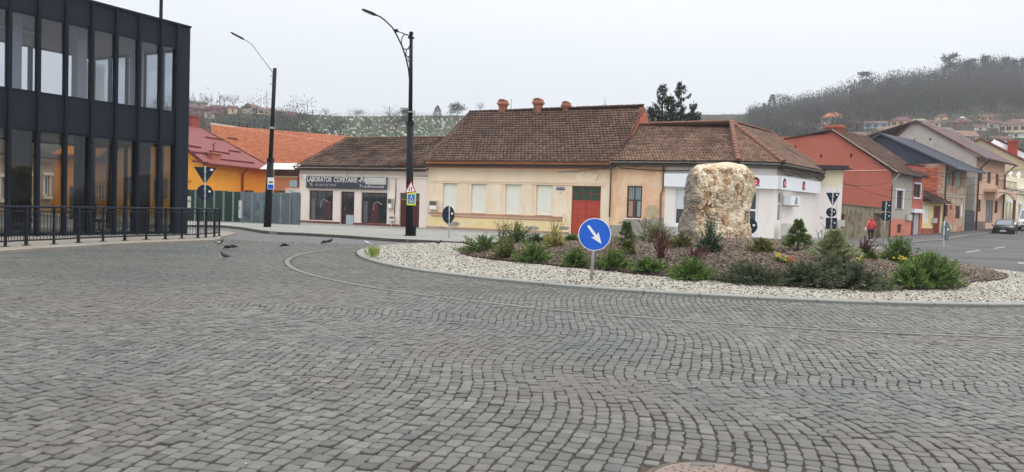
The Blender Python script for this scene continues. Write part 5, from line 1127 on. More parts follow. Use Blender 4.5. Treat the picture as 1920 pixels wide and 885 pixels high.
MB().box(0, h.L-.1, .1, Dp, zW1+.12, zT-.1).build('roof_slab', SLABM, h.root); MB().box(0, h.L-.1, .14, Dp, zL1+.1, zW0-.08).build('floor_slab', SLABM, h.root); MB().box(0, h.L, .0, Dp, -.25, .02).build('ground_slab', OFL, h.root)
# side and rear facades
for y0, y1, nn in ((.35, Dp, 5),):
    for k in range(nn+1): y = y0+(y1-y0-.1)*k/nn; MB().box(h.L-.12, h.L, y, y+.1, 0, zT-.02).build('mullion', MUL, h.root)
    MB().box(h.L-.08, h.L-.02, y0, y1, zW1+.0, zT-.02).box(h.L-.08, h.L-.02, y0, y1, zL1, zW0).build('panel', NAVY, h.root)
    MB().box(h.L-.06, h.L-.05, y0, y1, zW0, zW1).build('glass_pane', GLU, h.root); MB().box(h.L-.06, h.L-.05, y0, y1, .05, zL1).build('glass_pane', GLL, h.root)
MB().box(0, h.L, Dp, Dp+.08, zW1+.05, zT-.02).box(0, h.L, Dp, Dp+.08, zL1, zW0).build('rear_panel', NAVY, h.root)
for k in range(8): x = h.L-.1-k*2.6; MB().box(x-.07, x+.07, Dp-.02, Dp+.12, 0, zT).build('rear_mullion', MUL, h.root)
for k in range(7):
    x = h.L-1.5-k*2.3; MB().box(x-.18, x+.18, 1.0, 1.36, zW0-.06, zW1+.1).build('column', COLW, h.root)
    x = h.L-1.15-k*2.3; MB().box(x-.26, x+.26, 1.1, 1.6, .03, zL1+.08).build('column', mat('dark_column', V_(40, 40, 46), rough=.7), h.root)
for k in range(5): MB().box(2+k*3.1, 3.6+k*3.1, 3, 3.3, zW1+.04, zW1+.115).build('ceiling_light', mat('ceiling_fixture', V_(150, 146, 144), rough=.6), h.root)
RT_ = [(118, 350, 164, 402), (40, 372, 70, 402)]
bd = h.rect(131, 350, 163, 442, 2.4); o = tag(MB().box(bd[0], bd[1], 2.4, 2.46, .5, bd[3]).build('whiteboard', mat('pale_board', V_(166, 172, 164), rough=.3), None), 'pale glass board standing inside the office behind the railing', 'whiteboard'); o.matrix_world = h.root.matrix_basis.copy()
def office_chair(px, label):
    x = h.P(px, 425, 1.9)[0]; w = h.W(x, 1.9, 0); r_ = empty('office_chair', label, 'office chair', w, h.ang+.6, 'chairs inside the glass office')
    cm = mat('black_chair', V_(30, 30, 34), rough=.8); MB().box(-.25, .25, -.25, .25, .43, .5).build('seat', cm, r_); MB().prism([(-.22, .6), (.22, .6), (.25, .95), (.2, 1.12), (-.2, 1.12), (-.25, .95)], .2, .27).build('backrest', cm, r_)
    MB().tube([(0, 0, .1), (0, 0, .43)], .03, 6).build('column', cm, r_); MB().tube([(0, .2, .45), (0, .27, .7)], .025, 6).build('back_bar', cm, r_)
    for k in range(5): a = k*PI*.4; MB().tube([(0, 0, .12), (.28*math.cos(a), .28*math.sin(a), .06)], .022, 5).build('leg', cm, r_)
office_chair(186, 'black office chair behind the glass, right of the pale board'); office_chair(40, 'black office chair behind the glass, near the left edge')
# railing
RAIL = mat('railing_black', V_(26, 32, 40), rough=.5, spec=.12)
feet = [G(px, py, .06) for px, py in [(-85, 467.5), (-20, 464), (10, 462.5), (49, 460), (101, 458), (147, 455.2), (193, 453), (234, 451.2), (274, 449.6), (310, 448.7), (341, 447.3), (371, 446.4), (386, 445.2), (402, 444), (411, 442.6)]]
rl = empty('entrance_railing', 'long black metal railing with thin balusters along the forecourt of the glass building', 'railing', feet[0])
loc_ = [p-feet[0] for p in feet]; RH = 1.06
for i, p in enumerate(loc_):
    t = (loc_[min(i+1, len(loc_)-1)]-loc_[max(i-1, 0)]).normalized(); n_ = Vector((-t.y, t.x, 0)); big = i % 2 == 1
    w_ = .036 if big else .022; mb = MB(); q = [p+t*a*w_+n_*b*.03 for a, b in ((-1, -1), (1, -1), (1, 1), (-1, 1))]
    mb.add([tuple(v) for v in q]+[(v.x, v.y, v.z+RH-.02) for v in q], [(0, 1, 5, 4), (1, 2, 6, 5), (2, 3, 7, 6), (3, 0, 4, 7), (4, 5, 6, 7)])
    q = [p+t*a*.09+n_*b*.07 for a, b in ((-1, -1), (1, -1), (1, 1), (-1, 1))]; mb.add([tuple(v) for v in q]+[(v.x, v.y, v.z+.015) for v in q], [(0, 1, 5, 4), (1, 2, 6, 5), (2, 3, 7, 6), (3, 0, 4, 7), (4, 5, 6, 7)])
    mb.build('post', RAIL, rl)
MB().tube([p+Vector((0, 0, RH)) for p in loc_], .032, 6).build('top_rail', RAIL, rl); MB().tube([p+Vector((0, 0, .14)) for p in loc_], .022, 6).build('bottom_rail', RAIL, rl)
MB().tube([p+Vector((0, 0, RH-.12)) for p in loc_], .014, 6).build('middle_rail', RAIL, rl)
mb = MB().tube([(0, 0, .14), (0, 0, RH-.12)], .009, 5); bme = mb.mesh('baluster'); bme.materials.append(RAIL)
for i in range(len(loc_)-1):
    n_ = max(2, round((loc_[i+1]-loc_[i]).length/.115))
    for k in range(1, n_): o = link('baluster', bme, rl); o.location = loc_[i].lerp(loc_[i+1], k/n_)

# ================================================================== YELLOW HOUSE, ORANGE ROOF, FENCE
YW = mat('ochre_yellow_plaster', V_(206, 142, 52), rough=.9, n=(1, .06), n2=(.3, .06), stain=[(V_(190, 128, 52), .8, .56, .7)])
REDM = mat('red_metal_tile_roof', R_(150, 72, 68), rough=.55, spec=.35, n=(1.2, .06), n2=(12, .03))
def two(px0, Y0, px1, Y1, py=380): return xy(px0, Y0, py), xy(px1, Y1, py)
P0, P1 = two(380, 56, 503, 64.5); h = House('yellow_house', 'ochre yellow house with red metal roof behind the green fence', 'house', P0, P1); ze = h.P(440, 309)[1]
Wd_ = 8.4; gy, gz_ = h.X(298, 220, 0.); zr = gz_; body(h, [], YW, ze, Wd_, name='wall'); MB().prism([(0, ze-.1), (Wd_/2, zr-.18), (Wd_, ze-.1)], .003, .25, axis='x').build('gable_wall', YW, h.root)
rA, rB_ = (-.5, Wd_/2, zr), (h.loc(at(395, 233, 62)).x, Wd_/2, zr)
rB_ = (4.6, Wd_/2, zr)
eFL, eFR = (-.5, -.5, ze-.15), (h.L+.4, -.5, ze-.15); eBL, eBR = (-.5, Wd_+.5, ze-.15), (h.L+.4, Wd_+.5, ze-.15)
slab(h.root, [eFL, eFR, rB_, rA], REDM, .12); slab(h.root, [rA, rB_, eBR, eBL], REDM, .12); slab(h.root, [eFR, eBR, rB_], REDM, .12)
tiles('roof_tiles', h.root, np.array(eFL)+[0, 0, .02], np.array(rA)+[0, 0, .02], np.array(eFR)+[0, 0, .02], np.array(rB_)+[0, 0, .02], REDM, tw=.25, thh=.4, lift=.03, jit=0)
ridge(h.root, Vector(rA)+up_, Vector(rB_)+up_, REDM, .6, .1); ridge(h.root, Vector(eFR)+up_, Vector(rB_)+up_, mat('dark_red_hip', R_(120, 48, 46), rough=.6), .6, .1, 'hip_tile')
MB().box(-.56, -.5, -.55, -.5, ze-.3, ze-.05); 
for (p, q) in ((eFL, rA), (rA, eBL)): MB().add([(p[0]-.04, p[1], p[2]-.22), (q[0]-.04, q[1], q[2]-.22), (q[0]-.04, q[1], q[2]+.05), (p[0]-.04, p[1], p[2]+.05), (p[0]-.01, p[1], p[2]-.22), (q[0]-.01, q[1], q[2]-.22), (q[0]-.01, q[1], q[2]+.05), (p[0]-.01, p[1], p[2]+.05)], [(0, 1, 2, 3), (4, 7, 6, 5), (3, 2, 6, 7), (0, 4, 5, 1)]).build('verge_board', mat('dark_red_hip', R_(120, 48, 46)), h.root)
gutter(h, -.4, h.L+.3, ze-.2, mat('red_gutter', V_(128, 50, 46), rough=.5), y=-.58, r=.08)
for (px, py, w_) in ((362, 277, 1.5), (372, 289, 2.2), (403, 262, 2.0), (436, 262, 1.1), (412, 288, 2.1), (440, 286, 1.3), (431, 303, 2.4), (376, 306, 1.5), (460, 306, 2.0)):
    # snow guards: find the roof point seen at that photo spot
    dd = h.R @ Vector(ray(px, py)); nn = (Vector(eFR)-Vector(eFL)).cross(Vector(rA)-Vector(eFL)).normalized(); t = (Vector(eFL)-h.o).dot(nn)/dd.dot(nn); q = h.o+dd*t
    MB().box(q.x-w_*.6, q.x+w_*.6, q.y-.04, q.y+.02, q.z+.02, q.z+.16).build('snow_guard', mat('dark_red_hip', R_(120, 48, 46)), h.root)
def roof_pt(h, px, py, a, b, c):
    a, b, c = Vector(a), Vector(b), Vector(c); dd = h.R @ Vector(ray(px, py)); nn = (b-a).cross(c-a).normalized(); return h.o+dd*((a-h.o).dot(nn)/dd.dot(nn))
q = roof_pt(h, 400, 296, eFL, eFR, rA); MB().box(q.x-.5, q.x+.5, q.y-.3, q.y+.3, q.z-.3, q.z+.28).box(q.x-.6, q.x+.6, q.y-.4, q.y+.4, q.z+.28, q.z+.4).build('chimney', mat('low_brick_stack', V_(146, 90, 74), rough=.9, n=(5, .15)), h.root)
MB().tube([(q.x, q.y, q.z+.4), (q.x+.05, q.y, q.z+1.1)], .04, 6).tube([(q.x-.1, q.y, q.z+.9), (q.x+.2, q.y, q.z+1.15)], .06, 6).build('chimney_cowl', DARKGUT, h.root)
cq = Vector(rB_); MB().box(cq.x-.95, cq.x-.05, cq.y-.5, cq.y+.5, cq.z-.6, cq.z+.5).box(cq.x-1.02, cq.x+.02, cq.y-.57, cq.y+.57, cq.z+.5, cq.z+.62).build('chimney', mat('red_brick_stack', V_(128, 66, 58), rough=.9, n=(6, .15)), h.root)
for px in (453,): x = h.P(px, 340)[0]; downpipe(h, [(x, -.5, ze-.25), (x, -.1, ze-.7), (x, -.1, 0)], mat('rust_pipe', V_(140, 66, 40), rough=.6), .08)
r = h.rect(416, 359.5, 429, 366); MB().box(r[0], r[1], -.01, -.001, r[2]-.5, r[3]).build('low_window', PANE, h.root)
r = h.rect(458, 357, 475, 366); MB().box(r[0], r[1], -.012, -.001, r[2]-.8, r[3]).build('low_window', PANE, h.root)
# gable-end details seen through the office glass
a = h.X(352, 340); MB().box(-.03, -.001, a[0]-.3, a[0]+2.5, a[1]-.1, a[1]+.1).build('string_course', mat('dark_ochre', V_(166, 108, 44), rough=.9), h.root)
a0, a1 = h.X(339, 332), h.X(330, 378); 
wq = [(-.02, h.X(300, 372)[0])]; MB().box(-.04, -.001, 3.0, 4.1, 1.4, 2.9).build('side_window', PANE, h.root); MB().box(-.06, -.001, 5.5, 6.6, 1.4, 2.9).build('side_window', PANE, h.root)
# second yellow house to its left (seen through the office)
P0, P1 = two(98, 60, 215, 62); h = House('yellow_side_house', 'yellow house with red gable roof, seen through the ground-floor glass of the office', 'house', P0, P1); ze = h.P(160, 293)[1]; xa, za = h.P(131, 262)
hs = [h.rect(151, 325, 164, 350), h.rect(184, 345, 196, 375)]
MB2 = body(h, hs, YW, ze, 7); [window(h, q, PVC, PANE, .07, .1) for q in hs]
MB().prism([(0, ze), (h.L, ze), (xa+1.2, za), (xa, za)], .1, 7).build('gable_wall', YW, h.root)
slab(h.root, [(-.3, -.6, ze-.1), (h.L, -.6, ze-.1), (h.L, 3.4, za), (xa, 3.4, za)], REDM, .12); slab(h.root, [(xa, 3.4, za), (h.L, 3.4, za), (h.L, 7.4, ze), (-.3, 7.4, ze)], REDM, .12)
MB().box(-.35, h.L, -.66, -.6, ze-.25, ze-.02).build('fascia_board', mat('dark_red_hip', R_(120, 48, 46)), h.root)
P0, P1 = two(-60, 50, 97, 58); h = House('old_townhouse', 'old grey-beige townhouse with white window surrounds, seen through the ground-floor glass', 'house', P0, P1); ze = h.P(40, 290)[1]
OT = mat('old_beige_stone', V_(150, 134, 112), rough=.95, n=(1, .1), n2=(6, .06)); hs = [h.rect(-30, 332, -18, 372), h.rect(1, 333, 9, 372), h.rect(43, 331, 54, 370), h.rect(82, 330, 92, 366)]
body(h, hs, OT, ze, 9); [window(h, q, PVC, PANE, .07, .1) for q in hs]
for q in hs:
    for z_, e in ((q[3]+.05, .25), (q[2]-.28, .2)): MB().box(q[0]-e, q[1]+e, -.16, -.001, z_, z_+.22).build('window_moulding', mat('pale_stone_trim', V_(196, 192, 182), rough=.9), h.root)
    for x_ in (q[0]-.16, q[1]+.02): MB().box(x_, x_+.14, -.08, -.001, q[2], q[3]).build('window_moulding', mat('pale_stone_trim', V_(196, 192, 182)), h.root)
MB().box(0, h.L, -.35, -.001, ze-.35, ze-.1).build('cornice', OT, h.root); slab(h.root, [(-.3, -.5, ze), (h.L+.2, -.5, ze), (h.L-.5, 4.5, ze+2.6), (.5, 4.5, ze+2.6)], TILE_D, .12); slab(h.root, [(.5, 4.5, ze+2.6), (h.L-.5, 4.5, ze+2.6), (h.L+.2, 9.4, ze), (-.3, 9.4, ze)], TILE_D, .12)
# orange-roofed long building and its annex
OR = mat('orange_roof_tiles', R_(178, 100, 64), c2=R_(208, 128, 88), rough=.85, n=(2, .06), n2=(.3, .05))
a, b, c, d = at(398, 290, 66), at(572, 311.5, 70.5), at(622, 267, 88), at(395, 234, 72)
b.z = a.z = at(559, 309, 69.5).z
h = House('orange_roofed_building', 'long building with bright orange tiled roof between the yellow house and the pink shop', 'building', a[:2], b[:2]); q = [h.loc(p) for p in (a, b, c, d)]
slab(h.root, [p-Vector((0, 0, .05)) for p in q], BOARD, .12); tiles('roof_tiles', h.root, q[0], q[3], q[1], q[2], OR, tw=.24, thh=.5, lift=.06, jit=.003)
MB().tube([q[3]+up_, q[2]+up_], .14, 6).build('ridge_capping', mat('pale_ridge', R_(206, 196, 186), rough=.8), h.root)
MB().box(.2, h.L-.3, .5, 12, -.2, q[0].z-.1).build('wall', mat('orange_wall', V_(186, 120, 84), rough=.9, n=(1, .08)), h.root)
P0, P1 = two(499, 60.5, 568, 59.5); h = House('fenced_annex', 'low salmon annex with corrugated awning above a dark opening, behind the blue-grey fence', 'building', P0, P1); zt = h.P(530, 331)[1]
SAL = mat('salmon_plaster', V_(190, 124, 92), rough=.95, n=(1.5, .08), stain=[(V_(166, 110, 84), 1, .55, .7)])
op = h.rect(504, 317, 570, 330); MB().box(0, h.L, 0, 4, -.2, op[2]-.12).box(0, h.L, .5, 4, op[2]-.119, op[3]+.3).build('wall', SAL, h.root); MB().box(0, h.L, -.08, .1, op[2]-.118, op[2]).build('ledge', mat('pale_ledge', V_(180, 168, 148), rough=.9), h.root)
MB().box(0, .5, -.01, .4, op[2]+.001, op[3]+.25).build('pier', mat('pale_ledge', V_(180, 168, 148)), h.root)
for k in range(8): x = .5+k*(h.L-.5)/8; MB().box(x+.02, x+(h.L-.5)/8-.02, .3, .4, op[2]+.001, op[3]+.1).build('timber_panel', mat('dark_timber_panel', V_(92, 62, 46), rough=.8, n=(4, .2)), h.root)
aw0, aw1 = h.P(535, 318, -1.0)[1], h.P(535, 306, -.0)[1]; mb = MB(); n = 34
for k in range(n): x0, x1 = k*h.L/n, (k+1)*h.L/n; e = .03 if k % 2 else 0; e2 = .03-e; mb.quad((x0, -1., aw0+e), (x1, -1., aw0+e2), (x1, .1, aw1+e2), (x0, .1, aw1+e))
mb.build('awning', mat('corrugated_grey', V_(166, 166, 162), rough=.7, n=(2, .12)), h.root)
r = h.rect(543.5, 338, 557, 350); MB().box(r[0], r[1], -.04, -.002, r[2], r[3]).build('blue_poster', mat('pale_blue_poster', V_(150, 180, 196), rough=.6, n=(4, .12)), h.root)
r = h.rect(536, 353, 566, 366); MB().box(r[0], r[1], -.04, -.002, r[2]-.3, r[3]).build('white_poster', mat('scribbled_poster', V_(196, 198, 194), rough=.6, n=(5, .2), stain=[(V_(96, 104, 110), 3.2, .56, .6)]), h.root)
r = h.rect(515, 357, 534, 368); MB().box(r[0], r[1], -.03, -.002, r[2]-.4, r[3]).build('window', PANE, h.root)
# fence
FG = mat('green_sheet', V_(44, 66, 58), rough=.6, n=(1.5, .12), n2=(.6, .15)); FB = mat('blue_grey_sheet', V_(96, 108, 114), rough=.6, n=(1.2, .1), n2=(5, .08), stain=[(V_(124, 132, 134), 1.3, .55, .66), (V_(70, 82, 88), 2.2, .62, .7)])
f0, f1, f2 = G(330, 413.5, .1), G(449, 416, .1), G(562, 421.5, .1)
fn = empty('sheet_metal_fence', 'corrugated metal fence, green at left and blue-grey at right, before the yellow house', 'fence', f0)
def fence_run(P, Q, ztop0, ztop1, n, m, lab=None):
    for k in range(n):
        a = P.lerp(Q, k/n); b = P.lerp(Q, (k+1)/n); t = (b-a).normalized(); nn = Vector((-t.y, t.x, 0)); mb = MB(); c = 14; j = random.uniform(-.05, .05); zt = ztop0+(ztop1-ztop0)*k/n+j; ln = random.uniform(-.02, .02)
        vs = []; 
        for i in range(c+1):
            p = a.lerp(b, i/c)+nn*(.022 if i % 2 else -.022)-f0; vs += [(p.x, p.y, -.05), (p.x+nn.x*ln, p.y+nn.y*ln, zt)]
        mb.add(vs, [(2*i, 2*i+2, 2*i+3, 2*i+1) for i in range(c)]); o = mb.build('fence_sheet', m, fn)
        if lab and k == 0: o['label'] = lab
fence_run(f0, f1, 1.95, 1.95, 5, FG, 'dark green sheet'); fence_run(f1, f2, 1.9, 1.95, 8, FB, 'blue-grey sheet')
for k in range(14):
    p = f0.lerp(f2, k/13)-f0+Vector((-.05, .14, 0)); MB().box(p.x-.04, p.x+.04, p.y-.04, p.y+.04, -.1, 1.9).build('fence_post', FB, fn)
for z in (.5, 1.5):
    a, b, c = f0-f0, f1-f0, f2-f0; o_ = Vector((0, .09, z)); MB().tube([a+o_, b+o_, c+o_], .03, 5).build('fence_rail', FB, fn)
t = (f1-f0).normalized(); nn = Vector((t.y, -t.x, 0))*.05
for (px0, px1, y0, y1, m_) in ((447, 457.5, 376, 409, 'pale_peeling_paint'), (350, 358, 368, 391, 'pale_peeling_paint')):
    p, q = f1-f0, f2-f0; tt = (f2-f1).normalized() if px0 > 400 else (f1-f0).normalized(); base = (f1 if px0 > 400 else f0)
    def onf(px, py):
        d = Vector(ray(px, py)); n3 = Vector((-tt.y, tt.x, 0)); s = (base-Vector((0, 0, H_))).dot(n3)/d.dot(n3); return Vector((0, 0, H_))+d*s-f0+Vector((tt.y, -tt.x, 0))*.045
    a, b, c, d = onf(px0, y1), onf(px1, y1), onf(px1, y0), onf(px0, y0); MB().add([a, b, c, d]+[v+Vector((tt.y, -tt.x, 0))*.008 for v in (a, b, c, d)], [(4, 5, 6, 7), (0, 4, 7, 3), (1, 2, 6, 5)]).build('peeling_patch', mat('pale_peeling_paint', V_(196, 194, 190), rough=.8, n=(3, .2), stain=[(V_(120, 122, 120), 3, .5, .56)]), fn)
GRAF = mat('teal_graffiti', V_(90, 140, 146), rough=.6)
for k in range(2):
    o = text(fn, ('GB', 'SC')[k], 0, 0, 0, .5, GRAF if k == 0 else mat('dark_graffiti', V_(62, 74, 90), rough=.6), 'graffiti', shear=.2)
    p = onf(447, 380) if False else None
    tt = (f2-f1).normalized(); base = f1
    d_ = Vector(ray(*((486, 385), (456, 405))[k])); n3 = Vector((-tt.y, tt.x, 0)); s = (f1-Vector((0, 0, H_))).dot(n3)/d_.dot(n3); o.location = Vector((0, 0, H_))+d_*s-f0+Vector((tt.y, -tt.x, 0))*.05; o.rotation_euler = (PI/2, 0, math.atan2(tt.y, tt.x))
# ================================================================== STREET THINGS
def lookrot(P, extra=0.):      # rotation about z so that local -y faces the camera from P
    return math.atan2(P[1], P[0])-PI/2+extra
def disc_mb(r, t, y0, n=32, cz=0., cx=0.): return MB().prism([(cx+r*math.cos(2*PI*k/n), cz+r*math.sin(2*PI*k/n)) for k in range(n)], y0, y0+t)
BLUE = mat('sign_blue', V_(20, 84, 184), rough=.35, spec=.5); SWHITE = mat('sign_white', V_(226, 230, 234), rough=.4); SRED = mat('sign_red', V_(178, 44, 44), rough=.4); SGREEN = mat('fluorescent_border', V_(176, 224, 20), rough=.5)
SBLK = mat('sign_black', V_(36, 36, 40), rough=.5)
# blue arrow sign
P = isl_hit(1109, 525.5); Y = P.y; T = at(1114, 439.5, Y); rz = lookrot(P, .06); s = empty('arrow_sign', 'round blue sign with white arrow pointing down right, on a short post in the gravel', 'road sign', P, rz)
R_s = 30.6/F_*Y; zc = T.z-P.z; ox = .03
MB().tube([(0, .03, -.05), (ox, .03, zc+R_s*.7)], .031, 10).build('post', STEEL, s, True); MB().tube([(0, .03, -.03), (0, .03, .012)], [.05, .045], 10).build('base_collar', mat('rusty_collar', V_(130, 90, 60), rough=.9), s)
p_ = disc_mb(R_s, .012, -.02, 40, zc, ox); pl = p_.build('sign_plate', SWHITE, s); disc_mb(R_s*.955, .003, -.0235, 40, zc, ox).build('blue_face', BLUE, pl)
a = math.radians(-52); ca, sa = math.cos(a), math.sin(a); ar = [(-.70, .085), (.12, .085), (.06, .30), (.72, 0), (.06, -.30), (.12, -.085), (-.70, -.085)]
ar = [(-.66, .075), (.10, .075), (.02, .27), (.70, 0), (.02, -.27), (.10, -.075), (-.66, -.075)]
MB().prism([(ox+(x*ca-z*sa)*R_s*1.02, zc+(x*sa+z*ca)*R_s*1.02) for x, z in ar], -.027, -.024).build('arrow', SWHITE, pl)
MB().box(ox-.05, ox+.05, -.007, .03, zc-.12, zc-.08).build('bracket', STEEL, s)
# sign backs: list of plates (shape, photo centre, photo half size)
def back_sign(label, foot, Y, top, plates, turn=0., r=.025, stickers=True, front=SIGNBACK):
    P = at(foot[0], foot[1], Y); T = at(top[0], top[1], Y); s = empty('road_sign', label, 'road sign', P, lookrot(P, turn)); R3 = Matrix.Rotation(-s.rotation_euler[2], 3, 'Z')
    t = R3 @ (T-P); MB().tube([(0, -.03, -.3), (t.x, -.03, t.z)], r, 8).build('post', STEEL, s, True)
    for shp, cx, cy, hw, hh in plates:
        c = R3 @ (at(cx, cy, Y)-P); ww, h2 = hw/F_*Y/math.cos(turn), hh/F_*Y
        if shp == 'disc': mb = MB().prism([(c.x+ww*math.cos(k*PI/14), c.z+h2*math.sin(k*PI/14)) for k in range(28)], 0, .014)
        elif shp == 'tri': mb = MB().prism([(c.x-ww, c.z+h2), (c.x-ww*.93, c.z+h2*1.04), (c.x+ww*.93, c.z+h2*1.04), (c.x+ww, c.z+h2), (c.x+ww*.06, c.z-h2), (c.x-ww*.06, c.z-h2)], 0, .014)
        else: mb = MB().prism([(c.x-ww, c.z-h2), (c.x+ww, c.z-h2), (c.x+ww, c.z+h2), (c.x-ww, c.z+h2)], 0, .014)
        pl = mb.build('sign_plate', front, s)
        for dz in (.45, -.45): MB().box(c.x-.06, c.x+.06, -.065, -.002, c.z+h2*dz-.015, c.z+h2*dz+.015).build('clamp', STEEL, pl)
        if stickers: MB().box(c.x+ww*.45, c.x+ww*.72, -.004, -.001, c.z+h2*.02+(h2*.6 if shp == 'tri' else 0), c.z+h2*.25+(h2*.6 if shp == 'tri' else 0)).build('sticker', SWHITE, pl)
    return s
back_sign('back of a give-way triangle above a round sign, behind the railing end at left', (384, 443), 31.6, (384.5, 311), [('tri', 384.5, 329, 19.5, 15), ('disc', 384, 360.5, 14.3, 14.3)])
back_sign('dark back of a round sign on a thin post before the cream house', tuple((841, 450)), 34.2, (841, 387), [('disc', 840, 402.5, 11.5, 16.2)], turn=.62)
back_sign('dark back of a round sign half hidden behind the boulder', (1403, 470), 36, (1404, 408), [('disc', 1404, 424, 15.5, 15.5)])
back_sign('post with triangle, disc and square sign backs before the white annex wall', (1555.5, 470), 34.5, (1562, 361.5), [('tri', 1561.5, 374, 12, 12), ('disc', 1558.5, 398, 9, 9), ('rect', 1558.5, 419, 9.6, 10.8)])
back_sign('square sign back above a round one on the kerb, right of the walker in red', (1655, 463), 45.2, (1662, 378), [('rect', 1662, 386.5, 7.8, 9.5), ('disc', 1661, 406, 9, 8.5)])
back_sign('grey oval-looking sign back seen almost edge on, near the right end of the island', (1769, 496), 27.4, (1776, 414), [('disc', 1775.5, 432.5, 7.6, 18.5)], turn=-1.1, front=mat('grey_sign_back', V_(96, 108, 110), rough=.5, n=(4, .1)))
# lamp posts
def post(P, T, r0, r1, n=12):
    return [P, P.lerp(T, .5), T], [r0, (r0+r1)/2, r1]
Y = 41.0; P = at(501, 429, Y); P.z = .10; T = at(515.5, 128, Y)
s = empty('street_lamp', 'black street lamp with plain bent arm, bus stop sign on its post', 'street lamp', P); t = T-P
MB().tube([Vector((0, 0, -.1)), t*.42], [.20, .17], 12).build('lower_post', BLACKM, s, True); MB().tube([t*.42, t], [.115, .095], 12).build('upper_post', BLACKM, s, True); MB().tube([t*.415, t*.435], [.19, .19], 12).build('collar', BLACKM, s); MB().tube([t*.62, t*.632], [.125, .125], 12).build('ring', STEEL, s)
q = [at(x, y, Y)-P for x, y in ((511, 162), (512, 136), (472, 82), (455, 72))]; MB().tube([q[0], q[1], q[1].lerp(q[2], .5), q[2], q[3]], .035, 8).build('arm', STEEL, s, True)
for fz in (.90, .95): MB().box(t.x*fz-.22, t.x*fz+.14, -.06, .06, t.z*fz-.02, t.z*fz+.02).build('arm_clamp', STEEL, s)
def lamp_head(s, a, b, w=.15):
    d = (b-a); l = d.length; mb = MB(); pr = [(0, .04), (.08, .06), (.25, w), (.8, w*.8), (1., .02)]
    n_ = Vector((0, 1, 0)); u = d.normalized().cross(n_).normalized(); vs = []
    for tt, ww in pr: c = a+d*tt; h2 = .045 if 0 < tt < 1 else .02; vs += [c+n_*ww+u*h2, c-n_*ww+u*h2, c-n_*ww-u*h2, c+n_*ww-u*h2]
    mb.add(vs, [(4*i+k, 4*i+(k+1) % 4, 4*i+4+(k+1) % 4, 4*i+4+k) for i in range(4) for k in range(4)]+[(0, 1, 2, 3), (19, 18, 17, 16)]); hd = mb.build('lamp_head', BLACKM, s)
    sg = -1 if u.z > 0 else 1; c0, c1 = a+d*.3, a+d*.85; k = u*sg*.048; MB().add([c0+n_*w*.7+k, c0-n_*w*.7+k, c1-n_*w*.6+k, c1+n_*w*.6+k], [(0, 1, 2, 3)]).build('lens', mat('lamp_lens', V_(120, 126, 134), rough=.3), hd)
lamp_head(s, at(458, 74, Y)-P, at(432, 60.5, Y)-P)
b0 = at(508, 344, Y-.2)-P; bs = MB().box(b0.x-.17, b0.x+.17, -.25, -.21, b0.z-.31, b0.z+.31).build('bus_stop_sign', SWHITE, s); MB().box(b0.x-.145, b0.x+.145, -.254, -.2505, b0.z-.285, b0.z-.06).build('blue_band', BLUE, bs)
MB().prism([(b0.x-.11, b0.z+.02), (b0.x+.11, b0.z+.02), (b0.x+.11, b0.z+.09), (b0.x+.07, b0.z+.13), (b0.x-.11, b0.z+.13)], -.254, -.2505).build('bus_symbol', SBLK, bs); MB().box(b0.x-.1, b0.x+.06, -.256, -.2545, b0.z+.07, b0.z+.11).build('bus_windows', mat('symbol_yellow', V_(216, 190, 90), rough=.5), bs)
Y = 35.3; P = at(767, 446.5, Y); P.z = .10; T = at(771, 68, Y)
s2 = empty('street_lamp', 'tall black ornamental street lamp with ball finial and ringed bracket, signs on its post', 'street lamp', P); t = T-P
MB().tube([Vector((0, 0, -.02)), t*.555], [.175, .15], 12).build('lower_post', BLACKM, s2, True); MB().tube([t*.555, t], [.10, .075], 12).build('upper_post', BLACKM, s2, True); MB().tube([t*.555, t*.572], [.165, .165], 12).build('collar', BLACKM, s2); MB().tube([t*.62, t*.625], [.12, .12], 12).build('ring', STEEL, s2); MB().tube([Vector((0, 0, -.02)), Vector((0, 0, .03))], [.26, .25], 12).build('base_plate', BLACKM, s2)
fb = at(771, 63, Y)-P; MB().lathe([(.001, -.11), (.07, -.09), (.105, 0), (.07, .08), (.001, .105)], 14, tuple(fb)).build('ball_finial', BLACKM, s2, True); MB().box(t.x-.14, t.x+.14, -.08, .08, t.z-.1, t.z-.04).build('cap_ring', BLACKM, s2)
arm = [at(x, y, Y)-P for x, y in ((768, 150), (766, 130), (761, 108), (754, 87), (746, 70), (736, 52), (724, 40), (714, 32), (704, 27.5))]; MB().tube(arm, .035, 8).build('arm', BLACKM, s2, True)
a1 = [at(x, y, Y)-P for x, y in ((738, 56), (752, 61), (770, 68))]; MB().tube(a1, .022, 6).build('tie_bar', BLACKM, s2)
for cx, cy, rx, ry in ((761, 78.5, 8.2, 14), (765.2, 99, 4.2, 7.5), (767, 111, 2, 4.5)):
    c = at(cx, cy, Y)-P; MB().tube([c+Vector((rx/F_*Y*math.cos(k*PI/12), 0, ry/F_*Y*math.sin(k*PI/12))) for k in range(25)], .022, 6, cap=False).build('scroll_ring', BLACKM, s2)
lamp_head(s2, at(706, 28.5, Y)-P, at(678, 17.5, Y)-P, .17); bx_ = at(742, 58, Y)-P; MB().box(bx_.x-.05, bx_.x+.1, -.05, .05, bx_.z-.06, bx_.z+.08).build('arm_joint', BLACKM, s2)
q = at(771.5, 437, Y)-P; MB().box(q.x+.06, q.x+.2, -.1, .1, q.z-.2, q.z+.35).build('cable_box', BLACKM, s2)
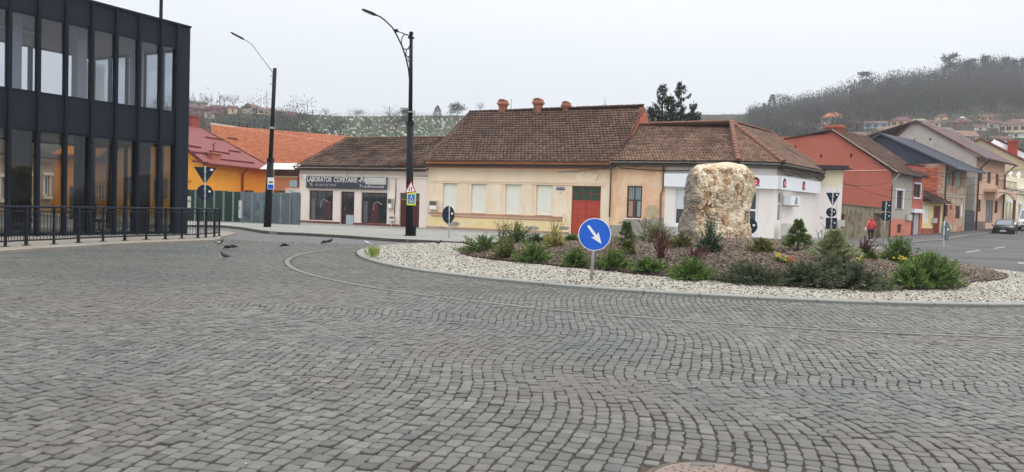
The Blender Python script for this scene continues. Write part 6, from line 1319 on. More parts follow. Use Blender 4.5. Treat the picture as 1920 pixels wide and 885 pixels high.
# plates on the lamp post
tri = [at(x, y, Y-.3)-P for x, y in ((757.5, 363), (780.5, 360.5), (771, 338.5))]; yy = -.3
def tri_plate(k, y0, y1, m, nm, par):
    c = sum(tri, Vector())/3; pts = [(c.x+(p.x-c.x)*k, c.z+(p.z-c.z)*k) for p in tri]; return MB().prism(pts, y0, y1).build(nm, m, par)
tp = tri_plate(1, -.30, -.285, SRED, 'warning_sign', s2); tri_plate(.74, -.305, -.3005, SWHITE, 'white_face', tp)
c = sum(tri, Vector())/3
for dx, up1 in ((-.045, False), (.05, True)):
    z0, z1 = c.z-.12, c.z+.10; sg = 1 if up1 else -1; mz = (z0+z1)/2
    MB().prism([(c.x+dx-.014, mz-.1), (c.x+dx+.014, mz-.1), (c.x+dx+.014, mz+.1), (c.x+dx-.014, mz+.1)], -.309, -.3055).build('arrow_shaft', SBLK, tp)
    MB().prism([(c.x+dx-.04, mz+sg*.03), (c.x+dx+.04, mz+sg*.03), (c.x+dx, mz+sg*.11)], -.3115, -.3095).build('arrow_head', SBLK, tp)
a, b = at(762.5, 384.5, Y-.3)-P, at(780, 361.8, Y-.3)-P
cp_ = MB().box(a.x, b.x, -.30, -.285, a.z, b.z).build('crossing_sign', SGREEN, s2); w_, h_ = b.x-a.x, b.z-a.z; MB().box(a.x+w_*.13, b.x-w_*.13, -.304, -.3005, a.z+h_*.13, b.z-h_*.13).build('blue_face', BLUE, cp_)
MB().prism([(a.x+w_*.2, a.z+h_*.2), (b.x-w_*.2, a.z+h_*.2), ((a.x+b.x)/2, b.z-h_*.18)], -.308, -.3045).build('white_triangle', SWHITE, cp_)
cx_, cz_ = (a.x+b.x)/2, a.z
fg = MB().prism([(cx_-.03, cz_+h_*.62), (cx_+.03, cz_+h_*.62), (cx_+.035, cz_+h_*.45), (cx_+.09, cz_+h_*.28), (cx_+.06, cz_+h_*.25), (cx_, cz_+h_*.4), (cx_-.06, cz_+h_*.25), (cx_-.09, cz_+h_*.28), (cx_-.03, cz_+h_*.45)], -.311, -.3085).build('walking_figure', SBLK, cp_)
for k in range(4): x = a.x+w_*.2+k*w_*.155; MB().box(x, x+w_*.1, -.3105, -.3085, a.z+h_*.2, a.z+h_*.25).build('stripe', SBLK, cp_)
# thin mast behind the office
P = Vector((*xy(300, 38.5, 30), 0)); s = empty('street_lamp', 'plain dark mast rising behind the roof of the glass office', 'lamp post', P); MB().tube([(0, 0, 0), (.05, 0, 11.8)], [.11, .08], 10).build('post', BLACKM, s); MB().tube([(.05, 0, 11.8), (-.6, 0, 12.8), (-1.6, 0, 13.3)], .04, 6).build('arm', BLACKM, s)
# cabinets
P = G(1468, 452, .1); rz = sC.ang; P = Vector((*xy(1468, 41.4, 440), .1)); s = empty('utility_cabinet', 'grey utility cabinet on a concrete stub against the sooty white corner wall', 'cabinet', P, rz)
z0, z1 = at(1473, 448, 41.4).z-.1, at(1473, 419, 41.4).z-.1; MB().box(-.1, .1, -.15, .05, -.1, z0).build('stub', mat('concrete_stub', V_(146, 140, 130), rough=.95), s)
cb = MB().box(-.12, .62, -.22, .10, z0+.001, z1).build('cabinet_body', GREYBOX, s); MB().box(-.05, .55, -.235, -.221, z0+.1, z1-.1).build('door', GREYBOX, cb); MB().box(.42, .46, -.25, -.236, z0+.35, z0+.45).build('lock', SBLK, cb)
P = Vector((*xy(1571, 46.5, 430), .1)); s = empty('utility_cabinet', 'small pale cabinet on a post beside the mossy concrete wall', 'cabinet', P, .35); z1 = at(1577, 415.5, 46.5).z; z0 = at(1577, 428, 46.5).z; MB().box(-.1, .40, -.12, .1, z0, z1).build('cabinet_body', GREYBOX, s); MB().box(-.05, .03, -.05, .05, -.1, z0-.001).build('stub', mat('concrete_stub', V_(146, 140, 130)), s); MB().box(-.04, .34, -.132, -.121, z0+.05, z1-.05).build('door', GREYBOX, s)
# overhead cables
def cable(label, a, b, sag, r=.02):
    a, b = Vector(a), Vector(b); pts = [a.lerp(b, k/20)+Vector((0, 0, -sag*math.sin(PI*k/20))) for k in range(21)]; o = MB().tube([p-a for p in pts], r, 5).build('overhead_cable', CABLE); o.location = a
    tag(o, label, 'cable')
cable('thin black cable from the corner shop eave to the red gable corner', at(1529, 333, 46.9), at(1667, 343, 60.7), .35)
cable('upper thin cable running from the red house towards the beige house balcony', at(1640, 306, 59), at(1893, 330, 78), .6)
cable('higher faint cable crossing before the grey gable to the right edge', at(1722, 323, 62), at(1990, 305, 84), .5)
cable('lowest thin cable crossing the upper floor of the brick house', at(1708, 362, 64), at(1990, 338, 80), .7)
for lb_, a_, b_, sg_ in [('cable crossing the street between the white annex and the yellow cottage', at(1566, 336, 48), at(1742, 372, 67), .5), ('cable from the narrow red house to the beige house front', at(1714, 318, 64.5), at(1838, 318, 74.5), .4), ('thin cable along the row from the pink shop to the cream house corner', at(702, 329, 52.5), at(1139, 316, 44.0), .25), ('faint high cable over the junction at the far right', at(1905, 318, 80), at(1660, 356, 60), .9)]:
    cable(lb_, a_, b_, sg_, .014)
# ------------------------------------------------------------------ rock
def rock():
    prof = [(0, 1272, 1405), (.10, 1271, 1404), (.22, 1274, 1404), (.36, 1280, 1405), (.54, 1280, 1408), (.69, 1286, 1411), (.83, 1290, 1411), (.90, 1297, 1402), (.955, 1306, 1397), (.985, 1324, 1392), (1., 1345, 1384)]
    Y = 25.4; base = 449; top = 304.5
    ta = [p[0] for p in prof]; la = [p[1] for p in prof]; ra = [p[2] for p in prof]
    P = at(1343, base, Y); P.z = float(mound(P.x, P.y))-.05; zt = at(1365, top, Y).z-P.z
    s = empty('boulder', 'huge cream and ochre boulder with rusty cracks standing on the island', 'boulder', P)
    NT, NZ = 300, 170; V = []; CR = []
    def sst(x, a, b): x = min(1, max(0, (x-a)/(b-a))); return x*x*(3-2*x)
    for j in range(NZ+1):
        t = j/NZ; l = at(np.interp(t, ta, la), 440, Y).x-P.x; r = at(np.interp(t, ta, ra), 440, Y).x-P.x; c = (l+r)/2; w = (r-l)/2-.02; dpt = .80*(1-.30*t**2)*(1 if t < .88 else max(.05, 1-((t-.88)/.12)**2))
        if t >= 1: w *= .3
        for k in range(NT):
            a = 2*PI*k/NT; ca, sa = math.cos(a), math.sin(a); e = .84
            x = c+w*math.copysign(abs(ca)**e, ca); y = dpt*math.copysign(abs(sa)**e, sa)+.12*t; z = zt*t
            big = mn.fractal(Vector((x*1.1+3, y*1.1, z*.8)), .9, 2.1, 2); wv_ = mn.noise_vector(Vector((x*1.5, y*1.5, z*1.2)))
            q = Vector((x*1.9+wv_.x*1.1, y*1.9+wv_.y, z*.95+wv_.z*.8)); d_ = mn.voronoi(q)[0]
            def crk(p, sc, th): return max(0., 1-abs(mn.noise(p*sc))/th)
            wf = mn.noise_vector(Vector((x*4, y*4, z*3)))*.16; pw_ = Vector((x+wv_.x*.30, y+wv_.y*.3, z*.50+wv_.z*.25))+wf; ph_ = Vector((x*.55+wv_.z*.3, y*.6, z*1.15+x*.3+wv_.x*.3))+wf+Vector((5, 2, 8))
            m1_ = sst(mn.noise(Vector((x*1.1+7, y*1.1, z*.9))), -.15, .25); m2_ = sst(mn.noise(Vector((x*1.4+2, y*1.4+5, z*1.3))), -.1, .25)
            ck = max(crk(pw_, 1.9, .045)*m1_, crk(ph_, 2.1, .035)*m2_); ck2 = max(crk(pw_+Vector((3, 1, 2)), 4.2, .07)*m2_, crk(ph_+Vector((1, 7, 2)), 4.6, .06)*m1_)
            fine = mn.fractal(Vector((x*7, y*7, z*6)), .75, 2.1, 4)
            f = .05*big+.075*(mn.noise(q*.9+Vector((4, 4, 4))))+.07*(.5-min(1, d_[0]))-.05*ck-.03*ck2+.032*fine+.045*mn.noise(Vector((x*3.4+wv_.x, y*3.4, z*.55)))
            f *= min(1, (1-t)*8+.25); CR.append(min(1, max(ck*.95, ck2*.7)))
            V.append((x+f*ca, y+f*sa*1.3, z+.05*mn.noise(Vector((x*2, y*2, 0)))*(t > .85)))
    F = [(j*NT+k, j*NT+(k+1) % NT, (j+1)*NT+(k+1) % NT, (j+1)*NT+k) for j in range(NZ) for k in range(NT)]
    m = bpy.data.materials.new('veined_quartz_rock'); m.use_nodes = True; t = m.node_tree; L = t.links.new; b = t.nodes['Principled BSDF']; b.inputs['Roughness'].default_value = .8
    tcn = t.nodes.new('ShaderNodeTexCoord'); co = tcn.outputs['Object']
    def ns(sc, det=6, rgh=.6, dist=0., stretch=(1, 1, 1)):
        mp = t.nodes.new('ShaderNodeMapping'); mp.inputs['Scale'].default_value = stretch; L(co, mp.inputs[0]); n = t.nodes.new('ShaderNodeTexNoise'); n.inputs['Scale'].default_value = sc; n.inputs['Detail'].default_value = det; n.inputs['Roughness'].default_value = rgh; n.inputs['Distortion'].default_value = dist; L(mp.outputs[0], n.inputs['Vector']); return n.outputs[0]
    def rampf(f, lo, hi): r = t.nodes.new('ShaderNodeMapRange'); L(f, r.inputs[0]); r.inputs[1].default_value = lo; r.inputs[2].default_value = hi; r.interpolation_type = 'SMOOTHSTEP'; return r.outputs[0]
    def mixc(f, a, c): x = t.nodes.new('ShaderNodeMixRGB'); L(f, x.inputs[0]); (L(a, x.inputs[1]) if not isinstance(a, tuple) else setattr(x.inputs[1], 'default_value', (*a, 1))); x.inputs[2].default_value = (*c, 1); return x.outputs[0]
    cur = mixc(rampf(ns(2.2, 8, .65), .38, .62), V_(212, 200, 180), V_(182, 165, 140))
    cur = mixc(rampf(ns(5.5, 9, .72, .8, (1, 1, .30)), .48, .59), cur, V_(164, 132, 98))
    cur = mixc(rampf(ns(4.0, 9, .74, 1.4, (1, 1, .38)), .555, .61), cur, V_(112, 78, 52))
    vr = t.nodes.new('ShaderNodeTexVoronoi'); vr.feature = 'DISTANCE_TO_EDGE'; vr.inputs['Scale'].default_value = 1.9; nw = t.nodes.new('ShaderNodeTexNoise'); nw.inputs['Scale'].default_value = 2.2; nw.inputs['Detail'].default_value = 7; L(co, nw.inputs['Vector']); mm = t.nodes.new('ShaderNodeMixRGB'); mm.inputs[0].default_value = .42; L(co, mm.inputs[1]); L(nw.outputs['Color'], mm.inputs[2]); L(mm.outputs[0], vr.inputs['Vector'])
    brk = t.nodes.new('ShaderNodeMath'); brk.operation = 'MULTIPLY'; L(rampf(vr.outputs[0], .035, .0), brk.inputs[0]); L(rampf(ns(1.7, 5), .42, .58), brk.inputs[1])
    at_ = t.nodes.new('ShaderNodeAttribute'); at_.attribute_name = 'tint'; cur = mixc(rampf(at_.outputs['Fac'], .15, .9), cur, V_(96, 64, 44))
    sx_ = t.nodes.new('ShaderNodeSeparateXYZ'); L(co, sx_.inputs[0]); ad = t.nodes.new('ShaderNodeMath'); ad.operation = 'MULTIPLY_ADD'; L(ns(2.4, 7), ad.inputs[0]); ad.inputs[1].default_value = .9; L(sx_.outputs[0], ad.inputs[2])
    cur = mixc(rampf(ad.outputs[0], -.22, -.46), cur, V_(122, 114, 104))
    cur2 = t.nodes.new('ShaderNodeVectorMath'); cur2.operation = 'SCALE'; L(cur, cur2.inputs[0]); r2 = t.nodes.new('ShaderNodeMapRange'); L(ns(14, 8, .7), r2.inputs[0]); r2.inputs[1].default_value = .3; r2.inputs[2].default_value = .7; r2.inputs[3].default_value = .78; r2.inputs[4].default_value = 1.15; L(r2.outputs[0], cur2.inputs['Scale'])
    L(cur2.outputs[0], b.inputs['Base Color']); bm = t.nodes.new('ShaderNodeBump'); bm.inputs['Distance'].default_value = .08; L(ns(7, 10, .7, .4), bm.inputs['Height']); L(bm.outputs[0], b.inputs['Normal'])
    cap = len(V)-NT; V.append((0, .12, zt+.01)); F += [(cap+k, cap+(k+1) % NT, len(V)-1) for k in range(NT)]
    me = bpy.data.meshes.new('stone'); me.from_pydata(V, [], F); me.polygons.foreach_set('use_smooth', [True]*len(me.polygons)); me.materials.append(m); a_ = me.attributes.new('tint', 'FLOAT', 'POINT'); a_.data.foreach_set('value', CR+[0.]); link('stone', me, s)
rock()
# ------------------------------------------------------------------ plants
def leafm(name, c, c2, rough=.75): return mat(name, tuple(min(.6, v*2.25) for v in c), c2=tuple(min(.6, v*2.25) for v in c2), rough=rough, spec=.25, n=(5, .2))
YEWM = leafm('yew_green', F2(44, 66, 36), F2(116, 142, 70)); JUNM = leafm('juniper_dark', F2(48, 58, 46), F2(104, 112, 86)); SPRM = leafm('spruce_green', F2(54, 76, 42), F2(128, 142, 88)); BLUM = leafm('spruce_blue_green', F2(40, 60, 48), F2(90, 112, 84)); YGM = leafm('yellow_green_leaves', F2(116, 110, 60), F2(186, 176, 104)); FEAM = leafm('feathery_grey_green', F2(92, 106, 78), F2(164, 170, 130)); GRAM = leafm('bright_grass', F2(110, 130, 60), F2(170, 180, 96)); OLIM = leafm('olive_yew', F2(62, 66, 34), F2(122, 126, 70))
TWIG = mat('brown_twigs', F2(96, 72, 60), rough=.9, n=(6, .2)); TWIGR = mat('red_twigs', F2(118, 66, 62), rough=.8, n=(6, .2))
def blades(n, fn, m, name, parent, wv=.012, lv=.10):
    V = np.empty((n, 4, 3)); T = np.empty(n)
    for i in range(n):
        p, d, s_, tn = fn(i); d = d.normalized(); a = d.cross(Vector((random.gauss(0, 1), random.gauss(0, 1), random.gauss(0, 1)))).normalized(); l = lv*s_*random.uniform(.7, 1.3); w2 = wv*s_*random.uniform(.7, 1.3)
        V[i, 0] = p-a*w2*.5; V[i, 1] = p+d*l*.5-a*w2; V[i, 2] = p+d*l; V[i, 3] = p+d*l*.5+a*w2; T[i] = tn
    V = V.reshape(-1, 3); F = np.arange(n*4).reshape(-1, 4); o = npmesh(name, V, F, m, parent, np.repeat(T, 4)); return o
def mound_bush(W, Hh, D, n, m, s, droop=.15, spray=True, lv=.11, wv=.013, frac=1.):
    """sprays radiate from the root; needles sit along each spray"""
    ns_ = max(26, int(n/24)); sp_ = []
    for k in range(ns_):
        a = random.uniform(0, 2*PI); el = 1.5*random.random()**1.35+.04; r = random.uniform(.55, 1.05)
        sp_.append((a, el, r, random.random()))
    stems = MB(); 
    for a, el, r, tn in sp_[:26]: e = Vector((W*.5*math.cos(a)*math.cos(el)*r, D*.5*math.sin(a)*math.cos(el)*r, Hh*math.sin(el)*r)); stems.tube([Vector((0, 0, -.05)), e*.5+Vector((0, 0, .02)), e*.92], [.012, .008, .003], 4, cap=False)
    stems.build('stem', TWIG, s)
    def fn(i):
        a, el, r, tn = sp_[i % ns_]; t = .25+.75*random.random()**.7; e = Vector((W*.5*math.cos(a)*math.cos(el)*r, D*.5*math.sin(a)*math.cos(el)*r, Hh*math.sin(el)*r)); p = e*t+Vector((0, 0, -droop*Hh*max(0, t-.6)*(1 if el < 1 else .2))); side = Vector((random.gauss(0, 1), random.gauss(0, 1), random.gauss(0, .6)))
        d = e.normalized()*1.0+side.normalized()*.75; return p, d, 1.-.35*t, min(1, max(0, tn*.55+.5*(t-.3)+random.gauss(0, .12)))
    return blades(n, fn, m, 'foliage', s, wv, lv)
def cone_bush(W, Hh, n, m, s, lv=.12, wv=.012, upright=.25):
    MB().tube([(0, 0, -.05), (0, 0, Hh*.95)], [.03, .006], 5).build('trunk', TWIG, s); ns_ = int(n/22); sp_ = [(random.uniform(0, 2*PI), random.random()**.8, random.uniform(.75, 1.1), random.random()) for k in range(ns_)]
    def fn(i):
        a, h_, r, tn = sp_[i % ns_]; t = .15+.85*random.random()**.7; R = W*.5*(1-h_)**1.15*r+.02; z = Hh*(.06+.92*h_); p = Vector((R*t*math.cos(a), R*t*math.sin(a), z+upright*R*t*t)); e = Vector((math.cos(a), math.sin(a), upright+.3*t)); side = Vector((random.gauss(0, 1), random.gauss(0, 1), random.gauss(0, .7)))
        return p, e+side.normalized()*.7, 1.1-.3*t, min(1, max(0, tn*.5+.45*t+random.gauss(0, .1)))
    return blades(n, fn, m, 'foliage', s, wv, lv)
def twig_bush(W, Hh, n, m, s, bends=2, r=.007, base=.0):
    mb = MB()
    for k in range(n):
        a = random.uniform(0, 2*PI); sp2 = random.uniform(.15, 1.); p = Vector((random.gauss(0, .04), random.gauss(0, .04), -.03)); e = Vector((W*.5*sp2*math.cos(a), W*.35*sp2*math.sin(a), Hh*random.uniform(.6, 1.))); m1_ = p.lerp(e, .5)+Vector((random.gauss(0, .04), random.gauss(0, .04), Hh*.05)); mb.tube([p, m1_, e], [r, r*.75, r*.4], 4, cap=False)
        for q in range(bends): t = random.uniform(.4, .9); b = p.lerp(e, t); mb.tube([b, b+Vector((random.gauss(0, .09), random.gauss(0, .09), random.uniform(.04, .16)))*min(1.4, Hh*1.6)], [r*.6, r*.3], 3, cap=False)
    return mb.build('twigs', m, s)
def plant(name, label, px, py, wpx, hpx, kind, m, n=1500, cat='shrub', lv=None, wv=None, **k):
    P = isl_hit(px, py); Y = P.y; W, Hh = wpx/F_*Y*(1.42 if kind == 'mound' else 1.12), hpx/F_*Y*(.98 if kind == 'mound' else 1.); n = int(n*1.6); s = empty(name, label, cat, P, random.uniform(0, 6)); s['group'] = k.pop('group', 'shrubs planted on the island')
    kk = {}
    if lv: kk['lv'] = lv
    if wv: kk['wv'] = wv
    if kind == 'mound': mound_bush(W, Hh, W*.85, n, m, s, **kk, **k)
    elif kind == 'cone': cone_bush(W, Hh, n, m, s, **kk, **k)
    elif kind == 'twig': twig_bush(W, Hh, n, m, s, **k)
    return s
R0 = random.getstate(); random.seed(5)
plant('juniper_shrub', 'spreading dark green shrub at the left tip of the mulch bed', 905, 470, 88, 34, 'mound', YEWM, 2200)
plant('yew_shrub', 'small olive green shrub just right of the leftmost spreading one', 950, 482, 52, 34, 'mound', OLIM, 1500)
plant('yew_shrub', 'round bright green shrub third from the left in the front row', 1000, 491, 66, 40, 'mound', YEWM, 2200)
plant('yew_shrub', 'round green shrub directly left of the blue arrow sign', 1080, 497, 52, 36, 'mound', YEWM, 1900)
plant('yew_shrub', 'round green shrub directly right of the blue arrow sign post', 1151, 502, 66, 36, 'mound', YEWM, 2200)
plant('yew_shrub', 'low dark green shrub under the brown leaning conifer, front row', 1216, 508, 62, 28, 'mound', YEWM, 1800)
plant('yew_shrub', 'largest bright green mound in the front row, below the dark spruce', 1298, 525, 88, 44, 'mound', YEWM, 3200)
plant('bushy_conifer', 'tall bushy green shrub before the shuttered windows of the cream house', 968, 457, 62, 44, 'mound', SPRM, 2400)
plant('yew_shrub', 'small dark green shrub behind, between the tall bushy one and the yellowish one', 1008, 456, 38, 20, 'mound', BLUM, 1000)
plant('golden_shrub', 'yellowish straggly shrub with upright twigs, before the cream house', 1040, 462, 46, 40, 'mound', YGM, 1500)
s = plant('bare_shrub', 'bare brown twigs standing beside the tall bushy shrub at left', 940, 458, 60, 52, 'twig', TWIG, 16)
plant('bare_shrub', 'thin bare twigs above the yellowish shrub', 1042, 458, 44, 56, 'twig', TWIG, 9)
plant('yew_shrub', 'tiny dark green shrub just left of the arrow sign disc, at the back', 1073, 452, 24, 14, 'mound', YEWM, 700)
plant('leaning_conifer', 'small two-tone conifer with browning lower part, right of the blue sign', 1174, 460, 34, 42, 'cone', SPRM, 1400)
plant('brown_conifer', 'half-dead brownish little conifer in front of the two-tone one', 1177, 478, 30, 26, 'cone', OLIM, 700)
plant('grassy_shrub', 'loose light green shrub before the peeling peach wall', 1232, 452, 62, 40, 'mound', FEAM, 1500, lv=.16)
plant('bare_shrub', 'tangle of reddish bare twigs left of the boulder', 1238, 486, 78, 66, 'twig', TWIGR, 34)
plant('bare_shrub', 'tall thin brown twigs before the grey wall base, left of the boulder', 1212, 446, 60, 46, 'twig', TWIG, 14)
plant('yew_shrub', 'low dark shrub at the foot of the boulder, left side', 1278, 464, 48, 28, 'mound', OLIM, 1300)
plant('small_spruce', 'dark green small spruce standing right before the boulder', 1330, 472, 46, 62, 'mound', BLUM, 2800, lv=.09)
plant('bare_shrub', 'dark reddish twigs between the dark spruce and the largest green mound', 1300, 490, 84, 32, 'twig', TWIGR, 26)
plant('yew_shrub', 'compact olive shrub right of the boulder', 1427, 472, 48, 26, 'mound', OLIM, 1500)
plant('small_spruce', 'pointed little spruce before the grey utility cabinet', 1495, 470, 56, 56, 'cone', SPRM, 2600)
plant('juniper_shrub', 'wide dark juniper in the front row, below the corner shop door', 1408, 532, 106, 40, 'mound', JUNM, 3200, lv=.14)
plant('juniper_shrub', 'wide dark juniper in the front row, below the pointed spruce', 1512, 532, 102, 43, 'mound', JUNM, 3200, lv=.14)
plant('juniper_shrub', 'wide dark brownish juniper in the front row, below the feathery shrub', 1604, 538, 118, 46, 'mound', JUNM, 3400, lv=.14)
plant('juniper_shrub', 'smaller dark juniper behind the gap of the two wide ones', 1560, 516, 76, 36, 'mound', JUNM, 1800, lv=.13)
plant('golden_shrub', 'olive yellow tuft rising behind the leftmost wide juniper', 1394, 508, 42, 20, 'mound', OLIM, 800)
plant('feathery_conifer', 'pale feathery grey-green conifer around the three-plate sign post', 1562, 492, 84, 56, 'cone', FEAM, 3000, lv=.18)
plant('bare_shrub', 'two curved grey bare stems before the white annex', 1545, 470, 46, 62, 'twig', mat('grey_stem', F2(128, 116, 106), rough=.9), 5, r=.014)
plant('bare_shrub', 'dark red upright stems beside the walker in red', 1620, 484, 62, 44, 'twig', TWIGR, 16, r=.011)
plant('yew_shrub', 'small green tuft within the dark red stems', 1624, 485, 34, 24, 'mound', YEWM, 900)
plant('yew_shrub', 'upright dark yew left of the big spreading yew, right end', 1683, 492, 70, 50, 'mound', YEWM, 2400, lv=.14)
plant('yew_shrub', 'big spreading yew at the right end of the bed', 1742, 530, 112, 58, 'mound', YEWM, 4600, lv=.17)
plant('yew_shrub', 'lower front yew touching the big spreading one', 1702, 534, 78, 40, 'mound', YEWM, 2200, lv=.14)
YF = mat('yellow_petals', F2(226, 202, 40), rough=.6); ORF = mat('orange_petals', F2(206, 92, 60), rough=.6)
def flowers(label, px, py, wpx, hpx, m, n):
    P = isl_hit(px, py); Y = P.y; s = empty('flower_clump', label, 'flowers', P, 0, 'flower clumps on the island'); W, Hh = wpx/F_*Y, hpx/F_*Y
    mb = MB(); gm = MB()
    for k in range(n):
        x, y, z = random.gauss(0, W*.28), random.gauss(0, W*.25), Hh*random.uniform(.45, 1); gm.tube([(x*.5, y*.5, -.02), (x, y, z)], .004, 3, cap=False); c = Vector((x, y, z)); tl_ = Vector((random.gauss(0, .4), -1, .7)).normalized(); a = tl_.cross(Vector((1, 0, 0))).normalized(); b = tl_.cross(a)
        for q in range(5): an = q*PI*.4; d = a*math.cos(an)+b*math.sin(an); e = a*math.cos(an+.6)+b*math.sin(an+.6); f = a*math.cos(an-.6)+b*math.sin(an-.6); mb.quad(c, c+e*.022, c+d*.04, c+f*.022)
    mb.build('petals', m, s); gm.build('stem', YEWM, s)
    def fn(i): return Vector((random.gauss(0, W*.2), random.gauss(0, W*.2), 0)), Vector((random.gauss(0, .4), random.gauss(0, .4), 1)), 1., random.random()
    blades(60, fn, YEWM, 'leaves', s, .012, Hh*.6)
flowers('clump of yellow daffodils right of the compact olive shrub', 1458, 492, 20, 18, YF, 11); flowers('yellow flowers beside the orange one', 1475, 494, 18, 14, YF, 7); flowers('single orange-red flower clump below the pointed spruce', 1484, 498, 16, 16, ORF, 8)
flowers('small yellow flowers left of the dark red stems', 1585, 492, 16, 14, YF, 6); flowers('small yellow flowers right of the pale feathery conifer', 1612, 494, 14, 12, YF, 5); flowers('yellow flowers between the two right-hand yews', 1690, 498, 26, 18, YF, 12)
P = isl_hit(699, 483); s = empty('grass_tuft', 'bright green grass tuft at the left tip of the gravel', 'grass tuft', P)
blades(70, lambda i: (Vector((random.gauss(0, .07), random.gauss(0, .07), 0)), Vector((random.gauss(0, .35), random.gauss(0, .35), 1)), 1., random.random()), GRAM, 'leaves', s, .013, .36)
random.setstate(R0)
# debris: small stones near the sign
RUST = mat('ochre_stain', F2(200, 160, 110), rough=.9)
# ------------------------------------------------------------------ pigeons
def pigeon(px, py, label, heading, body_c, light=False, peck=False, sc=1.):
    P = G(px, py, 0.0)
    if math.hypot(P.x-ISC[0], P.y-ISC[1]) < island_r(math.atan2(P.y-ISC[1], P.x-ISC[0])): P = G(px, py, .08)
    s = empty('pigeon', label, 'pigeon', P, heading, 'pigeons on the square'); s.scale = (sc*.82,)*3
    zs = [.10, .115, .125, .13, .125, .10, .075, .06, .05] if peck else [.11, .12, .13, .14, .16, .19, .225, .235, .23]
    xsb = [-.20, -.13, -.07, 0, .055, .085, .10, .125, .155] if not peck else [-.20, -.13, -.07, 0, .06, .10, .125, .145, .17]
    rr = [.012, .026, .05, .062, .055, .036, .026, .022, .004]
    MB().tube([(x, 0, z) for x, z in zip(xsb, zs)], rr, 10).build('body', body_c, s, True)
    wm_ = mat('pigeon_wing_pale', V_(170, 172, 178), rough=.8) if light else body_c
    for sd in (-1, 1): MB().tube([(.05, sd*.045, .14), (-.04, sd*.058, .14), (-.14, sd*.03, .115)], [.02, .034, .006], 6, sq=(.45, 1)).build('wing', wm_, s, True)
    MB().add([(-.17, -.02, .105), (-.17, .02, .105), (-.27, .035, .085), (-.27, -.035, .085), (-.17, 0, .118)], [(0, 1, 2, 3), (0, 3, 4), (4, 2, 1)]).build('tail', body_c, s)
    for sd in (-.025, .025): MB().tube([(0, sd, .09), (.01, sd, .02), (.035, sd, .004)], .005, 4).build('leg', mat('pigeon_leg', V_(150, 80, 76), rough=.8), s)
PG = mat('pigeon_dark', V_(26, 28, 34), rough=.7, n=(20, .2)); PG2 = mat('pigeon_slate', V_(48, 52, 62), rough=.7, n=(20, .2)); PG3 = mat('pigeon_pale', V_(150, 152, 156), rough=.7, n=(18, .25))
pigeon(412.5, 460.5, 'pale grey pigeon nearest the end of the railing', .2, PG2, True)
pigeon(427, 469, 'dark pigeon pecking, left bird of the touching pair near the railing', PI, PG, peck=True); pigeon(436, 468, 'dark pigeon, right bird of the touching pair near the railing', PI*1.05, PG, peck=True)
pigeon(421, 487, 'slate pigeon alone below the others, nearest to the viewer', PI*.95, PG2)
pigeon(533, 465, 'dark pigeon alone between the railing and the island', PI*1.05, PG, peck=True)
pigeon(608, 458.5, 'dark pigeon, left one of two beside the thin kerb ring', PI*1.2, PG, peck=True); pigeon(618, 457.5, 'dark pigeon, right one of two beside the thin kerb ring', .1, PG)
pigeon(687.5, 461, 'whitish pigeon beyond the left tip of the island kerb', PI*.9, PG3, True); pigeon(822.5, 460, 'dark grey pigeon standing on the white gravel', -.4, PG2)
# ------------------------------------------------------------------ person
def skin(name, chains, m, parent, sub=1, root=0):
    vs, es, rs = [], [], []
    idx = {}
    for ch in chains:
        prev = None
        for p, r in ch:
            k = tuple(round(c, 4) for c in p)
            if k not in idx: idx[k] = len(vs); vs.append(p); rs.append(r)
            i = idx[k]
            if prev is not None and prev != i: es.append((prev, i))
            prev = i
    me = bpy.data.meshes.new(name); me.from_pydata(vs, es, []); me.materials.append(m); o = link(name, me, parent)
    md = o.modifiers.new('skin', 'SKIN'); md.use_smooth_shade = True
    for i, r in enumerate(rs): sv = me.skin_vertices[0].data[i]; sv.radius = r if hasattr(r, '__len__') else (r, r); sv.use_root = (i == root)
    sb = o.modifiers.new('sub', 'SUBSURF'); sb.levels = sub; sb.render_levels = sub; return o
Y = 51.0; P = at(1632, 453, Y); P.z = .11; s = empty('person', 'person in hooded red jacket and black trousers walking away with a white bag', 'person', P, lookrot(P)+PI-.15); hgt = at(1634, 408.5, Y).z-P.z; k = hgt/1.66
s.scale = (k, k, k)
# local: facing -y is towards the camera for rz=lookrot; turned by pi so the walker looks away
SKN = mat('skin', V_(196, 150, 128), rough=.6); JK = mat('red_jacket', V_(172, 52, 58), rough=.8, n=(8, .12), bump=(12, .01)); TR = mat('black_trousers', V_(34, 34, 38), rough=.9); SH = mat('pale_shoes', V_(190, 186, 184), rough=.6); BG = mat('white_bag', V_(210, 200, 198), rough=.6, n=(6, .1))
hip = (0, 0, .90); chest = (0, -.02, 1.22); neck = (0, -.03, 1.42)
def leg_(sd, fy): return [(hip, .13), ((sd*.09, 0, .84), .095), ((sd*.09, -fy*.10-.02, .46), .062), ((sd*.09, fy*.18, .09), .042), ((sd*.09, fy*.18-.11, .04), .036)]
def arm_(sd, fy): return [(chest, .15), ((sd*.17, -.02, 1.34), .06), ((sd*.27, .04, 1.10), .048), ((sd*.28, -.10+fy, .90), .036), ((sd*.28, -.14+fy, .84), .03)]
skin('body', [[(hip, .13), ((0, -.01, 1.05), .12), (chest, .14), (neck, .06), ((0, -.05, 1.50), .07), ((0, -.055, 1.56), .085), ((0, -.05, 1.61), .06)], leg_(-1, .9), leg_(1, -.9), arm_(-1, .0), arm_(1, .05)], SKN, s)
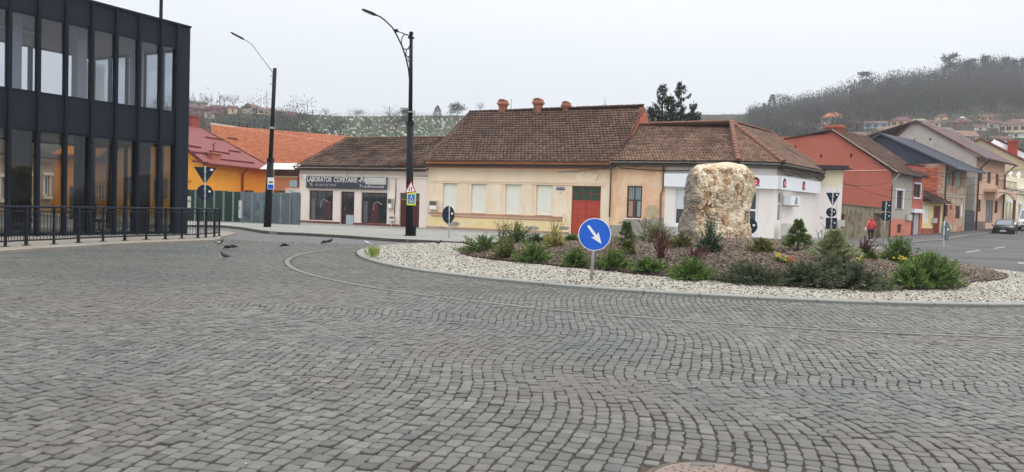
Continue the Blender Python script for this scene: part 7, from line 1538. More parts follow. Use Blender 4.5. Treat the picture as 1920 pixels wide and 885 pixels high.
jk = skin('jacket', [[((0, 0, .78), (.22, .17)), (hip, (.225, .18)), ((0, -.01, 1.05), (.22, .175)), ((0, -.02, 1.25), (.22, .16)), ((0, -.03, 1.37), (.15, .11)), (neck, (.10, .10)), ((0, -.045, 1.50), (.115, .12)), ((0, -.05, 1.58), (.11, .115)), ((0, -.045, 1.645), (.05, .055))], [((0, -.02, 1.25), (.22, .16)), ((-.2, -.02, 1.32), (.085, .085)), ((-.31, .03, 1.10), (.078, .078)), ((-.31, -.08, .90), (.06, .06))], [((0, -.02, 1.25), (.22, .16)), ((.2, -.02, 1.32), (.085, .085)), ((.31, .03, 1.10), (.078, .078)), ((.33, -.04, .88), (.06, .06))]], JK, s)
tr = skin('trousers', [[((0, 0, .86), .14), ((-.09, 0, .80), .115), ((-.09, -.11, .46), .082), ((-.09, .15, .13), .066)], [((0, 0, .86), .14), ((.09, 0, .80), .115), ((.09, .07, .46), .082), ((.09, -.17, .13), .066)]], TR, s)
for sd, y in ((-1, .17), (1, -.17)): MB().tube([(sd*.09, y+.08, .06), (sd*.09, y, .07), (sd*.09, y-.10, .05), (sd*.09, y-.19, .035)], [.035, .05, .045, .02], 8, sq=(1, .9)).build('shoe', SH, s, True)
for sd, y in ((-1, -.14), (1, -.09)):
    hx = sd*.30 if sd < 0 else .335
    hn = MB().tube([(hx, y+.02, .87), (hx, y, .82), (hx, y-.005, .79)], [.028, .036, .03], 8, sq=(.6, 1)).build('hand', SKN, s, True)
    for f in range(4): MB().tube([(hx, y-.028+f*.018, .79), (hx-sd*.006, y-.03+f*.018, .75-.006*(f in (1, 2))), (hx-sd*.018, y-.028+f*.018, .725)], [.0095, .009, .007], 6).build('finger', SKN, hn, True)
    MB().tube([(hx, y-.035, .82), (hx-sd*.01, y-.058, .79), (hx-sd*.015, y-.06, .765)], [.011, .0095, .008], 6).build('thumb', SKN, hn, True)
bgx = .40 
bag = empty('shoulder_bag', 'white bag hanging at the left side of the walker in red', 'bag', s.location, s.rotation_euler[2]); bag.scale = (k, k, k)
MB().prism([(-.14, .70), (.14, .70), (.17, .80), (.13, .98), (-.13, .98), (-.17, .80)], bgx-.10, bgx-.02, axis='x').build('bag_body', BG, bag); MB().tube([(bgx-.06, -.11, .97), (.26, -.13, 1.2), (.14, 0, 1.42), (.26, .13, 1.2), (bgx-.06, .11, .97)], .012, 5).build('strap', BG, bag)
# ------------------------------------------------------------------ vehicles
def car(name, label, cat, P, rz, m, L_=4.32, W_=1.82, Hc=1.65, plate='MM 05 DCI', van=False):
    s = empty(name, label, cat, P, rz)
    # x forward; sections (x, z_bottom, z_belt, half width at belt)
    sec = [(-L_/2, .42, .80, .74), (-L_/2+.06, .32, .98, .84), (-L_/2+.5, .27, 1.02, W_/2), (-.6, .25, 1.0, W_/2), (.6, .25, .98, W_/2), (1.0, .26, .97, W_/2), (L_/2-.55, .28, .92, W_/2-.02), (L_/2-.12, .33, .80, W_/2-.12), (L_/2, .42, .62, W_/2-.28)]
    if van: sec = [(-L_/2, .42, 1.0, .80), (-L_/2+.06, .32, 1.1, W_/2), (-.6, .25, 1.1, W_/2), (1.0, .26, 1.08, W_/2), (L_/2-.45, .28, 1.0, W_/2-.02), (L_/2-.1, .33, .9, W_/2-.1), (L_/2, .42, .7, W_/2-.22)]
    if not van: sec = [(x, zb+.04, zt+.09, hw) for x, zb, zt, hw in sec]
    vs = []; K = 12
    for x, zb, zt, hw in sec:
        cr_ = [(-hw*.96, zb), (-hw, zb+.12), (-hw, zb+(zt-zb)*.6), (-hw*.97, zt-.03), (-hw*.86, zt+.02), (-hw*.4, zt+.045), (hw*.4, zt+.045), (hw*.86, zt+.02), (hw*.97, zt-.03), (hw, zb+(zt-zb)*.6), (hw, zb+.12), (hw*.96, zb)]
        vs += [(x, y, z) for y, z in cr_]
    fs = [(i*K+k, i*K+(k+1) % K, (i+1)*K+(k+1) % K, (i+1)*K+k) for i in range(len(sec)-1) for k in range(K)]+[tuple(range(K)), tuple(range(len(sec)*K-1, (len(sec)-1)*K-1, -1))]
    bd_ = MB().add(vs, fs).build('body', m, s, True); md = bd_.modifiers.new('b', 'BEVEL'); md.width = .02; md.segments = 2
    z0 = 1.09 if not van else 1.08; hb, ht = W_/2-.08, W_/2-.26; xr0, xr1, xf1, xf0 = (-L_/2+.18, -L_/2+.45, .35, 1.12) if not van else (-L_/2+.04, -L_/2+.12, .7, 1.5)
    g = [(xr0, -hb, z0), (xf0, -hb, z0), (xf0, hb, z0), (xr0, hb, z0), (xr1, -ht, Hc-.03), (xf1, -ht, Hc-.03), (xf1, ht, Hc-.03), (xr1, ht, Hc-.03), (xr1+.2, -ht*.8, Hc), (xf1-.2, -ht*.8, Hc), (xf1-.2, ht*.8, Hc), (xr1+.2, ht*.8, Hc)]
    cab = MB().add(g, [(0, 1, 5, 4), (1, 2, 6, 5), (2, 3, 7, 6), (3, 0, 4, 7), (4, 5, 9, 8), (5, 6, 10, 9), (6, 7, 11, 10), (7, 4, 8, 11), (8, 9, 10, 11)]).build('cabin', m, s)
    GLS = mat('car_glass', V_(66, 74, 82), rough=.05, spec=1.)
    def pane(a, b, c, d, nm, sh=.1):
        a, b, c, d = [Vector(g[i]) for i in (a, b, c, d)]; ce = (a+b+c+d)/4; n_ = (b-a).cross(d-a).normalized(); n_ = n_ if n_.dot(ce-Vector((0, 0, 1.2))) > 0 else -n_; q = [ce+(v-ce)*(1-sh)+n_*.006 for v in (a, b, c, d)]; q2 = [v-n_*.012 for v in q]
        MB().add(q+q2, [(0, 1, 2, 3), (7, 6, 5, 4), (0, 4, 5, 1), (1, 5, 6, 2), (2, 6, 7, 3), (3, 7, 4, 0)]).build(nm, GLS, s)
    pane(1, 2, 6, 5, 'windscreen'); pane(3, 0, 4, 7, 'rear_window', .2)
    for sd in (0, 1):
        y0, y1 = (-hb, -ht) if sd == 0 else (hb, ht); sg_ = -1 if sd == 0 else 1
        for (xa, xb, ta_, tb) in ((.06, .36, .1, .36), (.40, .66, .40, .66), (.70, .95, .70, .93)):
            q = []
            for t_, f in ((xa, 0.08), (xb, 0.08), (tb, .9), (ta_, .9)): xx0, xx1 = xr0+(xf0-xr0)*t_, xr1+(xf1-xr1)*t_; q.append(Vector((xx0+(xx1-xx0)*f, y0+(y1-y0)*f+sg_*.008, z0+(Hc-.03-z0)*f)))
            MB().add(q+[v-Vector((0, sg_*.012, 0)) for v in q], [(0, 1, 2, 3), (7, 6, 5, 4), (0, 4, 5, 1), (1, 5, 6, 2), (2, 6, 7, 3), (3, 7, 4, 0)]).build('side_window', GLS, s)
        MB().tube([(xf0-.12, sg_*(W_/2+.0), 1.05), (xf0-.10, sg_*(W_/2+.12), 1.08)], [.05, .09], 8, sq=(.6, 1)).build('mirror', m, s)
        MB().box(-1.2, .3, sg_*(ht-.02)-.02, sg_*(ht-.02)+.02, Hc+.01, Hc+.05).build('roof_rail', STEEL, s)
        for x in (L_/2-.82, -L_/2+.82):
            w = MB(); 
            for (r0, y_0, y_1) in ((.34, .0, .2),): w.add([(r0*math.cos(k*PI/12), y_, r0*math.sin(k*PI/12)) for y_ in (-.1, .1) for k in range(24)]+[(0, -.1, 0), (0, .1, 0)], [(k, (k+1) % 24, 24+(k+1) % 24, 24+k) for k in range(24)]+[(k, 48, (k+1) % 24) for k in range(24)]+[(24+k, 24+(k+1) % 24, 49) for k in range(24)])
            wo = w.build('wheel', mat('tyre_rubber', V_(24, 24, 26), rough=.9), s); wo.location = (x, sg_*(W_/2-.09), .34)
            MB().prism([(.21*math.cos(k*PI/10), .21*math.sin(k*PI/10)) for k in range(20)], sg_*.101, sg_*.112).build('rim', STEEL, wo)
            MB().prism([(.40*math.cos(k*PI/10)+x, .34+.40*math.sin(k*PI/10)) for k in range(11)], sg_*(W_/2-.1), sg_*(W_/2+.012)).build('wheel_arch', mat('arch_plastic', V_(30, 32, 36), rough=.8), s)
        hl = MB().add([(L_/2-.06, sg_*.50, .74), (L_/2-.22, sg_*(W_/2-.12), .80), (L_/2-.26, sg_*(W_/2-.10), .92), (L_/2-.10, sg_*.50, .88), (L_/2-.3, sg_*.5, .74), (L_/2-.45, sg_*(W_/2-.12), .80), (L_/2-.45, sg_*(W_/2-.10), .90), (L_/2-.3, sg_*.5, .86)], [(0, 1, 2, 3), (4, 7, 6, 5), (0, 3, 7, 4), (1, 5, 6, 2), (3, 2, 6, 7), (0, 4, 5, 1)]); hl.build('headlight', mat('headlight_glass', V_(196, 204, 214), rough=.1, spec=.8), s)
    MB().box(L_/2-.1, L_/2+.0, -.44, .44, .68, .82).build('grille', mat('grille_black', V_(26, 28, 30), rough=.5), s); MB().box(L_/2-.02, L_/2+.012, -.12, .12, .72, .78).build('badge', STEEL, s); MB().box(L_/2-.2, L_/2+.03, -.62, .62, .34, .48).build('bumper', mat('arch_plastic', V_(30, 32, 36)), s)
    pl = MB().box(L_/2+.031, L_/2+.042, -.26, .26, .50, .61).build('number_plate', SWHITE, s); t_ = text(pl, plate, L_/2+.0435, -.22, .52, .10, SBLK, rot=(PI/2, 0, PI/2), ext=.001, fit=.44)
    return s
DRK = mat('dark_graphite_car_paint', V_(18, 21, 26), rough=.35, spec=.2); WCP = mat('white_car_paint', V_(206, 208, 212), rough=.3, spec=.5)
Y = 74.0; P = at(1884, 443.5, Y); hd_ = math.atan2(-.80, -.60)
car('parked_car', 'dark grey SUV parked facing the viewer on the right-hand street', 'car', P, hd_, DRK)
P2 = at(1929, 431, 82.); car('parked_van', 'white van behind the dark SUV, cut off by the right edge of the photo', 'van', P2, hd_, WCP, L_=4.9, W_=1.95, Hc=2.2, plate='MM 12 VAN', van=True)
# ================================================================== HILLS
EV = mat('dark_evergreen', F2(44, 62, 50), c2=F2(86, 104, 78), rough=.9, spec=.1); EVF = mat('far_pine', F2(36, 46, 44), c2=F2(70, 84, 72), rough=1, spec=0); BT = mat('bare_branches', F2(104, 96, 90), rough=1, spec=0, n=(1, .1))
TRK = mat('tree_trunk', F2(84, 74, 66), rough=1, n=(4, .2))
def spruce(label, px, ytop, Y, R, z0, seed, name='spruce_tree'):
    rr = random.Random(seed); T = at(px, ytop, Y); P = Vector((T.x, Y, z0)); Ht = T.z-z0; s = empty(name, label, 'tree', P)
    MB().tube([(0, 0, 0), (.1, 0, Ht*.5), (.0, 0, Ht)], [.22, .13, .02], 8).build('trunk', TRK, s)
    br = MB(); V = []; TN = []; z = Ht*.30
    while z < Ht*.985:
        f = (z-Ht*.3)/(Ht*.7); nb = rr.randint(3, 5)
        for k in range(nb):
            if rr.random() < .10: continue
            a = rr.uniform(0, 2*PI); l = R*((1-f)**1.0)*rr.uniform(.55, 1.25)+.15; up = rr.uniform(-.05, .35)+.5*f; d = Vector((math.cos(a), math.sin(a), 0)); pts = []
            for q in range(5): t = q/4; pts.append(Vector((0, 0, z))+d*l*t+Vector((0, 0, l*up*t-.25*l*t*(1-t)*2+.05*l*t*t)))
            br.tube(pts, [.035, .03, .022, .014, .006], 4, cap=False)
            tn = rr.random()
            for q in range(int(14+l*26)):
                t = rr.uniform(.18, 1.); i = min(3, int(t*4)); p = pts[i].lerp(pts[i+1], t*4-i); sd = Vector((-d.y, d.x, 0))*rr.choice((-1, 1)); v = (sd*rr.uniform(.1, .7)+d*rr.uniform(.0, .6)+Vector((0, 0, -rr.uniform(.3, 1.2)))).normalized()*rr.uniform(.16, .42)*(1.1-.4*t)
                w_ = v.cross(Vector((rr.gauss(0, 1), rr.gauss(0, 1), rr.gauss(0, 1)))).normalized()*rr.uniform(.02, .045); p = p+Vector((rr.gauss(0, .04), rr.gauss(0, .04), 0)); V += [p-w_, p+v*.5-w_*1.2, p+v, p+v*.5+w_*1.2]; TN += [min(1, tn*.5+rr.random()*.5)]*4
        z += .22+rr.random()*.12
    br.build('branch', TRK, s); npmesh('crown', np.array([tuple(v) for v in V]), np.arange(len(V)).reshape(-1, 4), EV, s, TN)
spruce('taller dark spruce with gaps, right one of the pair behind the corner roof', 1278, 151, 63, 3.3, 0, 3); spruce('dark multi-topped spruce, left one of the pair behind the corner roof', 1243, 156, 62, 2.9, 0, 8); spruce('short dark spruce filling in beside the left one', 1224, 193, 61, 1.9, 0, 9)
spruce('short dark spruce between the two tall ones', 1258, 175, 63, 1.8, 0, 12); spruce('low dark spruce at the right side of the pair', 1301, 188, 64, 1.9, 0, 14)
def far_conifer(label, px, py, wpx, hpx, seed, pine=False, m=EVF, cat='tree'):
    rr = random.Random(seed); P = hill_hit(px, py); Y = P.y; W, Hh = wpx/F_*Y*1.1, at(px, py-hpx-2, Y).z-P.z; s = empty('pine_tree' if pine else 'conifer_tree', label, cat, P); s['group'] = 'conifers on the hillsides'
    MB().tube([(0, 0, -1), (0, 0, Hh*.9)], [Hh*.03, Hh*.01], 5).build('trunk', TRK, s); V = []; TN = []
    cl = [(rr.uniform(-.42, .42)*W, rr.uniform(-.3, .3)*W, Hh*rr.uniform(.34, .95), W*rr.uniform(.13, .2), rr.random()) for k in range(20)] if pine else None
    for k in range(1000):
        if pine: c = rr.choice(cl); p = Vector((c[0]+rr.gauss(0, c[3]), c[1]+rr.gauss(0, c[3]), c[2]+rr.gauss(0, c[3]*.6))); tn = c[4]*.6+rr.random()*.4; v = Vector((rr.gauss(0, 1), rr.gauss(0, 1), rr.gauss(0, .35)))
        else: h_ = rr.random()**.9; a = rr.uniform(0, 2*PI); r = W*.5*(1-h_)**.85*rr.uniform(.3, 1.1)*(1+.25*math.sin(h_*40)); p = Vector((r*math.cos(a), r*math.sin(a), Hh*(.05+.95*h_))); tn = rr.random(); v = Vector((math.cos(a), math.sin(a), rr.uniform(-.6, .1)))
        v = v.normalized()*Hh*rr.uniform(.05, .10); w_ = v.cross(Vector((rr.gauss(0, 1), rr.gauss(0, 1), rr.gauss(0, 1)))).normalized()*Hh*.022; V += [p-w_, p+v*.6-w_, p+v, p+v*.6+w_]; TN += [tn]*4
    npmesh('crown', np.array([tuple(v) for v in V]), np.arange(len(V)).reshape(-1, 4), m, s, TN)
for i, a in enumerate([(1624, 158, 20, 26, True, 'lone pine half way up the right-hand ridge'), (1780, 133, 20, 34, True, 'slim pine, leftmost of the group on the top of the right hill'), (1806, 136, 26, 28, True, 'broad pine, second from left in the group on the right hill'), (1818, 136, 16, 26, True, 'small pine between the broad one and the bare gap on the right hill'), (1846, 138, 14, 34, True, 'thin reddish pine in the middle of the right hilltop group'), (1863, 140, 34, 38, True, 'biggest dense pine of the right hilltop group'), (1888, 138, 20, 32, True, 'pine right of the biggest one on the hilltop'), (1902, 136, 12, 26, True, 'slender pine near the right end of the hilltop group'), (1921, 140, 20, 36, True, 'pine cut by the right edge of the photo'),
     (1447, 205, 22, 28, False, 'conifer at the left foot of the right-hand ridge'), (1466, 206, 24, 28, True, 'dark round conifer beside the pointed one at the ridge foot'), (1433, 205, 12, 12, False, 'smallest conifer at the ridge foot'), (820, 222, 22, 24, False, 'dark conifer on the cemetery skyline left of the cream roof'), (857, 222, 24, 30, True, 'umbrella-shaped pine on the skyline beside the cream roof'), (672, 217, 16, 12, True, 'small round tree on the cemetery skyline'),
     (563, 222, 9, 12, False, 'left one of two tiny conifers at the cemetery top'), (572, 222, 10, 11, False, 'right one of two tiny conifers at the cemetery top'), (554, 262, 42, 22, True, 'dark evergreen clump low in the cemetery behind the orange roof'), (592, 266, 36, 24, True, 'dark evergreen clump right of the other one behind the orange roof'), (762, 245, 22, 42, True, 'dark evergreen behind the ornamental lamp post'), (1610, 200, 24, 22, False, 'dark conifer within the bare wood of the right hill')]):
    far_conifer(a[5], a[0], a[1]+2, a[2], a[3], 40+i, a[4])
def bare_tree(mb, P, Hh, rr, lod=1, spread=.5):
    tr = P+Vector((rr.gauss(0, .02), rr.gauss(0, .02), .35))*Hh; tr = P+Vector((0, 0, Hh*.32)); mb.tube([P-Vector((0, 0, .5)), tr], [Hh*.022, Hh*.016], 4, cap=False)
    for k in range(7):
        a = k*.9+rr.uniform(0, .8); e = tr+Vector((math.cos(a)*spread*rr.uniform(.5, 1), math.sin(a)*spread*rr.uniform(.5, 1), rr.uniform(.35, .68)))*Hh; m_ = tr.lerp(e, .5)+Vector((0, 0, .03*Hh)); mb.tube([tr, m_, e], [Hh*.011, Hh*.007, Hh*.003], 3, cap=False)
        for q in range(5 if lod else 3):
            t = rr.uniform(.3, 1); b = tr.lerp(e, t); mb.tube([b, b+Vector((rr.gauss(0, .12), rr.gauss(0, .12), rr.uniform(.04, .18)))*Hh], [Hh*.005, Hh*.0022], 3, cap=False)
def bare(label, px, py, hpx, seed, sp_=.45, m=BT):
    P = hill_hit(px, py); s = empty('bare_tree', label, 'tree', P); s['group'] = 'leafless trees on the left hill'; rr = random.Random(seed); Hh = hpx/F_*P.y; mb = MB(); bare_tree(mb, Vector((0, 0, 0)), Hh, rr, 1, sp_); o = mb.build('crown', m, s)
    V = []; n = 260
    for k in range(n):
        a = rr.uniform(0, 2*PI); r = sp_*Hh*rr.random()**.5*.95; p = Vector((r*math.cos(a), r*math.sin(a), Hh*(.42+.55*rr.random()*(1-(r/(sp_*Hh))**2*.6)))); v = Vector((rr.gauss(0, .5), rr.gauss(0, .5), 1)).normalized()*Hh*.08; w_ = v.cross(Vector((0, 1, 0))).normalized()*Hh*.0035; V += [p-w_, p+v*.5-w_, p+v, p+v*.5+w_]
    npmesh('twigs', np.array([tuple(v) for v in V]), np.arange(len(V)).reshape(-1, 4), m, s)
for i, a in enumerate([(621, 272, 62, 'tall leafless tree in the cemetery, left of the two biggest'), (638, 268, 50, 'leafless tree touching the tall one in the cemetery'), (742, 262, 64, 'broad leafless tree just left of the ornamental lamp post'), (720, 262, 40, 'smaller leafless tree in the cemetery before the broad one'), (438, 208, 32, 'leafless tree on the far left skyline beside the plain lamp'), (421, 200, 24, 'thin leafless tree at the far left skyline'), (382, 200, 22, 'leafless tree next to the corner of the office, skyline'), (392, 201, 20, 'second leafless tree next to the office corner'), (610, 222, 20, 'small leafless tree on the cemetery skyline'), (900, 212, 24, 'leafless tree peeping over the left end of the cream roof'), (1134, 208, 14, 'tiny leafless tree above the right part of the cream roof'), (690, 250, 34, 'leafless tree in the middle of the cemetery')]):
    bare(a[3], a[0], a[1], a[2], 90+i, .42)
# village houses
def village(label, px, py, w, h_, roof_h, wallc, roofc, hip=False, turn=0., chim=False, win=2, y0=118., name='village_house'):
    P = hill_hit(px, py, y0); Y = P.y; W, Hw, Rh = w/F_*Y, h_/F_*Y, roof_h/F_*Y; D = W*.7
    s = empty(name, label, 'house', P-Vector((0, 0, .6)), lookrot(P, turn)); s['group'] = 'village houses on the hillsides'; Hw += .6; a = W/2
    MB().box(-a, a, 0, D, -2, Hw).build('wall', wallc, s)
    e = .4
    if hip: v = [(-a-e, -e, Hw), (a+e, -e, Hw), (a+e, D+e, Hw), (-a-e, D+e, Hw), (-a*.35, D/2, Hw+Rh), (a*.35, D/2, Hw+Rh)]; f = [(0, 1, 5, 4), (1, 2, 5), (2, 3, 4, 5), (3, 0, 4), (3, 2, 1, 0)]
    else: v = [(-a-e, -e, Hw), (a+e, -e, Hw), (a+e, D+e, Hw), (-a-e, D+e, Hw), (-a-e, D/2, Hw+Rh), (a+e, D/2, Hw+Rh)]; f = [(0, 1, 5, 4), (2, 3, 4, 5), (1, 2, 5), (3, 0, 4), (3, 2, 1, 0)]
    rf = MB().add(v, f).build('roof', roofc, s)
    if chim: MB().box(-a*.4, -a*.4+.6, D*.35, D*.35+.6, Hw+.3, Hw+Rh+.7).build('chimney', GREYBOX, rf)
    for k in range(win):
        x = -a+W*(k+.5)/win; wn = MB().box(x-W*.09, x+W*.09, -.06, -.001, Hw*.42, Hw*.82).build('window', mat('house_window_dark', V_(60, 62, 68), rough=.3), s)
WC = dict(w=mat('far_white_wall', V_(200, 196, 190), rough=.9), c=mat('far_cream_wall', V_(200, 180, 150), rough=.9), b=mat('far_blue_wall', V_(136, 166, 188), rough=.9), g=mat('far_grey_wall', V_(160, 156, 150), rough=.9), o=mat('far_ochre_wall', V_(196, 156, 118), rough=.9), r=mat('far_maroon_wall', V_(132, 92, 92), rough=.9))
RC = dict(o=mat('far_orange_roof', R_(206, 120, 92), rough=.9), b=mat('far_brown_roof', R_(120, 90, 84), rough=.9, n=(.6, .1)), g=mat('far_grey_roof', R_(120, 120, 122), rough=.9), m=mat('far_maroon_roof', R_(112, 76, 78), rough=.9), w=mat('far_tin_roof', R_(200, 202, 206), rough=.6), t=mat('far_tan_roof', R_(152, 122, 104), rough=.9))
VIL = [
 (1488, 240, 26, 6, 7, 'c', 'b', False, .1, 'cream house with brown roof left of the orange-roofed one, at the wood edge', 2), (1660, 250, 28, 7, 7, 'c', 't', False, -.2, 'cream house with tan roof under the light blue one', 2), (1728, 247, 22, 6, 6, 'r', 'm', False, .2, 'small dark red house above the peak of the grey gable', 1), (1785, 262, 30, 7, 8, 'w', 'b', False, -.4, 'white house with brown roof before the large tan roof', 2),
 (1868, 240, 30, 8, 8, 'g', 'm', True, .1, 'grey house with maroon roof left of the large cream house', 2), (1850, 226, 22, 6, 6, 'o', 'b', False, .2, 'ochre house high among the trees, right of the white turret', 2), (1765, 224, 22, 5, 6, 'c', 'm', True, 0, 'small cream house high at the wood edge above the village middle', 1), (1915, 236, 26, 7, 6, 'w', 't', False, 0, 'white house with tan roof cut by the right edge', 2), (1880, 268, 30, 7, 7, 'g', 'b', False, .3, 'grey house with brown roof over the white and maroon roof', 1),
 (1562, 231, 42, 11, 10, 'w', 'o', True, 0, 'white hillside house with the bright orange hipped roof', 3), (1600, 240, 32, 7, 10, 'w', 'b', True, .3, 'white house with brown pyramid roof, right of the orange-roofed one', 2), (1642, 240, 40, 8, 6, 'b', 'b', False, .1, 'light blue hillside house with brown roof', 3),
 (1690, 237, 38, 10, 9, 'o', 'm', True, 0, 'ochre house with dark hipped roof above the grey gable', 3), (1525, 246, 38, 5, 10, 'g', 'b', False, .2, 'low house with long brown roof left of the red chimney', 2), (1495, 250, 32, 6, 5, 'g', 'g', False, 0, 'small grey house above the corner roof', 2), (1540, 251, 26, 6, 8, 'w', 'w', False, -.5, 'tin-roofed house just left of the red chimney', 1),
 (1672, 262, 34, 9, 10, 'g', 't', False, .4, 'tan-roofed shed between the blue gable and the grey gable', 1), (1612, 262, 40, 8, 8, 'o', 'b', False, .2, 'brown roof just over the red house roof', 2), (1700, 258, 34, 5, 9, 'c', 'm', False, -.3, 'maroon-roofed house left of the grey gable top', 1), (1750, 238, 24, 7, 6, 'c', 'b', False, .2, 'cream house right above the grey gable slope', 2),
 (1800, 236, 34, 6, 9, 'r', 'm', True, 0, 'dark red house in the trees over the village middle', 2), (1804, 229, 10, 5, 6, 'w', 'w', True, 0, 'tiny white turret roof in the village middle', 0), (1812, 264, 44, 8, 12, 'g', 't', False, .5, 'house with large tan roof in the village middle', 2), (1838, 244, 20, 6, 5, 'w', 'b', False, 0, 'small white house behind the khaki gable', 1),
 (1898, 248, 44, 14, 10, 'c', 'b', True, -.1, 'large cream house with brown roof near the right edge', 4), (1905, 258, 26, 8, 3, 'w', 'g', False, 0, 'low white shed below the large cream house', 1), (1770, 252, 28, 7, 7, 'g', 'g', False, .3, 'grey-roofed house behind the beige roof', 1), (1722, 262, 26, 7, 6, 'w', 'b', False, 0, 'white cottage by the grey gable chimney', 1),
 (377, 212, 44, 8, 8, 'r', 'm', False, .3, 'maroon house in the far left village, beside the office', 2), (372, 199, 30, 6, 5, 'g', 'g', False, 0, 'grey flat-roofed shed on the far left hill', 1), (408, 211, 24, 9, 6, 'r', 'm', False, 0, 'dark red house in the far left village', 1), (436, 213, 16, 10, 5, 'c', 'b', False, 0, 'cream house in the far left village', 1), (461, 210, 14, 6, 5, 'c', 'b', False, 0, 'small cream cottage right of the cream house, far left village', 1),
 (481, 213, 28, 8, 9, 'g', 'b', False, .9, 'grey gabled house left of the plain lamp post on the skyline', 3), (500, 214, 34, 6, 7, 'c', 'b', False, .1, 'long brown-roofed house behind the plain lamp post', 3), (540, 216, 30, 4, 4, 'r', 'b', False, 0, 'low brown roof on the skyline right of the plain lamp', 1), (553, 220, 30, 4, 4, 'r', 'm', False, 0, 'low maroon shed at the top left of the cemetery', 1), (392, 222, 18, 8, 4, 'w', 'b', False, 0, 'white house directly above the red chimney', 1), (362, 222, 26, 6, 5, 'g', 'm', False, 0, 'maroon-roofed shed at the office corner', 1)]
VP_ = []
for a in VIL:
    _p = hill_hit(a[0], a[1]); VP_.append((a[0], a[2], _p.y))
    village(a[9], a[0], a[1], a[2], a[3], a[4], WC[a[5]], RC[a[6]], a[7], a[8], win=a[10])
# the wooded slope: one mass
def wood(name, n, box, hr, test, m, dens=34, seed=1, green=None):
    rr = np.random.default_rng(seed); P = []
    while sum(len(p) for p in P) < n:
        u = rr.uniform(box[0], box[1], n*2); y = rr.uniform(box[2], box[3], n*2); p = np.c_[u*y, y]; px = 960+F_*u; k = test(px, p[:, 0], p[:, 1], rr)
        for (hx, hw_, hy) in VP_: k &= ~((np.abs(px-hx) < hw_*.5+2) & (p[:, 1] < hy+6) & (p[:, 1] > hy-13))
        P.append(p[k])
    P = np.concatenate(P)[:n]; z = gz(P[:, 0], P[:, 1])-.3; h = rr.uniform(*hr, n); VS = []
    # trunk + slivers
    kk = dens; a = rr.uniform(0, 2*PI, (n, kk)); r = h[:, None]*.42*rr.random((n, kk))**.55; hz = h[:, None]*(.22+.72*rr.random((n, kk))*(1-.45*(r/(h[:, None]*.36))**2))
    c = np.stack([P[:, :1]+r*np.cos(a), P[:, 1:]+r*np.sin(a), z[:, None]+hz], -1); v = np.stack([np.cos(a)*.55+rr.normal(0, .35, a.shape), np.sin(a)*.55+rr.normal(0, .35, a.shape), rr.uniform(.5, 1.3, a.shape)], -1); v *= (h[:, None]*rr.uniform(.10, .2, a.shape))[..., None]/np.linalg.norm(v, axis=-1, keepdims=True)
    w_ = np.cross(v, rr.normal(0, 1, v.shape)); w_ *= (h[:, None]*rr.uniform(.007, .017, a.shape))[..., None]/np.linalg.norm(w_, axis=-1, keepdims=True); q = np.stack([c-w_, c+v*.5-w_*1.1, c+v, c+v*.5+w_*1.1], 2).reshape(-1, 3)
    b = np.stack([P[:, 0], P[:, 1], z], -1); tw = h*.014; t_ = np.stack([np.c_[P[:, 0]-tw, P[:, 1], z-1], np.c_[P[:, 0]+tw, P[:, 1], z-1], np.c_[P[:, 0]+tw*.4, P[:, 1], z+h*.75], np.c_[P[:, 0]-tw*.4, P[:, 1], z+h*.75]], 1).reshape(-1, 3)
    V = np.r_[q, t_]; tt = np.clip(rr.random(n), 0, 1); T = np.r_[np.repeat(np.clip(tt[:, None]+rr.normal(0, .12, (n, kk)), 0, 1).ravel(), 4), np.repeat(tt*.3, 4)]
    o = npmesh(name, V, np.arange(len(V)).reshape(-1, 4), m, None, T); return tag(o, kind='stuff')
WOODM = mat('bare_wood', F2(66, 61, 55), c2=F2(122, 108, 92), rough=1, spec=0, stain=[(F2(90, 100, 74), .03, .50, .62), (F2(58, 66, 62), .045, .5, .62), (F2(112, 96, 84), .06, .56, .68)], world=True)
SCRUB = mat('green_scrub', F2(70, 76, 62), c2=F2(128, 128, 104), rough=1, spec=0, world=True, stain=[(F2(116, 100, 86), .06, .46, .62)]); BLOS = mat('pale_blossom', F2(180, 176, 160), c2=F2(226, 222, 212), rough=1, spec=0)
wood('bare_woodland', 6500, (.30, .95, 190, 470), (5, 8.5), lambda px, x, y, r: (y > np.interp(px, [1380, 1460, 1600, 1700, 2400], [330, 250, 262, 290, 300])) & (px > 1395) & (y < np.interp(px, PXP, YRD)+8), WOODM, 26, 1)
wood('ridge_trees', 420, (.36, .95, 300, 450), (8, 12), lambda px, x, y, r: (np.abs(y-np.interp(px, PXP, YRD)) < 14) & (px > 1440), WOODM, 34, 12)
wood('hill_scrub', 4600, (.05, .95, 118, 420), (2.5, 5.5), lambda px, x, y, r: ((px > 1395) & (y < 320) & (r.random(len(px)) < .8)) | ((px > 1180) & (px < 1480) & (y > 200)), SCRUB, 26, 2)
wood('blossoming_trees', 80, (.34, .68, 170, 360), (3.5, 6), lambda px, x, y, r: (y < 330), BLOS, 50, 3)
wood('left_hill_scrub', 650, (-.47, -.02, 130, 300), (2.5, 6), lambda px, x, y, r: (px < 610) & (y < np.interp(px, [300, 520, 610], [297, 285, 205])) | ((y < 165) & (r.random(len(px)) < .7)), mat('dark_scrub', F2(74, 88, 74), c2=F2(124, 132, 108), rough=1, spec=0, world=True), 30, 4)
wood('left_hill_trees', 150, (-.47, -.26, 190, 300), (5, 9), lambda px, x, y, r: (px < 585), mat('bare_wood', F2(100, 96, 92)), 34, 6)
wood('cemetery_bushes', 340, (-.33, .10, 165, 325), (1.5, 4.5), lambda px, x, y, r: px > 500, mat('dark_scrub', F2(80, 92, 80)), 26, 9)
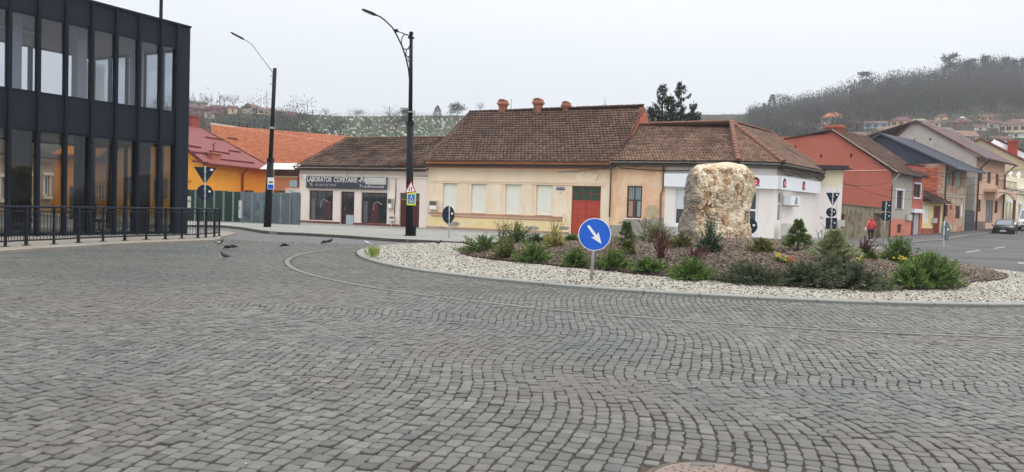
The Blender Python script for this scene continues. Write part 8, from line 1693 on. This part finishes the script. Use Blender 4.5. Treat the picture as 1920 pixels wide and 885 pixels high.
wood('ridge_bushes', 260, (-.26, .33, 280, 480), (1.2, 2.8), lambda px, x, y, r: np.abs(y-np.interp(px, PXP, YRD)) < 8, mat('dark_scrub', F2(80, 92, 80)), 20, 7)
# cemetery
rr = random.Random(4); GS = [mat('pale_gravestone', V_(178, 178, 174), rough=.8), mat('grey_gravestone', V_(150, 150, 150), rough=.8), mat('dark_gravestone', V_(92, 92, 96), rough=.5)]
def stone_mesh(kind, m):
    mb = MB()
    if kind == 0: mb.box(-.4, .4, -.08, .08, 0, .9).box(-.45, .45, -1.7, -.05, 0, .2)
    elif kind == 1: mb.box(-.07, .07, -.06, .06, 0, 1.5).box(-.35, .35, -.06, .06, .95, 1.1).box(-.45, .45, -1.7, -.07, 0, .2)
    elif kind == 2: mb.prism([(-.35, 0), (.35, 0), (.35, .9), (0, 1.25), (-.35, .9)], -.09, .09); mb.box(-.45, .45, -1.7, -.1, 0, .25)
    else: mb.box(-.8, .8, -.1, .1, 0, 1.0).box(-.9, .9, -1.8, -.11, 0, .35)
    me = mb.mesh('gravestone'); me.materials.append(m); return me
GM = [stone_mesh(k, m) for k in range(4) for m in (GS[0], GS[0], GS[1])]+[stone_mesh(0, GS[2])]
pts = []
while len(pts) < 900:
    px = rr.uniform(480, 1000); Y = rr.uniform(165, 326); x = (px-960)/F_*Y; z = float(gz(x, Y)); py = 391+.032*(px-960)-(z-H_)/Y*F_
    lim = 240+.0*(px); 
    if py > 300 or Y > np.interp(px, PXP, YRD)-3: continue
    if px < 620 and Y > 200+(px-480)*.9: continue
    pts.append((x, Y, z, px, py))
pts.sort(key=lambda q: q[1]); rest = MB()
vis_ = [q for q in pts if (q[4] < 258 and q[3] > 500)]; vis_ = vis_[:300]; vs_ = set(map(id, vis_))
for q in pts:
    me = rr.choice(GM); sc_ = rr.uniform(.36, .72)
    if id(q) in vs_:
        o = link('gravestone', me); o.location = (q[0], q[1], q[2]-.1); o.rotation_euler = (0, 0, rr.gauss(.2, .25)); o.scale = (sc_,)*3; tag(o, 'small gravestone among hundreds on the green cemetery slope', 'gravestone', 'gravestones on the cemetery hill')
    else:
        rest.box(q[0]-.4*sc_, q[0]+.4*sc_, q[1]-.1, q[1]+.1, q[2]-.2, q[2]+1.0*sc_)
o = rest.build('gravestone_rows', GS[0]); o['kind'] = 'stuff'
# grit and litter on the setts
GRT = mat('grit', F2(150, 140, 124), c2=F2(226, 222, 212), rough=.9)
def t_lit(p): return (np.hypot(*(p-ISC).T) > 10.8)
def litter():
    n = 700; P = np.c_[rng.uniform(-12, 16, n*3), rng.uniform(3.6, 22, n*3)]; P = P[(np.abs(P[:, 0]) < P[:, 1]*.75) & t_lit(P)][:n]; n = len(P); s = rng.uniform(.003, .009, n); a = rng.uniform(0, 6.28, n)
    B = np.array([[1, 0, 0], [0, 1, 0], [-1, 0, 0], [0, -1, 0], [0, 0, 1.]])[None]*s[:, None, None]*rng.uniform(.6, 1.5, (n, 5, 1)); V = B.copy(); V[..., :2] += P[:, None]; V[..., 2] += .003
    f = np.array([[0, 1, 4], [1, 2, 4], [2, 3, 4], [3, 0, 4]]); F = (np.arange(n)[:, None, None]*5+f[None]).reshape(-1, 3); return npmesh('grit', V.reshape(-1, 3), F, GRT, None, np.repeat(rng.random(n), 5))
tag(litter(), kind='stuff')
# poles and pylon
CP = mat('pole_grey', V_(170, 172, 172), rough=.9); WP = mat('pole_dark', V_(104, 98, 94), rough=.9)
def pole(px, py, hpx, label, m=CP, r=.16, arms=0, y0=118.):
    P = hill_hit(px, py, y0); Hh = hpx/F_*P.y; s = empty('utility_pole', label, 'pole', P, 0, 'poles on the hillsides'); MB().tube([(0, 0, -1), (0, 0, Hh)], [r*1.2, r*.8], 6).build('post', m, s)
    for k in range(arms): MB().box(-.9, .9, -.07, .07, Hh*.92-k*.9, Hh*.95-k*.9).build('crossarm', m, s)
for a in [(553, 222, 19, 'dark pole on the skyline right of the tiny houses', WP, .2, 0), (412, 202, 22, 'pole with crossarm among the far left bare trees', WP, .2, 1), (730, 220, 20, 'thin pole on the cemetery skyline left of the ornamental lamp', WP, .18, 0), (586, 222, 16, 'wooden pole with crossarms at the top left of the cemetery', WP, .2, 2), (958, 208, 26, 'pole behind the cream roof between the first two chimneys', WP, .15, 0), (846, 218, 20, 'thin pole next to the umbrella-shaped pine', WP, .15, 0), (1134, 206, 24, 'thin pole above the right part of the cream roof', WP, .15, 0), (1497, 205, 24, 'pale pole in the wood at the ridge foot', CP, .22, 0), (1590, 192, 25, 'taller pale pole in the wood of the right hill', CP, .26, 1), (1852, 252, 22, 'pale concrete pole among the village houses', CP, .16, 0), (1765, 196, 14, 'faint pale pole high in the wood', CP, .2, 0), (777, 218, 12, 'tiny pole on the skyline right of the ornamental lamp', WP, .15, 0)]: pole(*a)
P = hill_hit(499, 214); s = empty('lattice_pylon', 'slim power pylon with three curved arms on the left skyline', 'pylon', P); Hh = 45/F_*P.y
mb = MB(); 
for sx_, sy_ in ((-1, -1), (1, -1), (1, 1), (-1, 1)): mb.tube([(sx_*.8, sy_*.8, -1), (sx_*.2, sy_*.2, Hh*.8), (0, 0, Hh)], .07, 4)
mb.build('leg', CP, s); mb = MB()
for k in range(12): z0, z1 = Hh*k/14, Hh*(k+1)/14; f0_, f1_ = .8-.6*k/11, .8-.6*(k+1)/12; mb.tube([(-f0_, -f0_, z0), (f1_, -f1_, z1)], .05, 3); mb.tube([(f0_, f0_, z0), (-f1_, f1_, z1)], .05, 3)
mb.build('bracing', CP, s)['kind'] = 'stuff'
for k in range(3): z = Hh*(.38+.2*k); MB().tube([(0, 0, z), (1., 0, z+.5), (1.8, 0, z+.3), (2.1, 0, z-.3)], .09, 5).build('arm', CP, s)
# cooling tower seen through the upper office glass
ct = Vector((*xy(167, 320, 200), float(gz(*xy(167, 320, 200))))); s = empty('cooling_tower', 'concrete cooling tower seen through the upper windows of the office', 'tower', ct-Vector((0, 0, 4)))
zt = at(160, 120, 320).z-ct.z+4; r0 = 30/F_*320; MB().lathe([(r0*1.15, 0), (r0*.98, zt*.25), (r0*.84, zt*.5), (r0*.80, zt*.7), (r0*.84, zt*.9), (r0*.9, zt), (r0*.86, zt), (r0*.8, zt*.9)], 40).build('shell', mat('tower_concrete', V_(142, 140, 138), rough=.95, n=(.05, .08)), s, True)
# ------------------------------------------------------------------ haze
hz = MB().box(-1100, 1100, -80, 1500, -3, 190).build('haze', [], None); hz.data.materials.clear()
m = bpy.data.materials.new('air'); m.use_nodes = True; t = m.node_tree; t.nodes.clear(); o = t.nodes.new('ShaderNodeOutputMaterial'); v = t.nodes.new('ShaderNodeVolumePrincipled'); v.inputs['Color'].default_value = (.93, .96, 1, 1); v.inputs['Density'].default_value = .00042; v.inputs['Anisotropy'].default_value = .2
t.links.new(v.outputs[0], o.inputs['Volume']); hz.data.materials.append(m); tag(hz, kind='stuff')
